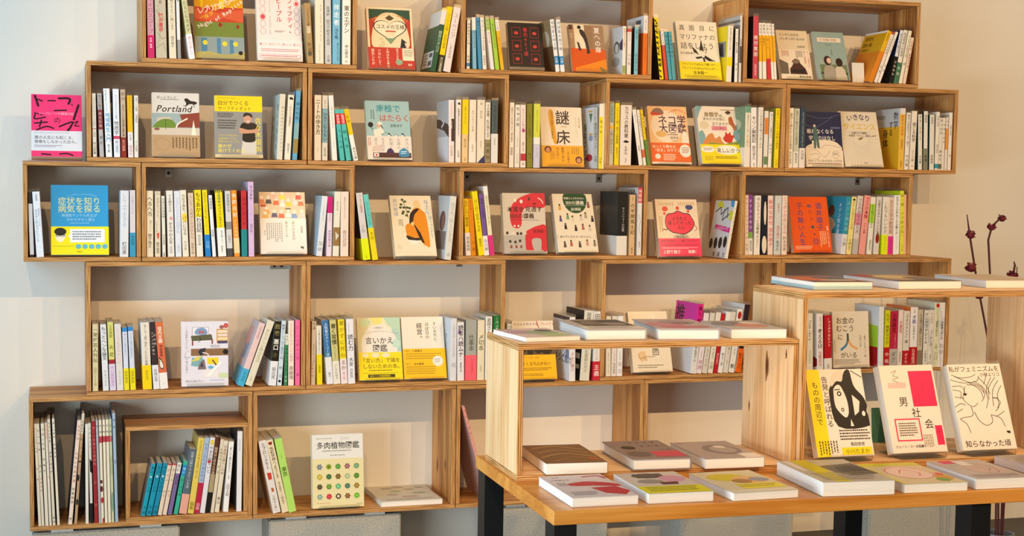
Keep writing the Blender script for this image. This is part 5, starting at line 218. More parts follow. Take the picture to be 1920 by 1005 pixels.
['S','book','green book,twelfth from left in the second tall-row box','upright books in the stacked boxes',(1.1825,-.0768,.5846),0,.1332,.1931,.0191,'267638','267638',None,[('Y','ペンギン',.0809,.2802,.0,'d9ecd8',1),('Y','ぼくの',.0311,.0809,.0,'d9ecd8',0)],[]],
['S','book','cream book,first from left in the tall-row gap','upright books in the stacked boxes',(1.2258,-.0854,.5726),0,.1246,.1806,.0122,'d2c4a4','d2c4a4',None,[('Y','日本の本',.0278,.2361,.0,'5c5444',0)],[]],
['F','cream and yellow book behind the table,black crowd print on its band','books on show,cover forward',(1.2599,-.194,.5788),(-.2618,0,0),.1349,.1812,.018,'e4d0b4','e4d0b4',[('H','ワイルドサイドを',.04,.03,.075,'6a2c24',1),('H','ほっつき歩け',.06,.12,.085,'6a2c24',1),('L',[(.6,.0),(.68,.2)],.02,'c83c3c'),('H','ブレイディ',.68,.03,.07,'a83c34',1),('H','みかこ',.74,.12,.075,'a83c34',1),('R',.0,.44,1,.58,'5c4a2c'),('E',.2,.5,.1,.05,'1c1612'),('E',.4,.53,.08,.05,'1c1612'),('E',.6,.5,.1,.06,'1c1612'),('E',.8,.52,.12,.06,'1c1612'),('B',.58,'efb612'),('H','笑い、失笑と共感',.2,.61,.05,'a86c10',0),('H','出てくる凡人がない',.1,.7,.085,'4c380c',2),('G',.1,.8,.9,.86,2,'8a6410'),('G',.1,.9,.7,.95,2,'8a6410')],1,0],
['S','book','white book,second from left in the tall-row gap','upright books in the stacked boxes',(1.4283,-.0741,.5726),-.0155,.1359,.197,.0193,'e1e1e9','dcdde6',None,[('Y','ノンキな人の話',.0323,.2903,.0,'3a3c5c',1),('Y','テンに聞け',.5484,.8495,.0,'b04a5c',1)],[('H','ソフン籍',.1,.5,.22,'33446c',2),('H','テンに聞け',.1,.6,.2,'33446c',2),('R',.0,.0,1,.06,'3a2c34')]],
['S','book','thick cream book,third from left in the tall-row gap','upright books in the stacked boxes',(1.4619,-.0611,.5744),.0569,.1489,.2158,.0311,'dcd4bc','1e1c1c',None,[('Y','田嶋先生',.0256,.2717,.0,'33302a',1),('Y','人生相談の元士',.5079,.8819,.0,'8a8470',2)],[('R',.1,.62,.9,.7,'d8d2bc'),('R',.2,.78,.9,.84,'d8d2bc')]],
['S','book','white book with red lower band,fourth from left in the tall-row gap','upright books in the stacked boxes',(1.5051,-.0627,.5726),0,.1473,.2135,.0222,'e1dcd8','e1dcd8',(.7211,'c42c3c'),[('Y','田嶋',.0239,.2231,.0,'33302a',1),('Y','愛という名',.502,.7012,.0,'9a9490',0),('Y','主義',.761,.9402,.0,'f0c8c8',2)],[]],
['S','book','cream book,first from left in the third tall-row box','upright books in the stacked boxes',(1.5479,-.0817,.5846),-.0134,.1283,.1859,.0163,'e3d5b8','e3d5b8',None,[('Y','これやこの',.5904,.7458,.0,'6a5f4a',0),('Y','サンキュータツオ',.774,.9576,.0,'6a5f4a',0)],[]],
['S','book','cream book,second from left in the third tall-row box','upright books in the stacked boxes',(1.5665,-.0816,.5846),0,.1284,.1861,.0164,'e5d1bc','e5d1bc',None,[('Y','まとまらない言葉',.5904,.7458,.0,'8a6a5c',0),('Y','荒井裕樹',.774,.9576,.0,'6a5348',0)],[]],
['S','book','white book,third from left in the third tall-row box','upright books in the stacked boxes',(1.5846,-.0815,.5846),0,.1285,.1863,.0181,'e9e8e9','e9e8e9',None,[('Y','ぼそぼそ声の本',.5904,.7316,.0,'6a6a70',0),('Y','栗田',.7458,.9718,.0,'c08a94',0)],[]],
['F','cream plastic-wrapped book with a square-framed kanji seal','books on show,cover forward',(1.6479,-.194,.5919),(-.2967,0,0),.1339,.1928,.02,'e3cda4','e3cda4',[('R',.55,.7,.68,.78,'e8d6b4'),('L',[(.54,.62),(.68,.62),(.68,.72),(.54,.72),(.54,.62)],.016,'3a302a'),('H','図',.555,.625,.11,'3a302a',2),('P',[(.16,.72),(.2,.66),(.34,.66),(.38,.8),(.22,.83)],'d9b98c'),('L',[(.16,.7),(.2,.78),(.3,.76),(.36,.82)],.01,'7c5c44'),('G',.3,.74,.6,.77,1,'a08a6c'),('G',.12,.88,.8,.95,2,'8a7a64'),('L',[(.6,.05),(.8,.3)],.02,'f4ecd0')],1,0],
['S','book','pink book with white lower band,fourth from left in the third tall-row box','upright books in the stacked boxes',(1.833,-.0586,.5865),.101,.1514,.2194,.0192,'d42484','d630a4',(.4499,'dcdcde'),[('Y','推し、燃ゆ',.0342,.3276,.0,'3a1028',3),('Y','宇佐見りん',.6088,.8289,.0,'33303a',1)],[('V','推し',.25,.03,.4,'3c1434',3),('E',.62,.28,.04,.02,'3c1434'),('R',0,.45,1,1,'d4dfe6')]],
['S','book','white book,fifth from left in the third tall-row box','upright books in the stacked boxes',(1.854,-.0778,.5867),.1198,.1322,.1916,.0174,'e4d4e0','e0b8c4',None,[('Y','くもをさがす',.6067,.7472,.0,'7c6a94',0),('Y','金原',.7612,.9438,.0,'b0506c',1)],[]],
['S','book','pale grey book,sixth from left in the third tall-row box','upright books in the stacked boxes',(1.8739,-.0775,.5867),.1273,.1325,.192,.0169,'d4ccbc','d4ccbc',None,[('Y','夜明けの話',.5927,.7191,.0,'6a6454',0),('Y','小川糸',.7472,.8876,.0,'8a8474',0)],[]],
['S','book','cream book,seventh from left in the third tall-row box','upright books in the stacked boxes',(1.8939,-.077,.5868),.1298,.133,.1928,.0169,'e4d8c4','e4d8c4',None,[('Y','推し短歌入門',.5938,.7619,.0,'6a5c48',0),('Y','小説',.8039,.93,.0,'4c4434',0)],[]],
['S','book','red book,eighth from left in the third tall-row box','upright books in the stacked boxes',(1.914,-.0799,.586),.1225,.1301,.1886,.0117,'bc1c26','bc1c26',None,[('Y','水たまり',.6562,.8567,.0,'e8b4b0',1)],[]],
['S','book','white book,ninth from left in the third tall-row box','upright books in the stacked boxes',(1.9287,-.0759,.5867),.1318,.1341,.1944,.0158,'e8e8e8','e8e8e8',None,[('Y','ゆうこす',.6657,.8886,.0,'2c2c2c',2)],[]],
['S','book','white book,tenth from left in the third tall-row box','upright books in the stacked boxes',(1.947,-.0759,.5866),.1212,.1341,.1943,.0165,'d8d0c0','d8d0c0',None,[('Y','僕ごう',.5822,.6936,.0,'4c463c',0),('Y','We',.805,.8607,.0,'4c463c',2)],[]],
['S','book','white book,eleventh from left in the third tall-row box','upright books in the stacked boxes',(1.9666,-.07,.587),.1282,.14,.2029,.0189,'e4e0d4','e4e0d4',None,[('E',.5,.1,.35,.06,'b02c2c'),('Y','お探し物は',.6123,.7326,.0,'55513f',0),('Y','新',.8529,.9465,.0,'1c1a18',2)],[]],
['S','book','orange book with black section,twelfth from left in the third tall-row box','upright books in the stacked boxes',(1.9898,-.0605,.5869),.1252,.1495,.2166,.0183,'e4661a','cfd8e0',None,[('R',.0,0,1.0,.6491,'2a2028'),('Y','朝井リョウ',.7118,.9499,.0,'5c2404',1)],[]],
['S','book','cream book,first from left in the last tall-row box','upright books in the stacked boxes',(2.2449,-.0826,.5846),-.0346,.1274,.1847,.0214,'ddd0b0','ddd0b0',None,[('T','Think clearly',.5,.12,.55,'55503f',1),('GV',.3,.65,.7,.9,3,'a09878')],[]],
['S','book','white book,second from left in the last tall-row box','upright books in the stacked boxes',(2.2811,-.0833,.5846),-.0433,.1267,.1836,.0227,'e7d8d4','d8d8dc',None,[('Y','最高のお話',.0618,.2382,.1,'8a7c7a',0),('Y','考える術',.2676,.6206,.0,'2c2826',2),('Y','加藤昌治',.6647,.9294,.0,'b06468',1)],[('V','術',.6,.2,.5,'2c2826',2),('E',.7,.86,.4,.1,'8a1c30')]],
['S','book','thick red book with white lower band,third from left in the last tall-row box','upright books in the stacked boxes',(2.3093,-.0876,.5846),-.0406,.1224,.1774,.0249,'b41c26','a81820',(.7866,'e4dcd4'),[('Y','！アイデアのヒント',.0427,.5762,.15,'f0dcd4',2),('Y','出版',.8811,.9726,.0,'6a5c54',0)],[('V','ト',.6,.1,.3,'ecd8d0',2)]],
['F','cream money book with a blue and orange person-shaped kanji','books on show,cover forward',(2.3513,-.194,.588),(-.1047,0,0),.1342,.1834,.018,'dfcdb0','dfcdb0',[('H','お金の',.09,.1,.17,'2c2826',1),('H','むこう',.09,.24,.17,'2c2826',1),('H','に',.13,.4,.15,'2c2826',1),('H','がいる',.2,.72,.155,'2c2826',1),('L',[(.41,.41),(.41,.5),(.36,.6),(.22,.68)],.055,'4480a8'),('L',[(.42,.5),(.5,.6),(.66,.67)],.05,'e0a45c'),('L',[(.41,.4),(.415,.52)],.05,'44584c'),('V','お金のため？',.76,.42,.055,'4c443c',1),('V','「経済」のためって、誰',.88,.4,.05,'4c443c',1),('G',.03,.85,.75,.95,4,'7c7060'),('GV',.02,.5,.08,.75,2,'a08c6c')],1,0],
['S','book','white book,fourth from left in the last tall-row box','upright books in the stacked boxes',(2.5072,-.0699,.5846),-.0182,.1401,.2031,.0175,'d4e0ea','c8d8e4',None,[],[('P',[(.25,.3),(.3,.28),(.95,.32),(.95,.66),(.25,.66)],'a4cc34'),('V','成長',.45,.29,.3,'3a442c',1),('R',.22,.66,.95,.98,'a81822')]],
['S','book','yellow book with red lower band,fifth from left in the last tall-row box','upright books in the stacked boxes',(2.5268,-.0786,.5846),0,.1314,.1904,.0184,'cccc1e','cccc1e',(.6365,'b41822'),[('Y','なぜ、無敗なのか',.0546,.5862,.0,'5c5c10',1),('Y','中嶋',.7011,.931,.0,'f0c8b8',0)],[]],
['S','book','thick red book with pale grey lower band,sixth from left in the last tall-row box','upright books in the stacked boxes',(2.5465,-.0804,.5846),0,.1296,.1879,.0276,'b42646','8a1c30',(.6603,'b4b0a8'),[('Y','小売再生',.0408,.3761,.0,'4c101c',3),('Y','リアル店舗はメディアになる',.4052,.6385,.2,'f0c4c8',0),('Y','ダグ',.7114,.9009,.0,'4c463e',0)],[]],
['S','book','pale pink book,seventh from left in the last tall-row box','upright books in the stacked boxes',(2.5769,-.0782,.5846),0,.1318,.191,.0173,'e4d0c8','e0d8d4',None,[('Y','生産性',.1839,.3994,.0,'c05058',2),('Y','伊賀泰代',.7155,.9023,.0,'8a5c58',1)],[]],
['S','book','white book with red lower band,eighth from left in the last tall-row box','upright books in the stacked boxes',(2.5966,-.0809,.5846),0,.1291,.1871,.0227,'dad4c8','d8d4cc',(.6946,'b41626'),[('Y','「マネジメント」論',.0117,.5624,.0,'33302c',2),('Y','ダイヤ',.7386,.9295,.0,'f0c8b8',0)],[]],
['S','book','thick white book with red lower band,ninth from left in the last tall-row box','upright books in the stacked boxes',(2.6218,-.0722,.5846),0,.1378,.1997,.0272,'e5e5e9','e0702c',(.6584,'b41626'),[('Y','さあ、',.0317,.1281,.0,'33333a',1),('Y','才能',.135,.2727,.0,'1c3484',3),('Y','に目覚めよう',.2865,.5482,.0,'33333a',1),('Y','日本経済',.686,.9339,.0,'f0c8b8',0)],[]],
['S','book','tan book with brown lower band,tenth from left in the last tall-row box','upright books in the stacked boxes',(2.6509,-.0777,.5846),0,.1323,.1918,.019,'c0b08c','c0b08c',(.7011,'867660'),[('Y','人は誰でも講師になれる',.069,.6293,.0,'4c4430',1)],[]],
['S','book','white book,eleventh from left in the last tall-row box','upright books in the stacked boxes',(2.673,-.0794,.5846),0,.1306,.1893,.0184,'e1ddd5','23201e',None,[('Y','マンガでPDCA',.0408,.5948,.0,'33302c',2),('Y','川原慎也',.6968,.9009,.0,'4c463e',0)],[]],
['S','book','white book,twelfth from left in the last tall-row box','upright books in the stacked boxes',(2.6924,-.0792,.5846),0,.1308,.1895,.0182,'dfd9cd','dfd9cd',None,[('Y','マンガで',.0408,.2449,.0,'a04048',1),('Y','コーチング',.3469,.6385,.0,'2c2826',2),('Y','出版社',.7697,.8717,.0,'4c463e',0)],[]],
['S','book','cream book,thirteenth from left in the last tall-row box','upright books in the stacked boxes',(2.7117,-.062,.5846),0,.148,.2145,.0198,'ddddac','d8d8b8',None,[('E',.6,.05,.3,.03,'c8242c'),('Y','決算書の読み方',.2809,.5258,.0,'3a3a20',2),('Y','入門',.6289,.732,.0,'3a3a20',0),('Y','川口',.7577,.8866,.0,'5c5c34',0)],[]],
['S','book','white book,fourteenth from left in the last tall-row box','upright books in the stacked boxes',(2.7315,-.0627,.5846),0,.1473,.2135,.0205,'e3e1e5','e3e1e5',None,[('Y','決算書を読む術',.2892,.5746,.0,'33303a',2),('Y','佐伯',.6265,.808,.0,'8a8890',0)],[]],
['S','magazine','thin cream magazine,first from left in the big bottom-row magazine box','magazines in the bottom row',(-.1368,-.0124,.212),-.0369,.1976,.2864,.0075,'e4dac6','e4dac6',None,[('Y','スペクテイターの本',.0364,.2831,.0,'4c463a',0),('Y','特集',.387,.5948,.0,'b05a4c',0)],[]],
['S','magazine','thin cream magazine,second from left in the big bottom-row magazine box','magazines in the bottom row',(-.1281,-.0122,.212),-.0407,.1978,.2867,.0072,'e0d6c2','e0d6c2',None,[('Y','旅の特集',.0364,.2831,.0,'4c463a',0),('Y','雑誌',.387,.4909,.0,'4c463a',0),('Y','京都大阪',.5169,.6727,.0,'c05a3c',0)],[]],
['S','magazine','thin cream magazine,third from left in the big bottom-row magazine box','magazines in the bottom row',(-.1186,-.0121,.212),-.0361,.1979,.2868,.009,'e6dcc8','e6dcc8',None,[('Y','写真と言葉',.0364,.2701,.0,'5a5446',0),('Y','特集号',.3221,.4909,.0,'3c3830',0)],[]],
['S','magazine','thin white magazine with cream section,fourth from left in the big bottom-row magazine box','magazines in the bottom row',(-.1076,-.0109,.212),-.0373,.1991,.2885,.0065,'e8dece','e8dece',None,[('R',.0,.0026,1.0,.1576,'e0c0b0'),('Y','デザイン',.0155,.1576,.0,'c83a30',1),('Y','工芸',.3127,.5969,.0,'c86a50',0)],[('R',.0,.0026,1.0,.1576,'e0c0b0')]],
['S','magazine','thin cream magazine,fifth from left in the big bottom-row magazine box','magazines in the bottom row',(-.0987,-.005,.212),-.0419,.205,.2985,.0076,'ddd3c0','ddd3c0',None,[('Y','住まいの手帖',.0225,.2225,.0,'3c3830',0),('Y','建築と庭の本',.2975,.51,.0,'3c3830',1),('Y','雑誌',.91,.985,.0,'33302a',0)],[]],
['S','magazine','thin cream magazine,sixth from left in the big bottom-row magazine box','magazines in the bottom row',(-.0866,-.005,.212),-.0409,.205,.2994,.0069,'e6dcca','1a1512',None,[('Y','暮しの教室',.0249,.187,.0,'4c463a',0),('Y','料理の本',.2244,.3741,.0,'3c3830',1)],[]],
['S','magazine','cream magazine,seventh from left in the big bottom-row magazine box','magazines in the bottom row',(-.0574,-.0079,.213),.0912,.2021,.2929,.0108,'e9d5c4','23285c',None,[('Y','美術手帖',.0408,.1939,.0,'c07a6c',0),('Y','日本の名画百選',.2959,.602,.0,'b86a5c',1),('Y','特集美術',.6403,.8061,.0,'4c3c34',0),('Y','本',.9082,.9847,.0,'33302a',0)],[]],
['S','magazine','thin tan magazine with cream section,eighth from left in the big bottom-row magazine box','magazines in the bottom row',(-.041,-.005,.2126),.0722,.205,.3116,.0076,'b89876','23242c',None,[('R',.0,.4281,1.0,.44,'33241c'),('R',.0,0,1.0,.1823,'cfc8b4'),('E',.3,.58,.4,.03,'2c2420'),('E',.5,.8,.4,.03,'2c2420'),('Y','民藝百年',.0624,.1763,.0,'3c3428',0),('Y','器の旅',.1942,.4221,.0,'7c5444',0)],[]],
['S','magazine','thin white magazine,ninth from left in the big bottom-row magazine box','magazines in the bottom row',(-.0098,-.0161,.212),0,.1939,.2811,.0081,'e2ded6','9aa4ac',None,[],[]],
['S','magazine','thin pale grey magazine with black section,tenth from left in the big bottom-row magazine box','magazines in the bottom row',(.003,-.0148,.212),-.0169,.1952,.2829,.0073,'d6d2ca','d6d2ca',None,[('R',.0,.7984,1.0,1.0,'1c1a1a'),('P',[(.2,.35),(1,.38),(1,.5),(.3,.48)],'1c1a1a'),('Y','おばんざい',.0292,.2546,.0,'55503f',0)],[]],
['S','magazine','red magazine,eleventh from left in the big bottom-row magazine box','magazines in the bottom row',(.0143,-.0104,.212),-.0253,.1996,.2893,.0106,'94282e','7c7c80',None,[('Y','美しい和菓子の図鑑集',.0494,.439,.0,'c8706c',0),('Y','日本',.4909,.9325,.0,'c8706c',0)],[]],
['S','magazine','thin pale grey magazine,twelfth from left in the big bottom-row magazine box','magazines in the bottom row',(.0263,-.0092,.212),-.0254,.2008,.291,.006,'b4b4bc','b4b4bc',None,[('Y','暮し',.0284,.1576,.0,'3c3c48',0)],[]],
['S','magazine','thin cream magazine,thirteenth from left in the big bottom-row magazine box','magazines in the bottom row',(.0331,-.0091,.212),-.0206,.2009,.2911,.0074,'e5dcc8','e5dcc8',None,[('R',.0,.1576,1.0,.2222,'b8404c'),('E',.4,.6,.4,.02,'5c1c24'),('E',.4,.67,.5,.03,'5c1c24'),('E',.5,.78,.5,.03,'b83034'),('P',[(.4,.96),(1,.95),(1,1),(.4,1)],'b83034'),('Y','手帖',.0284,.1447,.0,'33302c',2)],[]],
['S','magazine','thin cream magazine,fourteenth from left in the big bottom-row magazine box','magazines in the bottom row',(.0426,-.009,.212),-.0196,.201,.2913,.0074,'e6deca','e6deca',None,[('R',.0,.1576,1.0,.2158,'b8404c'),('Y','手帖',.0284,.1447,.0,'33302c',2)],[('R',.0,.1576,1.0,.2158,'b8404c')]],
['S','magazine','thin cream magazine,fifteenth from left in the big bottom-row magazine box','magazines in the bottom row',(.0517,-.0089,.212),-.0197,.2011,.2915,.0078,'e4dcc8','e4dcc8',None,[('R',.0,.1576,1.0,.2158,'b8404c'),('Y','手帖',.0284,.1447,.0,'33302c',2)],[('R',.0,.1576,1.0,.2158,'b8404c')]],
['S','magazine','thin pale green magazine,sixteenth from left in the big bottom-row magazine box','magazines in the bottom row',(.0611,-.0082,.212),-.0211,.2018,.2924,.007,'c0c8a8','c0c8a8',None,[('R',.0,.1598,1.0,.2178,'b86464'),('E',.5,.45,.5,.1,'a4b88c'),('E',.5,.8,.5,.1,'7ca08c'),('Y','手帖',.0309,.1469,.0,'33302c',2)],[]],
['S','magazine','thin pale blue magazine,seventeenth from left in the big bottom-row magazine box','magazines in the bottom row',(.0709,-.005,.212),-.0222,.205,.3091,.0081,'a0b8d0','6a94c4',None,[('Y','建築',.0341,.1561,.0,'4c6484',0),('Y','京都',.4244,.461,.0,'4c6484',0)],[]],
['S','book','teal book,first from left in the inner bottom-row crate','upright books in the stacked boxes',(.1415,-.1059,.2263),.1999,.1041,.1509,.0117,'189ab6','7c8488',None,[('E',.5,.25,.2,.02,'d8ecf0'),('Y','男はつらいよの',.0467,.5607,.0,'0c4c60',0),('Y','文庫',.7944,.9813,.0,'0c4c60',0)],[]],
['S','book','teal book,second from left in the inner bottom-row crate','upright books in the stacked boxes',(.156,-.1055,.2271),.2153,.1045,.1514,.0143,'1892b2','1892b2',None,[('E',.5,.25,.2,.02,'d8ecf0'),('Y','女はつらいよの',.0467,.5607,.0,'0c4c60',0),('Y','文庫',.7944,.9813,.0,'0c4c60',0)],[]],
['S','book','teal book,third from left in the inner bottom-row crate','upright books in the stacked boxes',(.1728,-.1054,.2267),.2152,.1046,.1516,.0127,'1888aa','1888aa',None,[('E',.5,.25,.2,.02,'d8ecf0'),('Y','犬はつらいよの',.0467,.5607,.0,'0c4c60',0),('Y','文庫',.7944,.9813,.0,'0c4c60',0)],[]],
['S','book','cream book,fourth from left in the inner bottom-row crate','upright books in the stacked boxes',(.1885,-.1073,.2262),.196,.1027,.1488,.0111,'dccbb8','dccbb8',None,[('R',.0,0,1.0,.0309,'b04048'),('Y','走る人',.0784,.3634,.0,'8a7c6c',0),('Y','村上',.5059,.6485,.0,'8a7c6c',0)],[('R',.0,0,1.0,.0309,'b04048')]],
['S','book','cream book,fifth from left in the inner bottom-row crate','upright books in the stacked boxes',(.2019,-.1072,.2262),.196,.1028,.149,.0111,'dccbb8','dccbb8',None,[('R',.0,0,1.0,.0309,'b04048'),('Y','歩く人',.0784,.3634,.0,'8a7c6c',0),('Y','村上',.5059,.6485,.0,'8a7c6c',0)],[('R',.0,0,1.0,.0309,'b04048')]],
['S','book','purple book with white section,sixth from left in the inner bottom-row crate','upright books in the stacked boxes',(.2163,-.106,.2262),.1892,.104,.1507,.0115,'766698','766698',None,[('R',.0,0,1.0,.2066,'e0dcd8'),('Y','猫町',.0188,.1831,.0,'33303a',0),('Y','月の本',.2535,.4178,.0,'33284c',0)],[('R',.0,0,1.0,.2066,'e0dcd8')]],
['S','book','teal book with blue section,seventh from left in the inner bottom-row crate','upright books in the stacked boxes',(.233,-.1035,.2261),.1848,.1065,.1544,.0115,'36ac94','36ac94',None,[('R',.0,0,1.0,.0757,'36ac94'),('R',.0,.0757,1.0,.2706,'1c84c4'),('Y','海の',.1101,.2477,.0,'b4dcf0',0),('Y','島へ行く本',.3165,.6606,.0,'145c4c',0)],[('R',.0,0,1.0,.0757,'36ac94'),('R',.0,.0757,1.0,.2706,'1c84c4')]],
['S','book','grey book with peach lower band,eighth from left in the inner bottom-row crate','upright books in the stacked boxes',(.2485,-.0808,.2273),.1617,.1292,.1872,.0204,'566674','6a747c',(.6925,'dca494'),[('Y','世界は夢でできている本',.0415,.6075,.0,'c0c8cc',0)],[]],
['S','book','yellow book,ninth from left in the inner bottom-row crate','upright books in the stacked boxes',(.2722,-.059,.2265),.1447,.151,.2189,.0171,'d9c45c','d9c45c',None,[('Y','クッズつくりのイエローページ',.0355,.5355,.0,'3c3818',1),('Y','編集',.8419,.9548,.0,'6a6024',0)],[]],
['S','book','pale blue book with red lower band,tenth from left in the inner bottom-row crate','upright books in the stacked boxes',(.2911,-.0593,.2259),.1387,.1507,.2184,.0138,'a4b8d8','a4b8d8',(.5955,'b42440'),[('Y','ひきこもりの本を作る',.0647,.5825,.0,'5c7098',0),('Y','出版',.8576,.9547,.0,'f0c4c8',0)],[]],
['S','book','white book,eleventh from left in the inner bottom-row crate','upright books in the stacked boxes',(.3067,-.0592,.2259),.137,.1508,.2186,.0142,'dcdbe4','dcdbe4',None,[('E',.45,.32,.35,.02,'c8343c'),('R',.2,.03,.8,.1,'d8c83c'),('Y','やまだ眠ないと',.1133,.4693,.0,'4c4454',1)],[]],
['S','book','brown book with tan section,twelfth from left in the inner bottom-row crate','upright books in the stacked boxes',(.323,-.0586,.2256),.1302,.1514,.2194,.0125,'56301f','3c281c',None,[('R',.0,.4871,1.0,.729,'a89874'),('R',.0,.729,1.0,1.0,'1c1814'),('Y','珈琲はじめる人の本',.1323,.4871,.0,'e0c8b0',1)],[]],
['S','book','thin cream book,thirteenth from left in the inner bottom-row crate','upright books in the stacked boxes',(.3369,-.063,.2253),.139,.147,.213,.0097,'d9ccb4','d9ccb4',None,[('Y','木綿の本',.1215,.2879,.0,'7c7060',0),('Y','手芸',.3378,.4875,.0,'7c7060',0)],[]],
['S','book','cream book,fourteenth from left in the inner bottom-row crate','upright books in the stacked boxes',(.349,-.0667,.2256),.1291,.1433,.2077,.0125,'dcd4c0','dcd4c0',None,[('Y','写真屋の暮らしの本',.0648,.4744,.0,'7c4438',0),('Y','青山',.7816,.884,.0,'3c3428',1)],[]],
['S','book','white book,fifteenth from left in the inner bottom-row crate','upright books in the stacked boxes',(.3731,-.0693,.2252),.0817,.1407,.2039,.0147,'eaeaea','eaeaea',None,[('Y','「良い人と縁が合わない」とき',.0486,.5347,.0,'3c3a38',1),('Y','山田太郎',.5868,.7778,.0,'4c4a48',0)],[]],
['S','book','white book,sixteenth from left in the inner bottom-row crate','upright books in the stacked boxes',(.4109,-.0495,.2242),.014,.1605,.2326,.0149,'e1e1e7','4c4a4c',None,[('T','Arthur World',.5,.1,.35,'4c5c9c',1)],[]],
['S','book','white book,first from left in the second bottom-row box','upright books in the stacked boxes',(.5176,-.0603,.212),-.2033,.1497,.217,.0226,'dfd9d5','ccb894',None,[('P',[(.25,.44),(.8,.45),(.75,.54),(.3,.54)],'c83c2c'),('P',[(.4,.65),(.7,.66),(.7,.71),(.4,.71)],'b0643c'),('Y','エプロンメモ2',.0337,.3933,.0,'3a3430',2),('Y','大橋歩の暮し',.7528,.9775,.0,'8a847c',0)],[]],
['S','book','cream book,second from left in the second bottom-row box','upright books in the stacked boxes',(.5442,-.0584,.212),-.2193,.1516,.2197,.0198,'e3d5b4','e3d5b4',None,[('P',[(.2,.03),(.8,.03),(.7,.07),(.3,.07)],'8a2c2c'),('Y','色彩学校へようこそ',.096,.5312,.0,'2c241c',2),('Y','末永蒼生・江崎泰子',.5759,.8884,.0,'4c4030',0)],[]],
['S','book','lime green book,third from left in the second bottom-row box','upright books in the stacked boxes',(.5645,-.0572,.212),-.2012,.1528,.2214,.0218,'b0dc6c','a4d060',None,[('Y','365',.2053,.2715,.0,'2c3c1c',1),('Y','東京',.3819,.5143,.0,'2c3c1c',2)],[]],
['F','white and pale yellow succulent encyclopedia with twenty small plants','books on show,cover forward',(.6372,-.194,.2156),(-.1047,0,0),.1542,.2157,.02,'e4e4e0','e4e4e0',[('R',0,.33,1,1,'e3daaa'),('G',.08,.05,.4,.07,1,'9a9a94'),('R',.55,.04,.72,.08,'d8d8d4'),('H','多肉植物図鑑',.085,.1,.14,'2c2c2a',2),('G',.2,.22,.8,.24,1,'4c4c48'),('G',.35,.28,.65,.3,1,'7c7c78'),('G',.08,.93,.36,.945,1,'c8806c'),('H','主婦の友社',.85,.945,.025,'6a6450'),('X',.14,.44,.062,'6a7484',6),('E',.14,.44,.028,.02,'8a94a4'),('X',.32,.44,.062,'8a9c2c',8),('E',.32,.44,.028,.02,'6a8420'),('X',.5,.44,.062,'4c8a3c',10),('E',.5,.44,.028,.02,'6cb04c'),('X',.68,.44,.062,'8a4c5c',6),('E',.68,.44,.028,.02,'b07c84'),('X',.86,.44,.062,'5c8c64',8),('E',.86,.44,.028,.02,'8cb890'),('X',.14,.575,.062,'b0a02c',8),('E',.14,.575,.028,.02,'d8cc5c'),('X',.32,.575,.062,'2c5c34',10),('E',.32,.575,.028,.02,'4c8450'),('X',.5,.575,.062,'6a5420',6),('E',.5,.575,.028,.02,'8a7430'),('X',.68,.575,.062,'9cb08c',8),('E',.68,.575,.028,.02,'c4d0a8'),('X',.86,.575,.062,'3c7c24',10),('E',.86,.575,.028,.02,'5c9c3c'),('X',.14,.71,.062,'4c4430',10),('E',.14,.71,.028,.02,'6a5c44'),('X',.32,.71,.062,'5c8434',6),('E',.32,.71,.028,.02,'7ca848'),('X',.5,.71,.062,'4caa74',8),('E',.5,.71,.028,.02,'8cd0a4'),('X',.68,.71,.062,'3c6c5c',10),('E',.68,.71,.028,.02,'5c8c7c'),('X',.86,.71,.062,'8a6c2c',6),('E',.86,.71,.028,.02,'b09444'),('X',.14,.845,.062,'7c9c8c',6),('E',.14,.845,.028,.02,'a4c0b0'),('X',.32,.845,.062,'b8243c',8),('E',.32,.845,.028,.02,'d85060'),('X',.5,.845,.062,'3c2c24',10),('E',.5,.845,.028,.02,'d8ccb4'),('X',.68,.845,.062,'7c5434',6),('E',.68,.845,.028,.02,'9c7048'),('X',.86,.845,.062,'5cae2c',8),('E',.86,.845,.028,.02,'84cc4c')],1,0],
['S','magazine','slim pink picture volume slumped alone in the third bottom-row box','magazines in the bottom row',(1.1691,-.005,.212),-.2795,.205,.305,.0093,'d9998f','d0928c',None,[('Y','桃色の画集',.0204,.3095,.0,'b06c64',0),('Y','展',.8197,.9558,.0,'8a4c48',0)],[]],
['L','thin pale book lying nearest the open end of the low table crate','books lying flat',(.8001,-1.5442,.8662),.1006,.121,.155,.0095,'cdb9b0',[('E',.3,.4,.3,.2,'b48c9c'),('E',.6,.5,.3,.2,'8aa07c'),('E',.75,.3,.15,.12,'4c4c54'),('R',.05,.05,.3,.12,'7c6c64'),('P',[(.4,.7),(.9,.6),(.95,.9),(.5,.95)],'a4b47c')],0,'T1t'],
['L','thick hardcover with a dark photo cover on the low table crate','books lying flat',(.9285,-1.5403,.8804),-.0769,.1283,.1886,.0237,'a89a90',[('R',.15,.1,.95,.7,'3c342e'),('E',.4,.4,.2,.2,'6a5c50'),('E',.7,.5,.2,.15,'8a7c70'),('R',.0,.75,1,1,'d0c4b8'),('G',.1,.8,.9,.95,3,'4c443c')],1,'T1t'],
['L','thick hardcover with a pinkish grey cover and dark title block','books lying flat',(1.0759,-1.5565,.8807),-.154,.13,.1911,.024,'b09c98',[('E',.3,.6,.3,.25,'b87c84'),('E',.6,.35,.3,.2,'8a8484'),('E',.5,.85,.4,.12,'b06a78'),('R',.45,.4,.75,.55,'3c3438'),('G',.46,.42,.74,.54,3,'b09c98')],1,'T1t'],
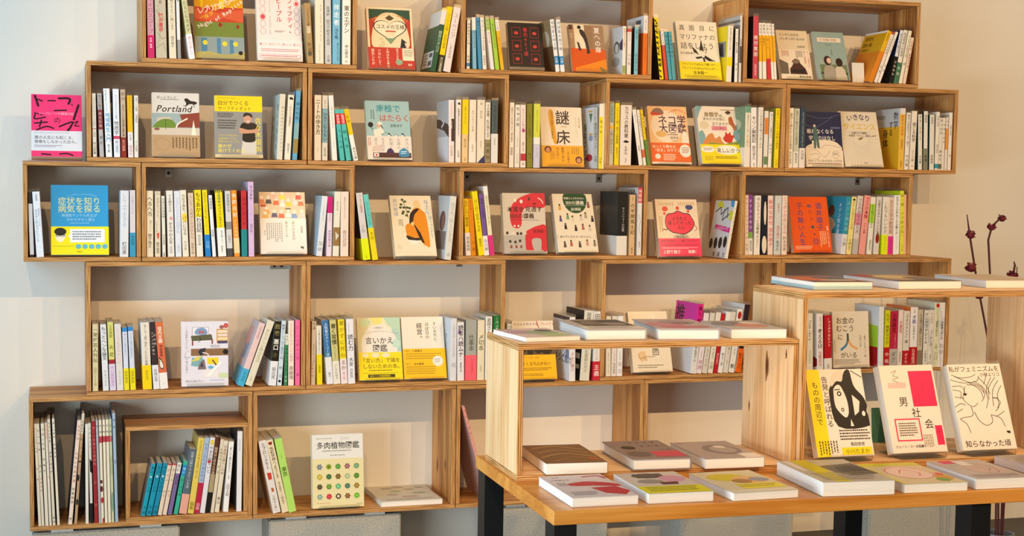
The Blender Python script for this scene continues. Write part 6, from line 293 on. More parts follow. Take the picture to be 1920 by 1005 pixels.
['L','white book with a grey abstract print against the tall table crate','books lying flat',(1.2385,-1.5588,.8763),-.1153,.119,.175,.0196,'b4a8a0',[('E',.3,.4,.3,.25,'7c7478'),('E',.6,.6,.3,.2,'c47c6c'),('R',.1,.1,.9,.2,'8a8480'),('E',.75,.3,.2,.15,'d8c0b0')],0,'T1t'],
['L','brown patterned book on the low crate floor beside its open end','books lying flat',(.835,-1.5782,.6216),-.081,.1264,.185,.0229,'7c5c38',[('L',[(.1,.2),(.5,.1),(.9,.3)],.05,'b0905c'),('L',[(.1,.45),(.5,.3),(.9,.5)],.05,'a8844c'),('L',[(.05,.7),(.5,.5),(.95,.7)],.05,'b0905c'),('L',[(.2,.9),(.6,.7),(.95,.9)],.04,'9c7440'),('E',.85,.8,.1,.08,'a4582c')],0,'T1i'],
['L','thick grey hardcover with a red panel inside the low table crate','books lying flat',(1.0179,-1.5785,.6228),-.0696,.1255,.1845,.0241,'8a7a74',[('H','ファイブ',.35,.08,.13,'2c2422',2),('H','ファラー',.45,.28,.13,'2c2422',2),('H','ック',.7,.5,.12,'2c2422',2),('E',.25,.4,.12,.1,'3c2c28'),('R',.48,.62,.98,.92,'c4485c'),('E',.25,.75,.2,.15,'6a5c58')],1,'T1i'],
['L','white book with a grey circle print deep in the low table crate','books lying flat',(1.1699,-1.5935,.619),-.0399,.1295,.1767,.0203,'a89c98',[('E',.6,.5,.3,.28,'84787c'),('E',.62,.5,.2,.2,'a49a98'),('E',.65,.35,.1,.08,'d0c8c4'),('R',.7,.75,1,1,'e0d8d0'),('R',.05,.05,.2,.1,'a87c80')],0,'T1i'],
['L','white book with red brush strokes near the bare table corner','books lying flat',(.8035,-1.7939,.604),-.0189,.1277,.1827,.0173,'cfc2c2',[('P',[(.25,.4),(.6,.32),(.95,.45),(.98,.58),(.6,.52),(.3,.5)],'b82c38'),('P',[(.5,.6),(.9,.58),(1,.8),(.85,.95),(.6,.85)],'b82c38'),('L',[(.65,.1),(.9,.08),(.95,.2)],.06,'b03440'),('H','人を動かす',.08,.2,.06,'4c4448',1),('H','文学',.15,.08,.06,'4c4448',1),('G',.1,.75,.5,.92,4,'8a8084'),('G',.1,.35,.24,.5,3,'8a8084')],0,'Tab'],
['L','book with black print,pink drawings and a lime yellow band on the table','books lying flat',(.9496,-1.7996,.6059),-.034,.1283,.1742,.0192,'c4b8ac',[('R',.25,.08,.7,.28,'33302a'),('E',.45,.18,.25,.12,'4c443c'),('E',.75,.35,.2,.15,'c490a4'),('E',.35,.45,.2,.1,'8a847c'),('P',[(.45,.5),(.75,.5),(.7,.62),(.45,.62)],'5c2c2c'),('R',0,.68,1,1,'d3cc18'),('G',.1,.72,.9,.94,3,'6a6a10')],0,'Tab'],
['L','white book with a yellow flower print on the table front','books lying flat',(1.1132,-1.8144,.6023),.0136,.1347,.1771,.0156,'cdbf9c',[('E',.4,.3,.3,.18,'c8b81c'),('E',.65,.45,.25,.18,'d8ac6c'),('E',.5,.5,.15,.1,'a0703c'),('E',.8,.45,.15,.1,'8a8c98'),('R',.3,.62,.95,.85,'dac828'),('G',.3,.66,.9,.8,2,'8a7c1c'),('R',0,.88,1,1,'d8ccb4')],0,'Tab'],
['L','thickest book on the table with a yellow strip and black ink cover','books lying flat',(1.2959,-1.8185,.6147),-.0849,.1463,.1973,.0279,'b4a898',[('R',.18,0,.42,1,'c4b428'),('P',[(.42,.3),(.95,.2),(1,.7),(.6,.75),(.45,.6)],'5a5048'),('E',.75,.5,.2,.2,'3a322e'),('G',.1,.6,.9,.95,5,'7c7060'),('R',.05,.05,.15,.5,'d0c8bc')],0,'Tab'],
['L','slim book with yellow border and pink line drawing on the table','books lying flat',(1.466,-1.826,.6042),-.0548,.1347,.1849,.0175,'cbbc90',[('R',0,0,1,.14,'c8be28'),('R',0,0,.06,1,'c8be28'),('E',.5,.5,.35,.3,'dcc0b0'),('O',.5,.5,.33,.28,.02,'c46474'),('L',[(.35,.5),(.5,.35),(.65,.5),(.55,.65)],.02,'c46474'),('E',.85,.75,.12,.12,'c8902c'),('E',.75,.85,.1,.08,'6a9a3c'),('E',.9,.6,.06,.06,'d04c4c')],0,'Tab'],
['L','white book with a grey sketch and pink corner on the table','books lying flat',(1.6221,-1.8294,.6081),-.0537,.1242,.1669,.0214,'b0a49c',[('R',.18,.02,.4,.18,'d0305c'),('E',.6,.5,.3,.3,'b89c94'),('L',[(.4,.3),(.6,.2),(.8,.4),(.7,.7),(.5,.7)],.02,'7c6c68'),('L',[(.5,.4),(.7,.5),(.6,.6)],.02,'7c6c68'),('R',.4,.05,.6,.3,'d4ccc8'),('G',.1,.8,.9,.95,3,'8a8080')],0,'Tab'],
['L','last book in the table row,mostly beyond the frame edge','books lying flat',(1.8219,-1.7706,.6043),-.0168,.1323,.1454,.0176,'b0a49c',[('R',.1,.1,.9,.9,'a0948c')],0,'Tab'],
['L','two-tone paged book with an orange and grey cover on the tall crate','books lying flat',(1.4368,-1.5384,.9696),-.0721,.1345,.1978,.0169,'a0746c',[('R',.1,.1,.9,.8,'8a5a4c'),('E',.3,.5,.25,.25,'c46a44'),('E',.7,.4,.25,.25,'5c6068'),('E',.6,.75,.3,.12,'c8a88c'),('R',0,.85,1,1,'4c4c50')],2,'T2t'],
['L','book with a reddish and gold print in the middle of the tall crate top','books lying flat',(1.6329,-1.5479,.9702),-.0413,.1511,.2221,.0175,'8a7468',[('R',0,0,.3,.4,'9c3444'),('E',.5,.4,.3,.25,'c8ac6c'),('E',.7,.6,.2,.2,'6a5448'),('R',0,.8,1,1,'4c4440'),('E',.3,.7,.2,.15,'a88c7c')],0,'T2t'],
['L','pale book with a plain beige cover at the far end of the tall crate','books lying flat',(1.8558,-1.5395,.9699),-.1078,.1419,.2087,.0172,'c4aa8c',[('R',.1,.1,.9,.9,'bca284'),('G',.2,.2,.8,.4,3,'8a745c')],0,'T2t'],
['L','grey-white illustrated book lying flat beside the succulent encyclopedia','books lying flat',(.8408,-.2042,.2276),.0088,.1899,.2076,.0156,'d0cabc',[('E',.3,.2,.1,.06,'a49c8c'),('E',.5,.15,.1,.05,'a8a090'),('E',.65,.3,.1,.06,'b4a898'),('E',.4,.4,.1,.06,'a8b094'),('E',.75,.55,.12,.06,'a0a488'),('E',.3,.6,.1,.06,'b0a898'),('E',.55,.75,.15,.06,'b8a494'),('E',.85,.2,.08,.05,'a8a090'),('G',.1,.85,.9,.95,3,'a09888')],0,'5b'],
['F','white book with a yellow spine strip and black ink face','books on show in the tall table crate',(1.4312,-1.5834,.6094),(-.3491,0,-.032),.1314,.1849,.018,'e6d6c4','e8ecf0',[('R',0,0,.24,1,'e9d40e'),('P',[(.44,.66),(.36,.3),(.42,.18),(.5,.12),(.62,.1),(.7,.02),(.78,.02),(.82,.2),(.95,.32),(1,.42),(.98,.5),(1,.66)],'1c1715'),('P',[(.42,.2),(.46,.06),(.6,.01),(.66,.02),(.62,.14),(.52,.14)],'dcc6ac'),('P',[(.44,.3),(.46,.22),(.54,.18),(.6,.22),(.66,.36),(.66,.5),(.6,.56),(.5,.5),(.44,.42)],'e6d6c4'),('P',[(.76,.3),(.88,.38),(.84,.5),(.76,.54)],'e6d6c4'),('L',[(.47,.24),(.56,.235)],.016,'1c1715'),('O',.54,.285,.03,.022,.02,'1c1715'),('O',.56,.47,.02,.018,.014,'1c1715'),('P',[(.66,.66),(.68,.58),(.72,.66)],'e6d6c4'),('E',.92,.52,.03,.03,'e6d6c4'),('L',[(.8,.02),(.98,.1)],.012,'1c1715'),('V','告発と呼ばれる',.31,.08,.115,'2c2420',1),('V','ものの周辺で',.13,.14,.115,'2c2420',1),('G',.44,.7,.98,.83,4,'2c2420'),('H','長田杏奈',.6,.84,.065,'2c2420',2),('GV',.06,.82,.4,.98,7,'5a4c1c'),('R',.44,.9,.97,.985,'e9d40e'),('H','小川たまか',.5,.915,.085,'3c3410',1)],1,1],
['F','cream book with a hot pink rectangle and three diagonal kanji','books on show in the tall table crate',(1.6065,-1.589,.6111),(-.3665,0,-.032),.1299,.1892,.022,'e8d0b8','e8ecf0',[('R',.52,.07,.96,.48,'e41c54'),('V','さよなら、',.74,.2,.04,'8a1030',1),('H','男',.26,.36,.17,'2c2420',1),('H','社',.46,.49,.17,'2c2420',1),('H','会',.66,.62,.17,'2c2420',1),('L',[(.2,.09),(.3,.06),(.24,.12),(.33,.14),(.22,.17),(.32,.2)],.008,'7c6c5c'),('R',.12,.2,.128,.265,'e0607c'),('R',.15,.2,.158,.265,'e0607c'),('R',.18,.2,.188,.265,'e0607c'),('R',.21,.2,.218,.265,'e0607c'),('R',.24,.2,.248,.265,'e0607c'),('R',.27,.2,.278,.265,'e0607c'),('R',.3,.2,.308,.265,'e0607c'),('R',.33,.2,.338,.265,'e0607c'),('R',.36,.2,.368,.265,'e0607c'),('R',.39,.2,.398,.265,'e0607c'),('R',.42,.2,.428,.265,'e0607c'),('L',[(.13,.62),(.57,.62),(.57,.86),(.13,.86),(.13,.62)],.022,'e0345c'),('G',.18,.66,.52,.82,6,'5c4c44'),('H','ジェーン・スー氏推薦！',.06,.91,.052,'3c302c',2),('GV',.6,.8,.78,.95,6,'8a7464'),('R',.84,.7,.97,.92,'e41c54'),('V','伊藤さん',.9,.73,.04,'6a0c28',1)],1,1],
['F','cream book with a line drawing of two windswept girls','books on show in the tall table crate',(1.7735,-1.5943,.6114),(-.384,0,-.032),.1319,.1885,.022,'ead4bc','e8ecf0',[('H','私がフェミニズムを',.02,.02,.105,'2c2624',1),('H','小林エリコ',.58,.1,.075,'2c2624',1),('L',[(.05,.12),(.2,.16),(.4,.15),(.5,.12)],.009,'3a3230'),('L',[(.02,.18),(.25,.22),(.5,.2),(.55,.14)],.009,'3a3230'),('L',[(.1,.14),(.3,.2),(.55,.26),(.6,.34)],.009,'3a3230'),('L',[(.02,.26),(.2,.26),(.24,.34)],.009,'3a3230'),('L',[(.02,.3),(.16,.32),(.14,.4)],.009,'3a3230'),('L',[(.04,.38),(.2,.4)],.009,'3a3230'),('L',[(.3,.24),(.5,.26),(.6,.36),(.52,.44)],.009,'3a3230'),('L',[(.26,.26),(.22,.34),(.18,.4),(.24,.46),(.34,.5),(.44,.46)],.009,'3a3230'),('L',[(.35,.22),(.52,.3),(.56,.4)],.009,'3a3230'),('L',[(.44,.2),(.6,.28),(.64,.42),(.58,.52)],.009,'3a3230'),('L',[(.55,.16),(.66,.26),(.7,.36)],.009,'3a3230'),('L',[(.7,.14),(.62,.24)],.009,'3a3230'),('L',[(.78,.16),(.66,.28),(.64,.36)],.009,'3a3230'),('L',[(.86,.16),(.7,.28),(.66,.42)],.009,'3a3230'),('L',[(.9,.2),(.76,.32),(.72,.5)],.009,'3a3230'),('L',[(.94,.26),(.84,.36),(.82,.5),(.74,.56)],.009,'3a3230'),('L',[(.8,.4),(.86,.46),(.78,.52)],.009,'3a3230'),('L',[(.3,.5),(.3,.6),(.14,.62),(.06,.64),(.16,.7),(.2,.8)],.009,'3a3230'),('L',[(.34,.56),(.4,.66),(.52,.72),(.64,.68),(.64,.6)],.009,'3a3230'),('L',[(.64,.6),(.8,.64),(.86,.74)],.009,'3a3230'),('L',[(.9,.56),(.8,.6),(.72,.62)],.009,'3a3230'),('L',[(.0,.5),(.12,.46),(.2,.48)],.009,'3a3230'),('L',[(.02,.56),(.14,.52)],.009,'3a3230'),('E',.235,.355,.025,.014,'1c1816'),('L',[(.2,.345),(.27,.35)],.012,'1c1816'),('L',[(.74,.4),(.82,.41)],.012,'1c1816'),('H','知らなかった頃',.06,.885,.12,'2c2624',1),('P',[(.86,.79),(.93,.79),(.93,.82),(.88,.815)],'1c1816')],1,1]
]
FL0=(2.8394, -0.4)
FLW=[([(2.8294, -0.4, 0.06), (2.8232, -0.4, 0.242), (2.7725, -0.4, 0.6903), (2.7366, -0.4, 0.8266), (2.715, -0.4, 0.9112), (2.6882, -0.4, 1.0289), (2.6756, -0.4, 1.0925)], [(2.6922, -0.4, 1.0273, 0.013), (2.6987, -0.4, 0.9248, 0.016), (2.7321, -0.4, 0.8385, 0.015)]), ([(2.8394, -0.4, 0.06), (2.8312, -0.4, 0.2416), (2.7888, -0.4, 0.724), (2.7682, -0.4, 0.9109), (2.7576, -0.4, 1.0122), (2.7694, -0.4, 1.0559), (2.8037, -0.4, 1.0847), (2.7914, -0.4, 1.093)], [(2.7676, -0.4, 1.0526, 0.012), (2.8059, -0.4, 1.0796, 0.011)]), ([(2.8493999999999997, -0.4, 0.06), (2.8473, -0.4, 0.2409), (2.8503, -0.4, 0.6887), (2.8545, -0.4, 0.8934), (2.8606, -0.4, 0.9324), (2.8561, -0.4, 0.9443)], [(2.8522, -0.4, 0.9002, 0.015)]), ([(2.8544, -0.4, 0.06), (2.8571, -0.4, 0.2057), (2.8639, -0.4, 0.6542), (2.8689, -0.4, 0.9273)], [])]
BRK=[('3b', 0.0908, 0.019, 0.026, (0,), 'small square bracket above the cream spines in the middle row'), ('3c', 0.0879, 0.019, 0.026, (0,), 'small square bracket above the leaning yellow spines'), ('3c', 0.5301, 0.019, 0.026, (0,), 'dark small bracket above the black banded book'), ('3d', 0.5495, 0.016, 0.024, (0,), 'shaded small bracket above the mixed spines beside the orange book'), ('4a', 0.002, 0.058, 0.02, (-0.016, 0.006), 'two-hole plate bracket in the corner of the tall box with the white collage book'), ('4b', 0.5234, 0.018, 0.0185, (0,), 'tiny bracket tab under the top of the tall box with yellow-banded books'), ('5a', 0.0, 0.06, 0.018, (-0.016, 0.006), 'shaded plate bracket in the corner of the magazine box')]
BLK=[(-0.1547, 0.2511, 'pale concrete block under the magazine box'), (0.5088, 0.9047, 'pale concrete block under the succulent encyclopedia box'), (1.1929, 1.5711, 'pale concrete block behind the front table leg'), (1.8208, 2.2191, 'grey concrete block seen beneath the middle of the table'), (2.5016, 2.9244, 'shaded concrete block beside the rear table leg')]
LEGA=0.844
CARDS=[('label_card', (2.3935, -0.185, 1.5088), 0.0, 0.0435, 0.066, 0.12, 'blank pale grey card leaning before the golden pocket book', 'd9dad6'), ('small_card', (1.5107, -1.4118, 0.5992), -0.03197580892303586, 0.04, 0.075, 0.1, 'small cream card behind the black ink-face book', 'e6d9c4'), ('small_card', (1.6716, -1.417, 0.5992), -0.03197580892303586, 0.045, 0.078, 0.1, 'small green card behind the hot pink rectangle book', '3a7a64')]

# ------------------------------------------------------------ camera, light, exposure
cd=bpy.data.cameras.new('camera'); cam=bpy.data.objects.new('camera',cd); COL.objects.link(cam)
r_,u_,b_=CAM['rot']
cam.matrix_world=Matrix(((r_[0],u_[0],b_[0],CAM['loc'][0]),(r_[1],u_[1],b_[1],CAM['loc'][1]),(r_[2],u_[2],b_[2],CAM['loc'][2]),(0,0,0,1)))
cd.sensor_width=36; cd.lens=CAM['lens']; cd.shift_x,cd.shift_y=CAM['shift']; cd.clip_start=.05; cd.clip_end=60
S.camera=cam
S.view_settings.view_transform='Standard'; S.view_settings.look='None'; S.view_settings.gamma=1; S.view_settings.use_curve_mapping=False
S.view_settings.exposure=0.0
S.cycles.use_denoising=True; S.cycles.transparent_max_bounces=16; S.cycles.max_bounces=8; S.cycles.sample_clamp_indirect=6
W=bpy.data.worlds.new('world'); S.world=W; W.use_nodes=True
W.node_tree.nodes['Background'].inputs[0].default_value=(1.0,.86,.70,1); W.node_tree.nodes['Background'].inputs[1].default_value=.08
def area(name,loc,target,sx,sy,power,col):
    l=bpy.data.lights.new(name,'AREA'); l.shape='RECTANGLE'; l.size=sx; l.size_y=sy; l.energy=power; l.color=col
    o=bpy.data.objects.new(name,l); COL.objects.link(o); o.location=loc
    o.rotation_euler=(Vector(target)-Vector(loc)).to_track_quat('-Z','Y').to_euler(); return o
def spot(name,loc,target,power,col,size,rad=.03,blend=.6):
    l=bpy.data.lights.new(name,'SPOT'); l.energy=power; l.color=col; l.spot_size=math.radians(size); l.spot_blend=blend; l.shadow_soft_size=rad
    o=bpy.data.objects.new(name,l); COL.objects.link(o); o.location=loc
    o.rotation_euler=(Vector(target)-Vector(loc)).to_track_quat('-Z','Y').to_euler(); return o
# daylight through the shop window on the left, ceiling track lamps behind the camera, and added fill lights
area('window_and_fill_daylight',(-1.298,-1.25,1.78),(1.5,-1.25,1.78),1.84,1.5,31,(.34,.69,1.0))
area('window_and_fill_daylight',(-1.298,-2.75,.6),(1.5,-2.75,.62),2.0,.74,76,(.85,.95,.97))  # invented low window, added to brighten left-facing sides on the table
area('front_fill_light',(-.3,-5.9,1.75),(1.0,0,.7),3.6,2.3,36,(1.0,.88,.74))  # added fill from behind the camera, brightens books and lower boxes
for x,tx,tz,pw,cone in [(-.6,1.2,.85,210,36),(1.5,1.7,1.1,150,48),(2.5,2.1,1.05,250,58),(3.9,2.75,1.05,262,60)]:
    spot('track_and_fill_light',(x,-4.75,3.35),(tx,0,tz),pw,(1.0,.64,.31),cone)
spot('track_and_fill_light',(-.45,-3.7,3.3),(1.5,-1.5,.7),55,(1.0,.84,.62),44,.04,.8)  # extra spot added to brighten the table, its crates and books
# ------------------------------------------------------------ helpers
def lin(h):
    c=[int(h[i:i+2],16)/255 for i in (0,2,4)]
    return tuple(x/12.92 if x<=.04045 else ((x+.055)/1.055)**2.4 for x in c)+(1.,)
LC={}
PAPER=[0.]   # how much to neutralise near-white paper: print colours were noted down under warm lamps
def hexc(h):
    k=(h,PAPER[0])
    if k not in LC:
        r,g,b=[int(h[i:i+2],16)/255 for i in (0,2,4)]; V=max(r,g,b)
        if PAPER[0] and V>.7 and (V-min(r,g,b))/V<.34:
            f=PAPER[0]; L=V*.985; r,g,b=[x+(L-x)*f for x in (r,g,b)]
        LC[k]=tuple(x/12.92 if x<=.04045 else ((x+.055)/1.055)**2.4 for x in (r,g,b))+(1.,)
    return LC[k]
def tag(o,label=None,cat=None,group=None,kind=None):
    if label: o['label']=label.replace(',',', ').replace('  ',' ')
    if cat: o['category']=cat
    if group: o['group']=group.replace(',',', ').replace('  ',' ')
    if kind: o['kind']=kind
    return o
def empty(name,loc=(0,0,0),rot=(0,0,0)):
    o=bpy.data.objects.new(name,None); COL.objects.link(o); o.location=loc; o.rotation_euler=rot; o.empty_display_size=.05; return o
class MB:
    """collects coloured faces; build() links them as one mesh object"""
    def __init__(s): s.v=[];s.f=[];s.c=[];s.m=[];s.sm=[]
    def face(s,pts,col,mi=0,smooth=False):
        n=len(s.v); s.v+=[tuple(p) for p in pts]; s.f.append(tuple(range(n,n+len(pts)))); s.c.append(col); s.m.append(mi); s.sm.append(smooth)
    def quadbox(s,x0,x1,y0,y1,z0,z1,col,mi=0,mf=None):
        P=[(x0,y0,z0),(x1,y0,z0),(x1,y1,z0),(x0,y1,z0),(x0,y0,z1),(x1,y0,z1),(x1,y1,z1),(x0,y1,z1)]
        for k,f in enumerate([(0,3,2,1),(4,5,6,7),(0,1,5,4),(1,2,6,5),(2,3,7,6),(3,0,4,7)]):
            s.face([P[i] for i in f],col,mi if mf is None else mf(k))
    def tube(s,pts,rads,n=8,col=None,mi=0,cap=True):
        pts=[Vector(p) for p in pts]; rings=[]
        for i,p in enumerate(pts):
            d=(pts[min(i+1,len(pts)-1)]-pts[max(i-1,0)]).normalized()
            a=d.orthogonal().normalized() if i==0 else (a-d*a.dot(d)).normalized()
            b=d.cross(a); r=rads[i] if isinstance(rads,(list,tuple)) else rads
            rings.append([p+(a*math.cos(t)+b*math.sin(t))*r for t in [2*PI*k/n for k in range(n)]])
        for A,B in zip(rings,rings[1:]):
            for k in range(n): s.face([A[k],A[(k+1)%n],B[(k+1)%n],B[k]],col,mi,True)
        if cap: s.face(rings[0][::-1],col,mi); s.face(rings[-1],col,mi)
    def lathe(s,prof,n=24,col=None,mi=0,c=(0,0,0)):
        R=[[(c[0]+r*math.cos(2*PI*k/n),c[1]+r*math.sin(2*PI*k/n),c[2]+z) for k in range(n)] for r,z in prof]
        for A,B in zip(R,R[1:]):
            for k in range(n): s.face([A[k],A[(k+1)%n],B[(k+1)%n],B[k]],col,mi,True)
    def build(s,name,mats,parent=None,weld=False):
        me=bpy.data.meshes.new(name); me.from_pydata(s.v,[],s.f)
        if not isinstance(mats,(list,tuple)): mats=[mats]
        for m in mats: me.materials.append(m)
        me.polygons.foreach_set('material_index',s.m); me.polygons.foreach_set('use_smooth',s.sm)
        if any(c is not None for c in s.c):
            a=me.attributes.new('ink','FLOAT_COLOR','CORNER'); buf=[]
            for f,c in zip(s.f,s.c): buf+=list(c or (.8,.8,.8,1))*len(f)
            a.data.foreach_set('color',buf)
        if weld:
            bm=bmesh.new(); bm.from_mesh(me); bmesh.ops.remove_doubles(bm,verts=bm.verts,dist=1e-5); bm.to_mesh(me); bm.free()
        me.update()
        o=bpy.data.objects.new(name,me); COL.objects.link(o)
        if parent: o.parent=parent
        return o
# ------------------------------------------------------------ materials
def mat(name,col=(.8,.8,.8,1),rough=.5,**kw):
    m=bpy.data.materials.new(name); m.use_nodes=True; b=m.node_tree.nodes['Principled BSDF']
    b.inputs['Base Color'].default_value=col; b.inputs['Roughness'].default_value=rough
    for k,v in kw.items(): b.inputs[k.replace('_',' ')].default_value=v
    return m
def nd(m,t,**kw):
    n=m.node_tree.nodes.new(t)
    for k,v in kw.items():
        if k in n.inputs: n.inputs[k].default_value=v
        else: setattr(n,k,v)
    return n
def ln(m,a,ao,b,bi): m.node_tree.links.new(a.outputs[ao],b.inputs[bi])
def ramp(m,stops):
    r=nd(m,'ShaderNodeValToRGB'); e=r.color_ramp.elements
    while len(e)<len(stops): e.new(.5)
    for x,(p,c) in zip(e,stops): x.position=p; x.color=c
    return r
def inkmat(name,rough,coat):
    m=mat(name,rough=rough,Coat_Weight=coat,Coat_Roughness=.16,Specular_IOR_Level=.22)
    a=nd(m,'ShaderNodeAttribute',attribute_name='ink'); b=m.node_tree.nodes['Principled BSDF']
    ln(m,a,'Color',b,'Base Color'); return m
M={}
M['print']=inkmat('printed_paper_cover',.5,.08)
M['gloss']=inkmat('film_wrapped_cover',.45,.14)
def paper(name,c1,c2):
    m=mat(name,rough=.85); b=m.node_tree.nodes['Principled BSDF']
    t=nd(m,'ShaderNodeTexCoord'); mp=nd(m,'ShaderNodeMapping'); mp.inputs['Scale'].default_value=(6,1800,6)
    n=nd(m,'ShaderNodeTexNoise',Scale=1.0,Detail=2.0); r=ramp(m,[(.3,c1),(.7,c2)])
    ln(m,t,'Object',mp,'Vector'); ln(m,mp,'Vector',n,'Vector'); ln(m,n,'Fac',r,'Fac'); ln(m,r,'Color',b,'Base Color'); return m
M['paper']=paper('page_edges',lin('cfc8b8'),lin('ece7da'))
M['paper_white']=paper('white_page_edges',lin('dcdad4'),lin('f2f0ec'))
def wood(name,base,dark,light,scale=1.0,rough=.5,ring=.19):
    m=mat(name,rough=rough,Specular_IOR_Level=.3); b=m.node_tree.nodes['Principled BSDF']
    t=nd(m,'ShaderNodeTexCoord'); oi=nd(m,'ShaderNodeObjectInfo')
    ml=nd(m,'ShaderNodeVectorMath',operation='MULTIPLY_ADD'); ml.inputs[1].default_value=(7,11,5)
    cv=nd(m,'ShaderNodeCombineXYZ')
    for k in 'XYZ': ln(m,oi,'Random',cv,k)
    ad=nd(m,'ShaderNodeVectorMath',operation='MULTIPLY_ADD'); ln(m,cv,'Vector',ad,0); ad.inputs[1].default_value=(7,11,5); ln(m,t,'Object',ad,2)
    mp=nd(m,'ShaderNodeMapping'); mp.inputs['Scale'].default_value=(1.3*scale,14*scale,14*scale); ln(m,ad,'Vector',mp,'Vector')
    wn=nd(m,'ShaderNodeTexNoise',Scale=.55,Detail=2.0,Distortion=.4); ln(m,mp,'Vector',wn,'Vector')
    wv=nd(m,'ShaderNodeMath',operation='MULTIPLY'); wv.inputs[1].default_value=26.; ln(m,wn,'Fac',wv,0)
    sn=nd(m,'ShaderNodeMath',operation='SINE'); ln(m,wv,0,sn,0)
    mp2=nd(m,'ShaderNodeMapping'); mp2.inputs['Scale'].default_value=(6*scale,170*scale,170*scale); ln(m,ad,'Vector',mp2,'Vector')
    fn=nd(m,'ShaderNodeTexNoise',Scale=1.0,Detail=3.0); ln(m,mp2,'Vector',fn,'Vector')
    mx=nd(m,'ShaderNodeMath',operation='MULTIPLY_ADD'); mx.inputs[1].default_value=ring; ln(m,sn,0,mx,0); ln(m,fn,'Fac',mx,2)
    r=ramp(m,[(.22,dark),(.5,base),(.8,light)]); ln(m,mx,0,r,'Fac')
    bn=nd(m,'ShaderNodeTexNoise',Scale=1.7,Detail=1.0); ln(m,ad,'Vector',bn,'Vector')
    r2=ramp(m,[(.35,(.86,.83,.8,1)),(.65,(1.06,1.04,1.02,1))]); ln(m,bn,'Fac',r2,'Fac')
    mm=nd(m,'ShaderNodeMix',data_type='RGBA',blend_type='MULTIPLY'); mm.inputs['Factor'].default_value=1; ln(m,r,'Color',mm,6); ln(m,r2,'Color',mm,7)
    ln(m,mm,2,b,'Base Color')
    bp=nd(m,'ShaderNodeBump',Strength=.12,Distance=.0006); ln(m,fn,'Fac',bp,'Height'); ln(m,bp,'Normal',b,'Normal')
    return m
def ply(name,c1,c2,c3):
    m=mat(name,rough=.6,Specular_IOR_Level=.25); b=m.node_tree.nodes['Principled BSDF']
    t=nd(m,'ShaderNodeTexCoord'); oi=nd(m,'ShaderNodeObjectInfo'); cv=nd(m,'ShaderNodeCombineXYZ'); ln(m,oi,'Random',cv,'X'); ln(m,oi,'Random',cv,'Y')
    ad=nd(m,'ShaderNodeVectorMath',operation='MULTIPLY_ADD'); ln(m,cv,'Vector',ad,0); ad.inputs[1].default_value=(9,5,0); ln(m,t,'Object',ad,2)
    # wobble the veneer lines a little along the panel
    mpw=nd(m,'ShaderNodeMapping'); mpw.inputs['Scale'].default_value=(9,9,30); ln(m,ad,'Vector',mpw,'Vector')
    nw=nd(m,'ShaderNodeTexNoise',Scale=1.0,Detail=2.0); ln(m,mpw,'Vector',nw,'Vector')
    sp=nd(m,'ShaderNodeSeparateXYZ'); ln(m,t,'Object',sp,'Vector')
    a1=nd(m,'ShaderNodeMath',operation='MULTIPLY_ADD'); a1.inputs[1].default_value=.0035; ln(m,nw,'Fac',a1,0); ln(m,sp,'Z',a1,2)
    a2=nd(m,'ShaderNodeMath',operation='MULTIPLY'); a2.inputs[1].default_value=2*PI/.0042; ln(m,a1,0,a2,0)
    sn=nd(m,'ShaderNodeMath',operation='SINE'); ln(m,a2,0,sn,0)
    mp=nd(m,'ShaderNodeMapping'); mp.inputs['Scale'].default_value=(14,14,420); ln(m,ad,'Vector',mp,'Vector')
    n=nd(m,'ShaderNodeTexNoise',Scale=1.0,Detail=3.0); ln(m,mp,'Vector',n,'Vector')
    mx=nd(m,'ShaderNodeMath',operation='MULTIPLY_ADD'); mx.inputs[1].default_value=.2; ln(m,sn,0,mx,0); ln(m,n,'Fac',mx,2)
    r=ramp(m,[(.2,c1),(.4,c2),(.75,c3)]); ln(m,mx,0,r,'Fac'); ln(m,r,'Color',b,'Base Color'); return m
M['wood']=wood('cedar_plywood_face',lin('c4884a'),lin('935c2b'),lin('d9a869'))
M['ply']=ply('plywood_edge',lin('5a3216'),lin('ab783f'),lin('d6a870'))
M['pale']=wood('pale_plywood_face',lin('ebc291'),lin('d09d66'),lin('f3d3a8'),.8,.5,.11)
M['ring']=mat('knot_ring',lin('a0683a'),.6); M['knot']=mat('dark_wood_knot',lin('5a2f18'),.6)
M['table']=wood('honey_oiled_tabletop',lin('cf8a3a'),lin('b8732a'),lin('dc9d4e'),.8,.32)
def plaster(name,c1,c2,bump,sc):
    m=mat(name,rough=.9,Specular_IOR_Level=.15); b=m.node_tree.nodes['Principled BSDF']
    t=nd(m,'ShaderNodeTexCoord'); n=nd(m,'ShaderNodeTexNoise',Scale=1.3,Detail=4.0); ln(m,t,'Object',n,'Vector')
    r=ramp(m,[(.3,c1),(.7,c2)]); ln(m,n,'Fac',r,'Fac'); ln(m,r,'Color',b,'Base Color')
    n2=nd(m,'ShaderNodeTexNoise',Scale=sc,Detail=6.0,Roughness=.6); ln(m,t,'Object',n2,'Vector')
    n3=nd(m,'ShaderNodeTexVoronoi',Scale=9.0); ln(m,t,'Object',n3,'Vector')
    mr=nd(m,'ShaderNodeMath',operation='LESS_THAN'); mr.inputs[1].default_value=.07; ln(m,n3,'Distance',mr,0)
    a=nd(m,'ShaderNodeMath',operation='MULTIPLY_ADD'); a.inputs[1].default_value=.5; ln(m,mr,0,a,0); ln(m,n2,'Fac',a,2)
    bp=nd(m,'ShaderNodeBump',Strength=bump,Distance=.004); ln(m,a,0,bp,'Height'); ln(m,bp,'Normal',b,'Normal'); return m
M['wall']=plaster('white_plaster',lin('e2ddd3'),lin('ebe7df'),.35,26)
M['floor']=plaster('dark_concrete_floor',lin('55524d'),lin('6b6862'),.3,20)
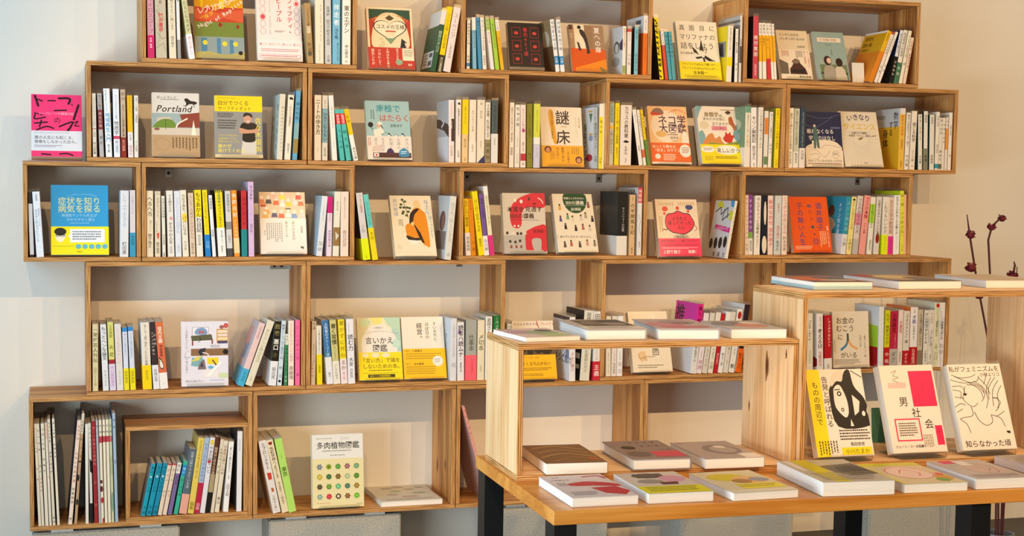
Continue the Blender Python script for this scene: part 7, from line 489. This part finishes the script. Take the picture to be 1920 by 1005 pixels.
M['ceil']=plaster('painted_ceiling',lin('e8e5de'),lin('ecebe6'),.1,10)
def concrete():
    m=plaster('concrete_block',lin('8c8d88'),lin('a9a9a3'),.5,60); nt=m.node_tree; b=nt.nodes['Principled BSDF']
    t=nd(m,'ShaderNodeTexCoord'); n=nd(m,'ShaderNodeTexNoise',Scale=330.0,Detail=3.0); ln(m,t,'Object',n,'Vector')
    r=ramp(m,[(.3,lin('8a8a85')),(.5,lin('adada6')),(.72,lin('c6c5be'))]); ln(m,n,'Fac',r,'Fac'); ln(m,r,'Color',b,'Base Color'); return m
M['concrete']=concrete()
M['steel']=mat('black_powder_coated_steel',lin('17181b'),.45,Metallic=.3)
M['zinc']=mat('zinc_plated_bracket',lin('a9a9a6'),.42,Metallic=.8)
M['screw']=mat('dark_screw',lin('3a3836'),.5,Metallic=.6)
M['card']=mat('white_card',lin('e4e3de'),.7)
def clear(name,tint,gl,fr):
    m=bpy.data.materials.new(name); m.use_nodes=True; nt=m.node_tree; nt.nodes.remove(nt.nodes['Principled BSDF']); out=nt.nodes['Material Output']
    t=nd(m,'ShaderNodeBsdfTransparent'); t.inputs['Color'].default_value=tint
    g=nd(m,'ShaderNodeBsdfGlossy',Roughness=.24); f=nd(m,'ShaderNodeFresnel',IOR=1.45)
    a=nd(m,'ShaderNodeMath',operation='MULTIPLY_ADD'); a.inputs[1].default_value=fr; a.inputs[2].default_value=gl; ln(m,f,'Fac',a,0)
    mx=nd(m,'ShaderNodeMixShader'); ln(m,a,0,mx,'Fac'); ln(m,t,0,mx,1); ln(m,g,0,mx,2); nt.links.new(mx.outputs[0],out.inputs['Surface']); return m
M['film']=clear('clear_book_film',(.95,.96,.97,1),.02,.35)
M['acrylic']=clear('clear_acrylic',(.95,.95,.93,1),.03,.7)
M['stem']=mat('dried_stem',lin('4c1a1e'),.7); M['bloom']=mat('dried_red_bloom',lin('6a1420'),.85)
M['pot']=mat('grey_glazed_pot',lin('6c7076'),.3)
# ------------------------------------------------------------ glyphs
_fc=bpy.data.curves.new('glyph','FONT'); _fc.resolution_u=2; _fo=bpy.data.objects.new('glyph',_fc); COL.objects.link(_fo)
GL={}
def glyph(ch,w):
    k=(ch,w)
    if k not in GL:
        _fc.body=ch; _fc.offset=[0,.004,.009,.014][w]
        dg=bpy.context.evaluated_depsgraph_get(); dg.update()
        me=bpy.data.meshes.new_from_object(_fo.evaluated_get(dg))
        vs=[(v.co.x,v.co.y) for v in me.vertices]; fs=[tuple(p.vertices) for p in me.polygons]; bpy.data.meshes.remove(me)
        adv=1.0 if ord(ch)>0x2000 else (max([v[0] for v in vs],default=.25)+.06)
        GL[k]=(vs,fs,adv)
    return GL[k]
ROT='ー（）「」『』…〜－-()'
def catmull(pts,closed):
    n=len(pts); out=[]
    for i in range(n if closed else n-1):
        P=[pts[(i+k)%n] if closed else pts[min(max(i+k,0),n-1)] for k in (-1,0,1,2)]
        for t in (0,.25,.5,.75):
            out.append(tuple(.5*((2*P[1][j])+(-P[0][j]+P[2][j])*t+(2*P[0][j]-5*P[1][j]+4*P[2][j]-P[3][j])*t*t+(-P[0][j]+3*P[1][j]-3*P[2][j]+P[3][j])*t**3) for j in (0,1)))
    if not closed: out.append(pts[-1])
    return out
class Face:
    """writes printed shapes on a flat face: fx(u,v,h) gives the 3-D point, w and h its size in metres"""
    def __init__(s,mb,fx,w,h,mi=0): s.mb,s.fx,s.w,s.h,s.mi=mb,fx,w,h,mi; s.n=0; s.smooth=False
    def lay(s): s.n+=1; return .00016+s.n*.000012
    def poly(s,pts,col,o=None):
        o=o or s.lay()
        if len(pts)>4:
            from mathutils.geometry import tessellate_polygon as tp
            P=[Vector((u*s.w,-v*s.h,0)) for u,v in pts]
            for t in tp([P]):
                q=[pts[i] for i in t]; a=sum(q[i][0]*q[(i+1)%3][1]-q[(i+1)%3][0]*q[i][1] for i in range(3))
                if a>0: q=q[::-1]
                s.mb.face([s.fx(min(max(u,0),1),min(max(v,0),1),o) for u,v in q],hexc(col),s.mi)
        else:
            a=sum(pts[i][0]*pts[(i+1)%len(pts)][1]-pts[(i+1)%len(pts)][0]*pts[i][1] for i in range(len(pts)))
            if a>0: pts=pts[::-1]
            s.mb.face([s.fx(min(max(u,0),1),min(max(v,0),1),o) for u,v in pts],hexc(col),s.mi)
    def gl(s,ch,u,v,size,col,w,o,ang=0,cen=True,shear=0):
        """glyph with its em box centred at u,v (fractions), size in metres"""
        vs,fs,adv=glyph(ch,w); ca,sa=math.cos(ang),math.sin(ang); c=hexc(col)
        if not vs: return adv
        if cen: cx=.5 if ord(ch)>0x2000 else adv/2
        else: cx=0
        P=[]
        for x,y in vs:
            x-=cx; y-=.38; x+=shear*y
            P.append((u+(x*ca+y*sa)*size/s.w, v-(-x*sa+y*ca)*size/s.h))
        for f in fs: s.mb.face([s.fx(P[i][0],P[i][1],o) for i in f],c,s.mi)
        return adv
    def htext(s,t,u,v,size,col,w,shear=0):
        o=s.lay(); z=size*s.w; x=u
        for ch in t:
            a=s.gl(ch,x,v+.5*z/s.h,z,col,w,o,0,False,shear); x+=a*size*(1.0 if ord(ch)>0x2000 else 1.0)
    def vchar(s,ch,u,v,z,col,w,o):
        if ch in ROT: s.gl(ch,u,v,z,col,w,o,PI/2)
        elif ch in '、。': s.gl(ch,u+.55*z/s.w,v-.5*z/s.h,z,col,w,o)
        elif ch in 'ぁぃぅぇぉっゃゅょァィゥェォッャュョ': s.gl(ch,u+.1*z/s.w,v-.08*z/s.h,z,col,w,o)
        else: s.gl(ch,u,v,z,col,w,o)
    def ops(s,ops):
        rng=random.Random(len(ops)*31+7)
        for q in ops:
            k=q[0]
            if k=='R': s.poly([(q[1],q[2]),(q[3],q[2]),(q[3],q[4]),(q[1],q[4])],q[5])
            elif k=='P': s.poly(catmull(list(q[1]),True) if s.smooth and len(q[1])>=6 else list(q[1]),q[2])
            elif k=='E': s.poly([(q[1]+q[3]*math.cos(t),q[2]+q[4]*math.sin(t)) for t in [2*PI*i/20 for i in range(20)]],q[5])
            elif k=='T2':   # heart: centre, half-width, height (fractions), colour
                _,cu,cv,rw,rh,c=q; pts=[]
                for i in range(28):
                    a=2*PI*i/28; x=16*math.sin(a)**3; y=13*math.cos(a)-5*math.cos(2*a)-2*math.cos(3*a)-math.cos(4*a)
                    pts.append((cu+rw*x/16,cv-rh*y/17))
                s.poly(pts,c)
            elif k=='X':
                _,cu,cv,r,c,n=q; n=max(5,n); pts=[]
                for i in range(2*n):
                    rr=r*(1 if i%2==0 else .68); pts.append((cu+rr*math.cos(PI*i/n),cv+rr*math.sin(PI*i/n)*s.w/s.h))
                s.poly(pts,c)
            elif k in 'LO':
                if k=='O':
                    _,cu,cv,ru,rv,wd,c=q; pts=[(cu+ru*math.cos(t),cv+rv*math.sin(t)) for t in [2*PI*i/18 for i in range(19)]]
                else: pts,wd,c=(catmull(list(q[1]),False) if s.smooth and len(q[1])>=3 and q[1][0]!=q[1][-1] else q[1]),q[2],q[3]
                o=s.lay(); hw=wd*s.w/2
                for (a,b) in zip(pts,pts[1:]):
                    d=Vector(((b[0]-a[0])*s.w,(b[1]-a[1])*s.h)); L=d.length
                    if L<1e-6: continue
                    n=Vector((-d.y,d.x))/L*hw; e=d/L*hw*.5
                    s.poly([((a[0]*s.w-e.x+n.x)/s.w,(a[1]*s.h-e.y+n.y)/s.h),((b[0]*s.w+e.x+n.x)/s.w,(b[1]*s.h+e.y+n.y)/s.h),((b[0]*s.w+e.x-n.x)/s.w,(b[1]*s.h+e.y-n.y)/s.h),((a[0]*s.w-e.x-n.x)/s.w,(a[1]*s.h-e.y-n.y)/s.h)],c,o)
                    o+=1e-6
            elif k=='H': s.htext(q[1],q[2],q[3],q[4],q[5],q[6] if len(q)>6 else 0)
            elif k=='S': s.htext(q[1],q[2],q[3],q[4],q[5],q[6],.28)
            elif k=='V':
                o=s.lay(); z=q[4]*s.w; v=q[3]
                for ch in q[1]:
                    s.vchar(ch,q[2],v+.5*z/s.h,z,q[5],q[6] if len(q)>6 else 0,o); v+=z*1.03/s.h
            elif k=='Y':
                _,t,v0,v1,off,c,w=q; o=s.lay(); n=len(t); p=(v1-v0)*s.h/n; z=min(p*1.04,s.w*(.8 if abs(off)<.08 else .42))
                for i,ch in enumerate(t): s.vchar(ch,.5+off,v0+(i+.5)*(v1-v0)/n,z,c,w,o)
            elif k=='T':
                _,t,uc,v0,sz,c,w=q; o=s.lay(); z=sz*s.w; v=v0
                for ch in t:
                    a=s.gl(ch,uc,v+.5*z*.6/s.h,z,c,w,o,PI/2); v+=a*z/s.h
            elif k=='D':
                _,t,u0,v0,u1,v1,sz,c,w=q; o=s.lay(); n=len(t); ang=math.atan2((v0-v1)*s.h,(u1-u0)*s.w)
                for i,ch in enumerate(t):
                    f=(i+.5)/n; bow=.05*math.sin(PI*f)
                    s.gl(ch,u0+(u1-u0)*f,v0+(v1-v0)*f+bow,sz*s.w,c,w,o,-ang)
            elif k=='C':
                _,t,u0,v0,u1,v1,sz,c=q[:8]; w=q[8] if len(q)>8 else 0; o=s.lay(); n=len(t)
                for i,ch in enumerate(t):
                    f=(i+.5)/n; x=2*f-1; v=v0+(v1-v0)*(1-x*x); sl=math.atan2((v1-v0)*-2*x*2*s.h,(u1-u0)*s.w)
                    s.gl(ch,u0+(u1-u0)*f,v,sz*s.w,c,w,o,sl)
            elif k=='G':
                _,u0,v0,u1,v1,n,c=q; o=s.lay(); lh=(v1-v0)/max(1,n)
                for i in range(n):
                    u=u0; ue=u1-(u1-u0)*(rng.random()*.3 if i==n-1 and n>1 else rng.random()*.08)
                    while u<ue:
                        d=(.018+.03*rng.random())*min(1,.09/s.w); s.poly([(u,v0+i*lh),(min(u+d,ue),v0+i*lh),(min(u+d,ue),v0+i*lh+lh*.5),(u,v0+i*lh+lh*.5)],c,o); u+=d+.008
            elif k=='GV':
                _,u0,v0,u1,v1,n,c=q; o=s.lay(); lw=(u1-u0)/n
                for i in range(n):
                    v=v0; ve=v1-(v1-v0)*rng.random()*.25
                    while v<ve:
                        d=.014+.02*rng.random(); s.poly([(u0+i*lw,v),(u0+i*lw+lw*.45,v),(u0+i*lw+lw*.45,min(v+d,ve)),(u0+i*lw,min(v+d,ve))],c,o); v+=d+.008
# ------------------------------------------------------------ books
def ushell(mb,W,H,T,c,z0,z1,cf,cs,out=0,cr=.0012,open_back=False):
    """U-shaped cover: front board at y=0, spine at x=W, back board at y=T; out grows it outward"""
    x1=W+out; y0=-out; y1=T+out; x0=0
    O=[(x0,y0),(x1-cr,y0),(x1-cr*.3,y0+cr*.3),(x1,y0+cr),(x1,y1-cr),(x1-cr*.3,y1-cr*.3),(x1-cr,y1),(x0,y1)]
    I=[(x0,y0+c),(x1-c,y0+c),(x1-c,y0+c),(x1-c,y0+c),(x1-c,y1-c),(x1-c,y1-c),(x1-c,y1-c),(x0,y1-c)]
    n=len(O)
    for i in range(n-1):
        a,b=O[i],O[i+1]; col=cs if 1<=i<=5 else cf
        mb.face([(a[0],a[1],z0),(b[0],b[1],z0),(b[0],b[1],z1),(a[0],a[1],z1)],col)
        p,q=I[i],I[i+1]
        if p!=q: mb.face([(q[0],q[1],z0),(p[0],p[1],z0),(p[0],p[1],z1),(q[0],q[1],z1)],col)
        mb.face([(a[0],a[1],z1),(b[0],b[1],z1),(q[0],q[1],z1),(p[0],p[1],z1)] if p!=q else [(a[0],a[1],z1),(b[0],b[1],z1),(p[0],p[1],z1)],col)
        mb.face([(b[0],b[1],z0),(a[0],a[1],z0),(p[0],p[1],z0),(q[0],q[1],z0)] if p!=q else [(b[0],b[1],z0),(a[0],a[1],z0),(p[0],p[1],z0)],col)
    for k in (0,n-1):
        a,p=O[k],I[k]; f=[(p[0],p[1],z0),(a[0],a[1],z0),(a[0],a[1],z1),(p[0],p[1],z1)]
        mb.face(f if k==0 else f[::-1],cf)
def split_band(ops):
    """ops before a 'B'/'B2' marker lie on the cover, those after it on the paper band"""
    for i,q in enumerate(ops):
        if q[0]=='B': return ops[:i],(q[1],1.0,q[2]),[p for p in ops[i+1:] if p[0] not in('B3',)]
        if q[0]=='B2': return ops[:i],(q[1],q[2],q[3]),ops[i+1:]
    return [q for q in ops if q[0]!='B3'],None,[]
def book(name,W,H,T,ccov,cside,spine_ops,front_ops,band=None,band_spine=(),band_front=(),loc=(0,0,0),rot=(0,0,0),hard=0,sleeve=0,gloss=False,white=False,seed=0,w_smooth=False):
    root=empty(name,loc,rot); c=.0022 if hard==1 else .0006; mt=M['gloss' if gloss else 'print']
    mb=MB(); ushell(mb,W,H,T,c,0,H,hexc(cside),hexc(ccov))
    fs=Face(mb,lambda u,v,h:(W+h,u*T,(1-v)*H),T,H); ff=Face(mb,lambda u,v,h:(u*W,-h,(1-v)*H),W,H)
    ff.smooth=w_smooth; fs.ops(spine_ops); ff.ops(front_ops); mb.build('cover',mt,root)
    pm=MB(); i=.003 if hard==1 else .0008
    xo=.004 if hard==1 else .0012
    pm.quadbox(xo,W-c-.0002,c+.0001,T-c-.0001,i,H-i,None)
    po=pm.build('page_block',M['paper_white' if white else 'paper'],root)
    if hard==2:   # two paper stocks
        pm=MB(); pm.quadbox(xo-.0004,W-c-.0001,T*.52,T-c-.00005,i-.0003,H-i+.0003,hexc('a9c9d0')); pm.build('tinted_pages',M['print'],po)
    if band:
        v0,v1,bc=band; bm=MB(); z0=(1-v1)*H; z1=(1-v0)*H
        ushell(bm,W,H,T,.00025,max(z0,.0004),z1,hexc(bc),hexc(bc),out=.0006)
        bs=Face(bm,lambda u,v,h:(W+.0006+h,u*T,(1-v)*H),T,H); bf=Face(bm,lambda u,v,h:(u*W,-.0006-h,(1-v)*H),W,H)
        bs.ops(band_spine); bf.ops(band_front); bm.build('paper_band',mt,root)
    if sleeve:
        sm=MB(); e=.0008; z0=H-.0005; z1=H+.007+.003*((seed*37)%10)/10
        k=.0015*(((seed*13)%7)-3)/3
        P=[(0.004,-e),(W+e,-e),(W+e,T+e),(0.004,T+e)]; Q=[(0.006,-e+k),(W+e-.001,-e+k*.5),(W+e-.001,T+e+k),(0.006,T+e-k)]
        for a,b,aa,bb in ((P[0],P[1],Q[0],Q[1]),(P[1],P[2],Q[1],Q[2]),(P[2],P[3],Q[2],Q[3])):
            sm.face([(a[0],a[1],z0),(b[0],b[1],z0),(bb[0],bb[1],z1),(aa[0],aa[1],z1)],None)
        sm.build('clear_sleeve',M['film'],root)
    return root
def easel(loc,tau,phi,W,H,T,lip=.012,label=''):
    """clear acrylic stand: local frame like the face-out book it carries"""
    root=empty('acrylic_book_stand',loc,(0,0,phi)); st,ct=math.sin(tau),math.cos(tau)
    w0,w1=W*.1,W*.9
    bz=-T*st-.0012
    b=MB(); b.quadbox(w0,w1,-.012,T*ct+.055,bz-.001,bz+.0008,None); b.build('base_plate',M['acrylic'],root)
    b=MB(); b.quadbox(w0,w1,-.0125,-.0105,bz+.0009,bz+.013,None); b.build('front_lip',M['acrylic'],root)
    hh=H*.62; o=T+.0012
    b=MB(); y0,z0=o*ct,-o*st; y1,z1=y0+hh*st,z0+hh*ct; ty,tz=.002*ct,-.002*st
    for X in (0,):
        P=[(w0,y0+.001,max(z0,bz+.0009)),(w1,y0+.001,max(z0,bz+.0009)),(w1,y1,z1),(w0,y1,z1)]; Q=[(x,y+ty,z) for x,y,z in P]
        b.face(P,None); b.face(Q[::-1],None)
        for i in range(4): j=(i+1)%4; b.face([P[j],P[i],Q[i],Q[j]],None)
    b.build('back_plate',M['acrylic'],root)
    tag(root,label,'stand','clear acrylic book stands'); return root
# ------------------------------------------------------------ the room
D=.216
def wallbox(name,x0,x1,y0,y1,z0,z1,m):
    b=MB(); b.quadbox(x0,x1,y0,y1,z0,z1,None); return tag(b.build(name,m),kind='structure')
wallbox('wall_back',-1.44,5.6,0,.12,-.02,3.6,M['wall'])
wallbox('floor',-1.44,5.6,-6.2,0,-.12,-.001,M['floor'])
wallbox('ceiling',-1.44,5.6,-6.2,.12,3.6,3.7,M['ceil'])
b=MB(); WIN=[(-3.76,-1.74,.22,.98),(-2.2,-.3,1.05,2.6)]  # first, low opening is invented to go with the added table light
for (y0,y1,z0,z1) in [(-6.2,-3.76,0,3.599),(-3.76,-1.74,0,.22),(-1.74,-.0005,0,1.05),(-3.76,-1.74,.98,1.05),(-3.76,-2.2,1.05,3.599),(-.3,-.0005,1.05,3.599),(-2.2,-.3,2.6,3.599)]: b.quadbox(-1.439,-1.3,y0,y1,z0,z1,None)
tag(b.build('wall_left',M['wall']),kind='structure')
wf=mat('painted_window_frame',lin('d8d8d4'),.5)
for i,(y0,y1,z0,z1) in enumerate(WIN):
    b=MB()
    for q in [(y0+.002,y0+.05,z0+.002,z1-.002),(y1-.05,y1-.002,z0+.002,z1-.002),(y0+.05,y1-.05,z0+.002,z0+.05),(y0+.05,y1-.05,z1-.05,z1-.002)]: b.quadbox(-1.4,-1.32,*q,None)
    tag(b.build('window_%d'%(i+1),wf),kind='structure')
# ------------------------------------------------------------ stacked plywood boxes
def panel(name,L,Dp,t,mface,parent,loc,rot=(0,0,0),knots=()):
    bm=bmesh.new(); bmesh.ops.create_cube(bm,size=1)
    bmesh.ops.scale(bm,vec=(L,Dp,t),verts=bm.verts)
    bmesh.ops.bevel(bm,geom=list(bm.edges),offset=.0009,segments=1,affect='EDGES')
    me=bpy.data.meshes.new(name); bm.normal_update()
    for f in bm.faces: f.material_index=0 if abs(f.normal.z)>.9 else 1
    for (kx,ky,ra,rb) in knots:   # knots on the face that looks into the box
        for sc,mi in ((1.0,2),(.55,3)):
            vs=[bm.verts.new((kx+ra*sc*math.cos(a)*(1+.25*math.sin(3*a+ky*90)),ky+rb*sc*math.sin(a),-t/2-.0001-.0001*mi)) for a in [-2*PI*i/18 for i in range(18)]]
            bm.faces.new(vs).material_index=mi
    bm.to_mesh(me); bm.free(); me.materials.append(mface); me.materials.append(M['ply'])
    if knots: me.materials.append(M['ring']); me.materials.append(M['knot'])
    o=bpy.data.objects.new(name,me); COL.objects.link(o); o.parent=parent; o.location=loc; o.rotation_euler=rot; return o
def crate(name,label,group,W_,H_,Dp,loc,phi=0,m='wood',t=.012,knots=()):
    r=empty(name,loc,(0,0,phi)); tag(r,label,'box',group)
    panel('top_panel',W_,Dp,t,M[m],r,(W_/2,Dp/2,H_-t/2)); panel('bottom_panel',W_,Dp,t,M[m],r,(W_/2,Dp/2,t/2))
    h=H_-2*t-.0004
    panel('side_panel',h,Dp,t,M[m],r,(t/2,Dp/2,H_/2),(0,PI/2,0)); panel('side_panel',h,Dp,t,M[m],r,(W_-t/2,Dp/2,H_/2),(0,PI/2,0),knots); return r
BL={'1a':'leftmost plywood box of the cut-off top row','1b':'middle plywood box of the cut-off top row','1c':'rightmost plywood box of the cut-off top row',
'2a':'leftmost plywood box of the upper row, with the travel guide','2b':'plywood box with the pale teal penguin book','2c':'plywood box holding the orange cat book and the bird book','2d':'rightmost plywood box of the upper row, with navy and yellow books',
'3a':'narrow plywood box holding the sky-blue and yellow book','3b':'plywood box with the paper-doll book and the tall lilac spine','3c':'plywood box holding the red dinosaur book','3d':'plywood box holding the bright orange book',
'4a':'tall plywood box holding the white collage book','4b':'tall plywood box holding two yellow-banded books on show','4c':'tall plywood box behind the low table crate, magenta spine inside','4d':'tall plywood box behind the tall table crate, cream money book inside',
'5a':'wide bottom plywood box full of thin magazines and a smaller crate','5b':'bottom plywood box holding the succulent encyclopedia','5c':'bottom plywood box holding one slumped pink volume','5d':'empty bottom plywood box seen through the low table crate','5i':'small plywood crate set inside the magazine box'}
KN={'5b':[(-.145,.0,.016,.006),(.066,-.04,.02,.007),(.085,.045,.024,.008)],'4c':[(-.12,-.02,.012,.004)],'5d':[(.06,.02,.014,.005)]}
for k,(x0,x1,z0,z1) in BOXES.items():
    dp=.216 if k!='5i' else .2
    crate('plywood_box',BL[k],'stacked plywood shelf boxes',x1-x0,z1-z0-.0004,dp-.0015,(x0,-D,z0),knots=KN.get(k,()))
# zinc angle brackets holding boxes to the wall (on the wall, under a top panel or beside a side panel)
def bracket(x,z,w,h,holes,label):
    r=empty('angle_bracket',(x,0,z)); tag(r,label,'bracket','metal wall brackets')
    b=MB(); b.quadbox(-w/2,w/2,-.0025,-.0003,-h/2,h/2,None)
    if w>h: b.quadbox(w/2-.0022,w/2,-.035,-.0025,-h/2,h/2,None)
    else: b.quadbox(-w/2,w/2,-.03,-.0025,h/2-.0022,h/2,None)
    b.build('plate',M['zinc'],r)
    for hx in holes:
        s=MB(); s.lathe([(0.0,.0022),(.0035,.002),(.0048,.0004),(.0048,-.0002)],14); o=s.build('screw',M['screw'],r); o.location=(hx,-.0027,0) if w>h else (0,-.0027,hx); o.rotation_euler=(PI/2,0,0)
for (k,fx,w,h,holes,lab) in BRK:
    x0,x1,z0,z1=BOXES[k]
    if w>h: bracket(x1-.0125-w/2,z1-.014-h/2-fx,w,h,holes,lab)
    else: bracket(x0+fx,z1-.0135-h/2,w,h,holes,lab)
# concrete blocks under the bottom row
def block(x0,x1,label):
    r=empty('concrete_block',((x0+x1)/2,-D+.02,0)); tag(r,label,'concrete block','concrete blocks under the shelves'); w=(x1-x0)/2
    bm=bmesh.new(); bmesh.ops.create_cube(bm,size=1); bmesh.ops.scale(bm,vec=(2*w,.15,.188),verts=bm.verts); bmesh.ops.translate(bm,vec=(0,.075,.094),verts=bm.verts)
    bmesh.ops.bevel(bm,geom=list(bm.edges),offset=.004,segments=2,affect='EDGES'); me=bpy.data.meshes.new('block'); bm.to_mesh(me); bm.free(); me.materials.append(M['concrete'])
    o=bpy.data.objects.new('block_body',me); COL.objects.link(o); o.parent=r
    for sx in (-.6,.6):
        b=MB(); b.quadbox(sx*w-.03,sx*w+.03,.004,.1,.1885,.1995,None); b.build('spacer_pad',M['card'],r)
for (x0,x1,lab) in BLK: block(x0,x1,lab)
# ------------------------------------------------------------ table and its crates
tb=CAM['table']; PH=tb[0]; TO=Vector(tb[1:4]); EX=Vector((math.cos(PH),math.sin(PH),0)); EY=Vector((-math.sin(PH),math.cos(PH),0))
def TP(a,b,c): return TO+EX*a+EY*b+Vector((0,0,c))
tr=empty('display_table',(TO.x,TO.y,0),(0,0,PH)); tag(tr,'low honey-coloured wooden table with black steel legs, carrying crates and books','table')
ta,tbk=tb[7],tb[8]; TW=1.62; TD=-tbk+.262; zt=TO.z
panel('table_top',TW,TD,.026,M['table'],tr,(ta+TW/2,tbk+TD/2,zt-.013)).data.materials[1]=M['table']
for (a,bb) in [(ta+.004,tbk+.006),(ta+.004,tbk+TD-.058),(LEGA,tbk+.006),(LEGA,tbk+TD-.058)]:
    b=MB(); b.quadbox(a,a+.042,bb,bb+.05,.0,zt-.0265,None); b.build('leg',M['steel'],tr)
crate('table_crate','low pale plywood crate on the table, books lying on and in it','plywood crates on the table',.6,.27,.216,tuple(TP(0,0,0)),PH,'pale',knots=[(-.066,.0,.03,.0075),(.03,.075,.012,.003),(-.1,-.08,.01,.003)])
crate('table_crate','tall pale plywood crate on the table, three books on stands inside','plywood crates on the table',.6,.366,.216,tuple(TP(.6+tb[5],tb[6],0)),PH,'pale')
# dried flowers in a pot behind the table
fr=empty('dried_flowers',(FL0[0],FL0[1],0)); tag(fr,'tall dark red dried flowers in a pot against the bare wall','flowers')
b=MB(); b.lathe([(0,.002),(.04,.002),(.05,.02),(.055,.05),(.048,.07),(.044,.071),(.042,.068),(.04,.04),(0,.03)],28); b.build('pot',M['pot'],fr)
for pts,heads in FLW:
    P=[Vector(p)-Vector((FL0[0],FL0[1],0)) for p in pts]
    s=MB(); s.tube(P,[.0032]*(len(P)-1)+[.0014],8); so=s.build('stem',M['stem'],fr)
    for (hx,hy,hz,hr) in heads:
        c=Vector((hx,hy,hz))-Vector((FL0[0],FL0[1],0)); h=MB(); rg=random.Random(int(hz*1000))
        h.lathe([(0,-hr*.9),(hr*.6,-hr*.75),(hr*.95,-hr*.1),(hr*.75,hr*.5),(hr*.3,hr*.7),(0,hr*.6)],10,c=c)
        for i in range(22):
            t=rg.random()*2*PI; e=rg.uniform(-.5,1.1); d=Vector((math.cos(t)*math.cos(e),math.sin(t)*math.cos(e),math.sin(e))); u=d.orthogonal().normalized(); v=d.cross(u); q=c+d*hr*.7
            h.face([q-u*hr*.35,q+d*hr*.3-v*hr*.3,q+d*hr*rg.uniform(.5,.8),q+d*hr*.3+v*hr*.3],None)
        h.build('flower_head',M['bloom'],so)
# ------------------------------------------------------------ all the books
for i,B in enumerate(BOOKS):
    bl=B[4] if B[0]=='S' else B[3]; PAPER[0]=.42 if bl[0]>.98 and B[0]!='L' else 0.
    if B[0]=='S':
        _,kind,lab,grp,loc,lean,w,h,t,cc,cs,obi,so,fo=B
        band=None; bs=[];
        if obi:
            band=(obi[0],1.0,obi[1]); bs=[q for q in so if q[0]=='Y' and q[2]>=obi[0]-.02]; so=[q for q in so if q not in bs]
            # a title that runs over the band is split between the two
            ns=[]
            for q in so:
                if q[0]=='Y' and q[3]>obi[0]+.03:
                    n=len(q[1]); k=max(0,min(n,int(round((obi[0]-q[2])/(q[3]-q[2])*n)))); vm=q[2]+(q[3]-q[2])*k/n
                    if k: ns.append(('Y',q[1][:k],q[2],vm)+tuple(q[4:]))
                    if k<n: bs.append(('Y',q[1][k:],vm,q[3])+tuple(q[4:]))
                elif q[0]!='R' and q[0]!='Y' and q[0] in 'EPX' and (q[2] if q[0]!='P' else min(p[1] for p in q[1]))>obi[0]: bs.append(q)
                else: ns.append(q)
            so=ns
        R_=Matrix.Rotation(lean,4,'Y')@Matrix.Rotation(-PI/2,4,'Z')
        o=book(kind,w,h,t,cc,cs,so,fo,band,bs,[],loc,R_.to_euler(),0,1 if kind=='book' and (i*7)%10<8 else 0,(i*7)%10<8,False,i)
        tag(o,lab,'book' if kind=='book' else 'magazine',grp)
    elif B[0]=='F':
        _,lab,grp,loc,rot,w,h,t,cc,cs,ops,stand,sl=B
        fo,band,bo=split_band(list(ops))
        R_=Matrix.Rotation(rot[2],4,'Z')@Matrix.Rotation(rot[0],4,'X')
        o=book('book',w,h,t,cc,cs if False else cc,[],fo,band,[],bo,loc,R_.to_euler(),0,sl,True,cs=='e8ecf0',i,True)
        tag(o,lab,'book',grp)
        if stand: easel(loc,-rot[0],rot[2],w,h,t,label='clear stand under the '+' '.join(lab.split(',')[0].split()[:12]))
    else:
        _,lab,grp,loc,th,w,h,t,cc,ops,hard,sf=B
        fo,band,bo=split_band(list(ops))
        R_=Matrix.Rotation(th,4,'Z')@Matrix.Rotation(-PI/2,4,'X')
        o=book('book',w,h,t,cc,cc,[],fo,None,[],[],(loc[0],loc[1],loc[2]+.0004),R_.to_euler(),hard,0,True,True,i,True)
        tag(o,lab,'book',grp)
# plain cards
for (nm,loc,rz,w,h,ln_,lab,c) in CARDS:
    b=MB(); b.quadbox(0,w,0,.0012,0,h,None); o=b.build(nm,mat(nm+'_card',lin(c),.6)); o.location=loc; o.rotation_euler=(-ln_,0,rz); tag(o,lab,'card')
bpy.data.objects.remove(_fo)
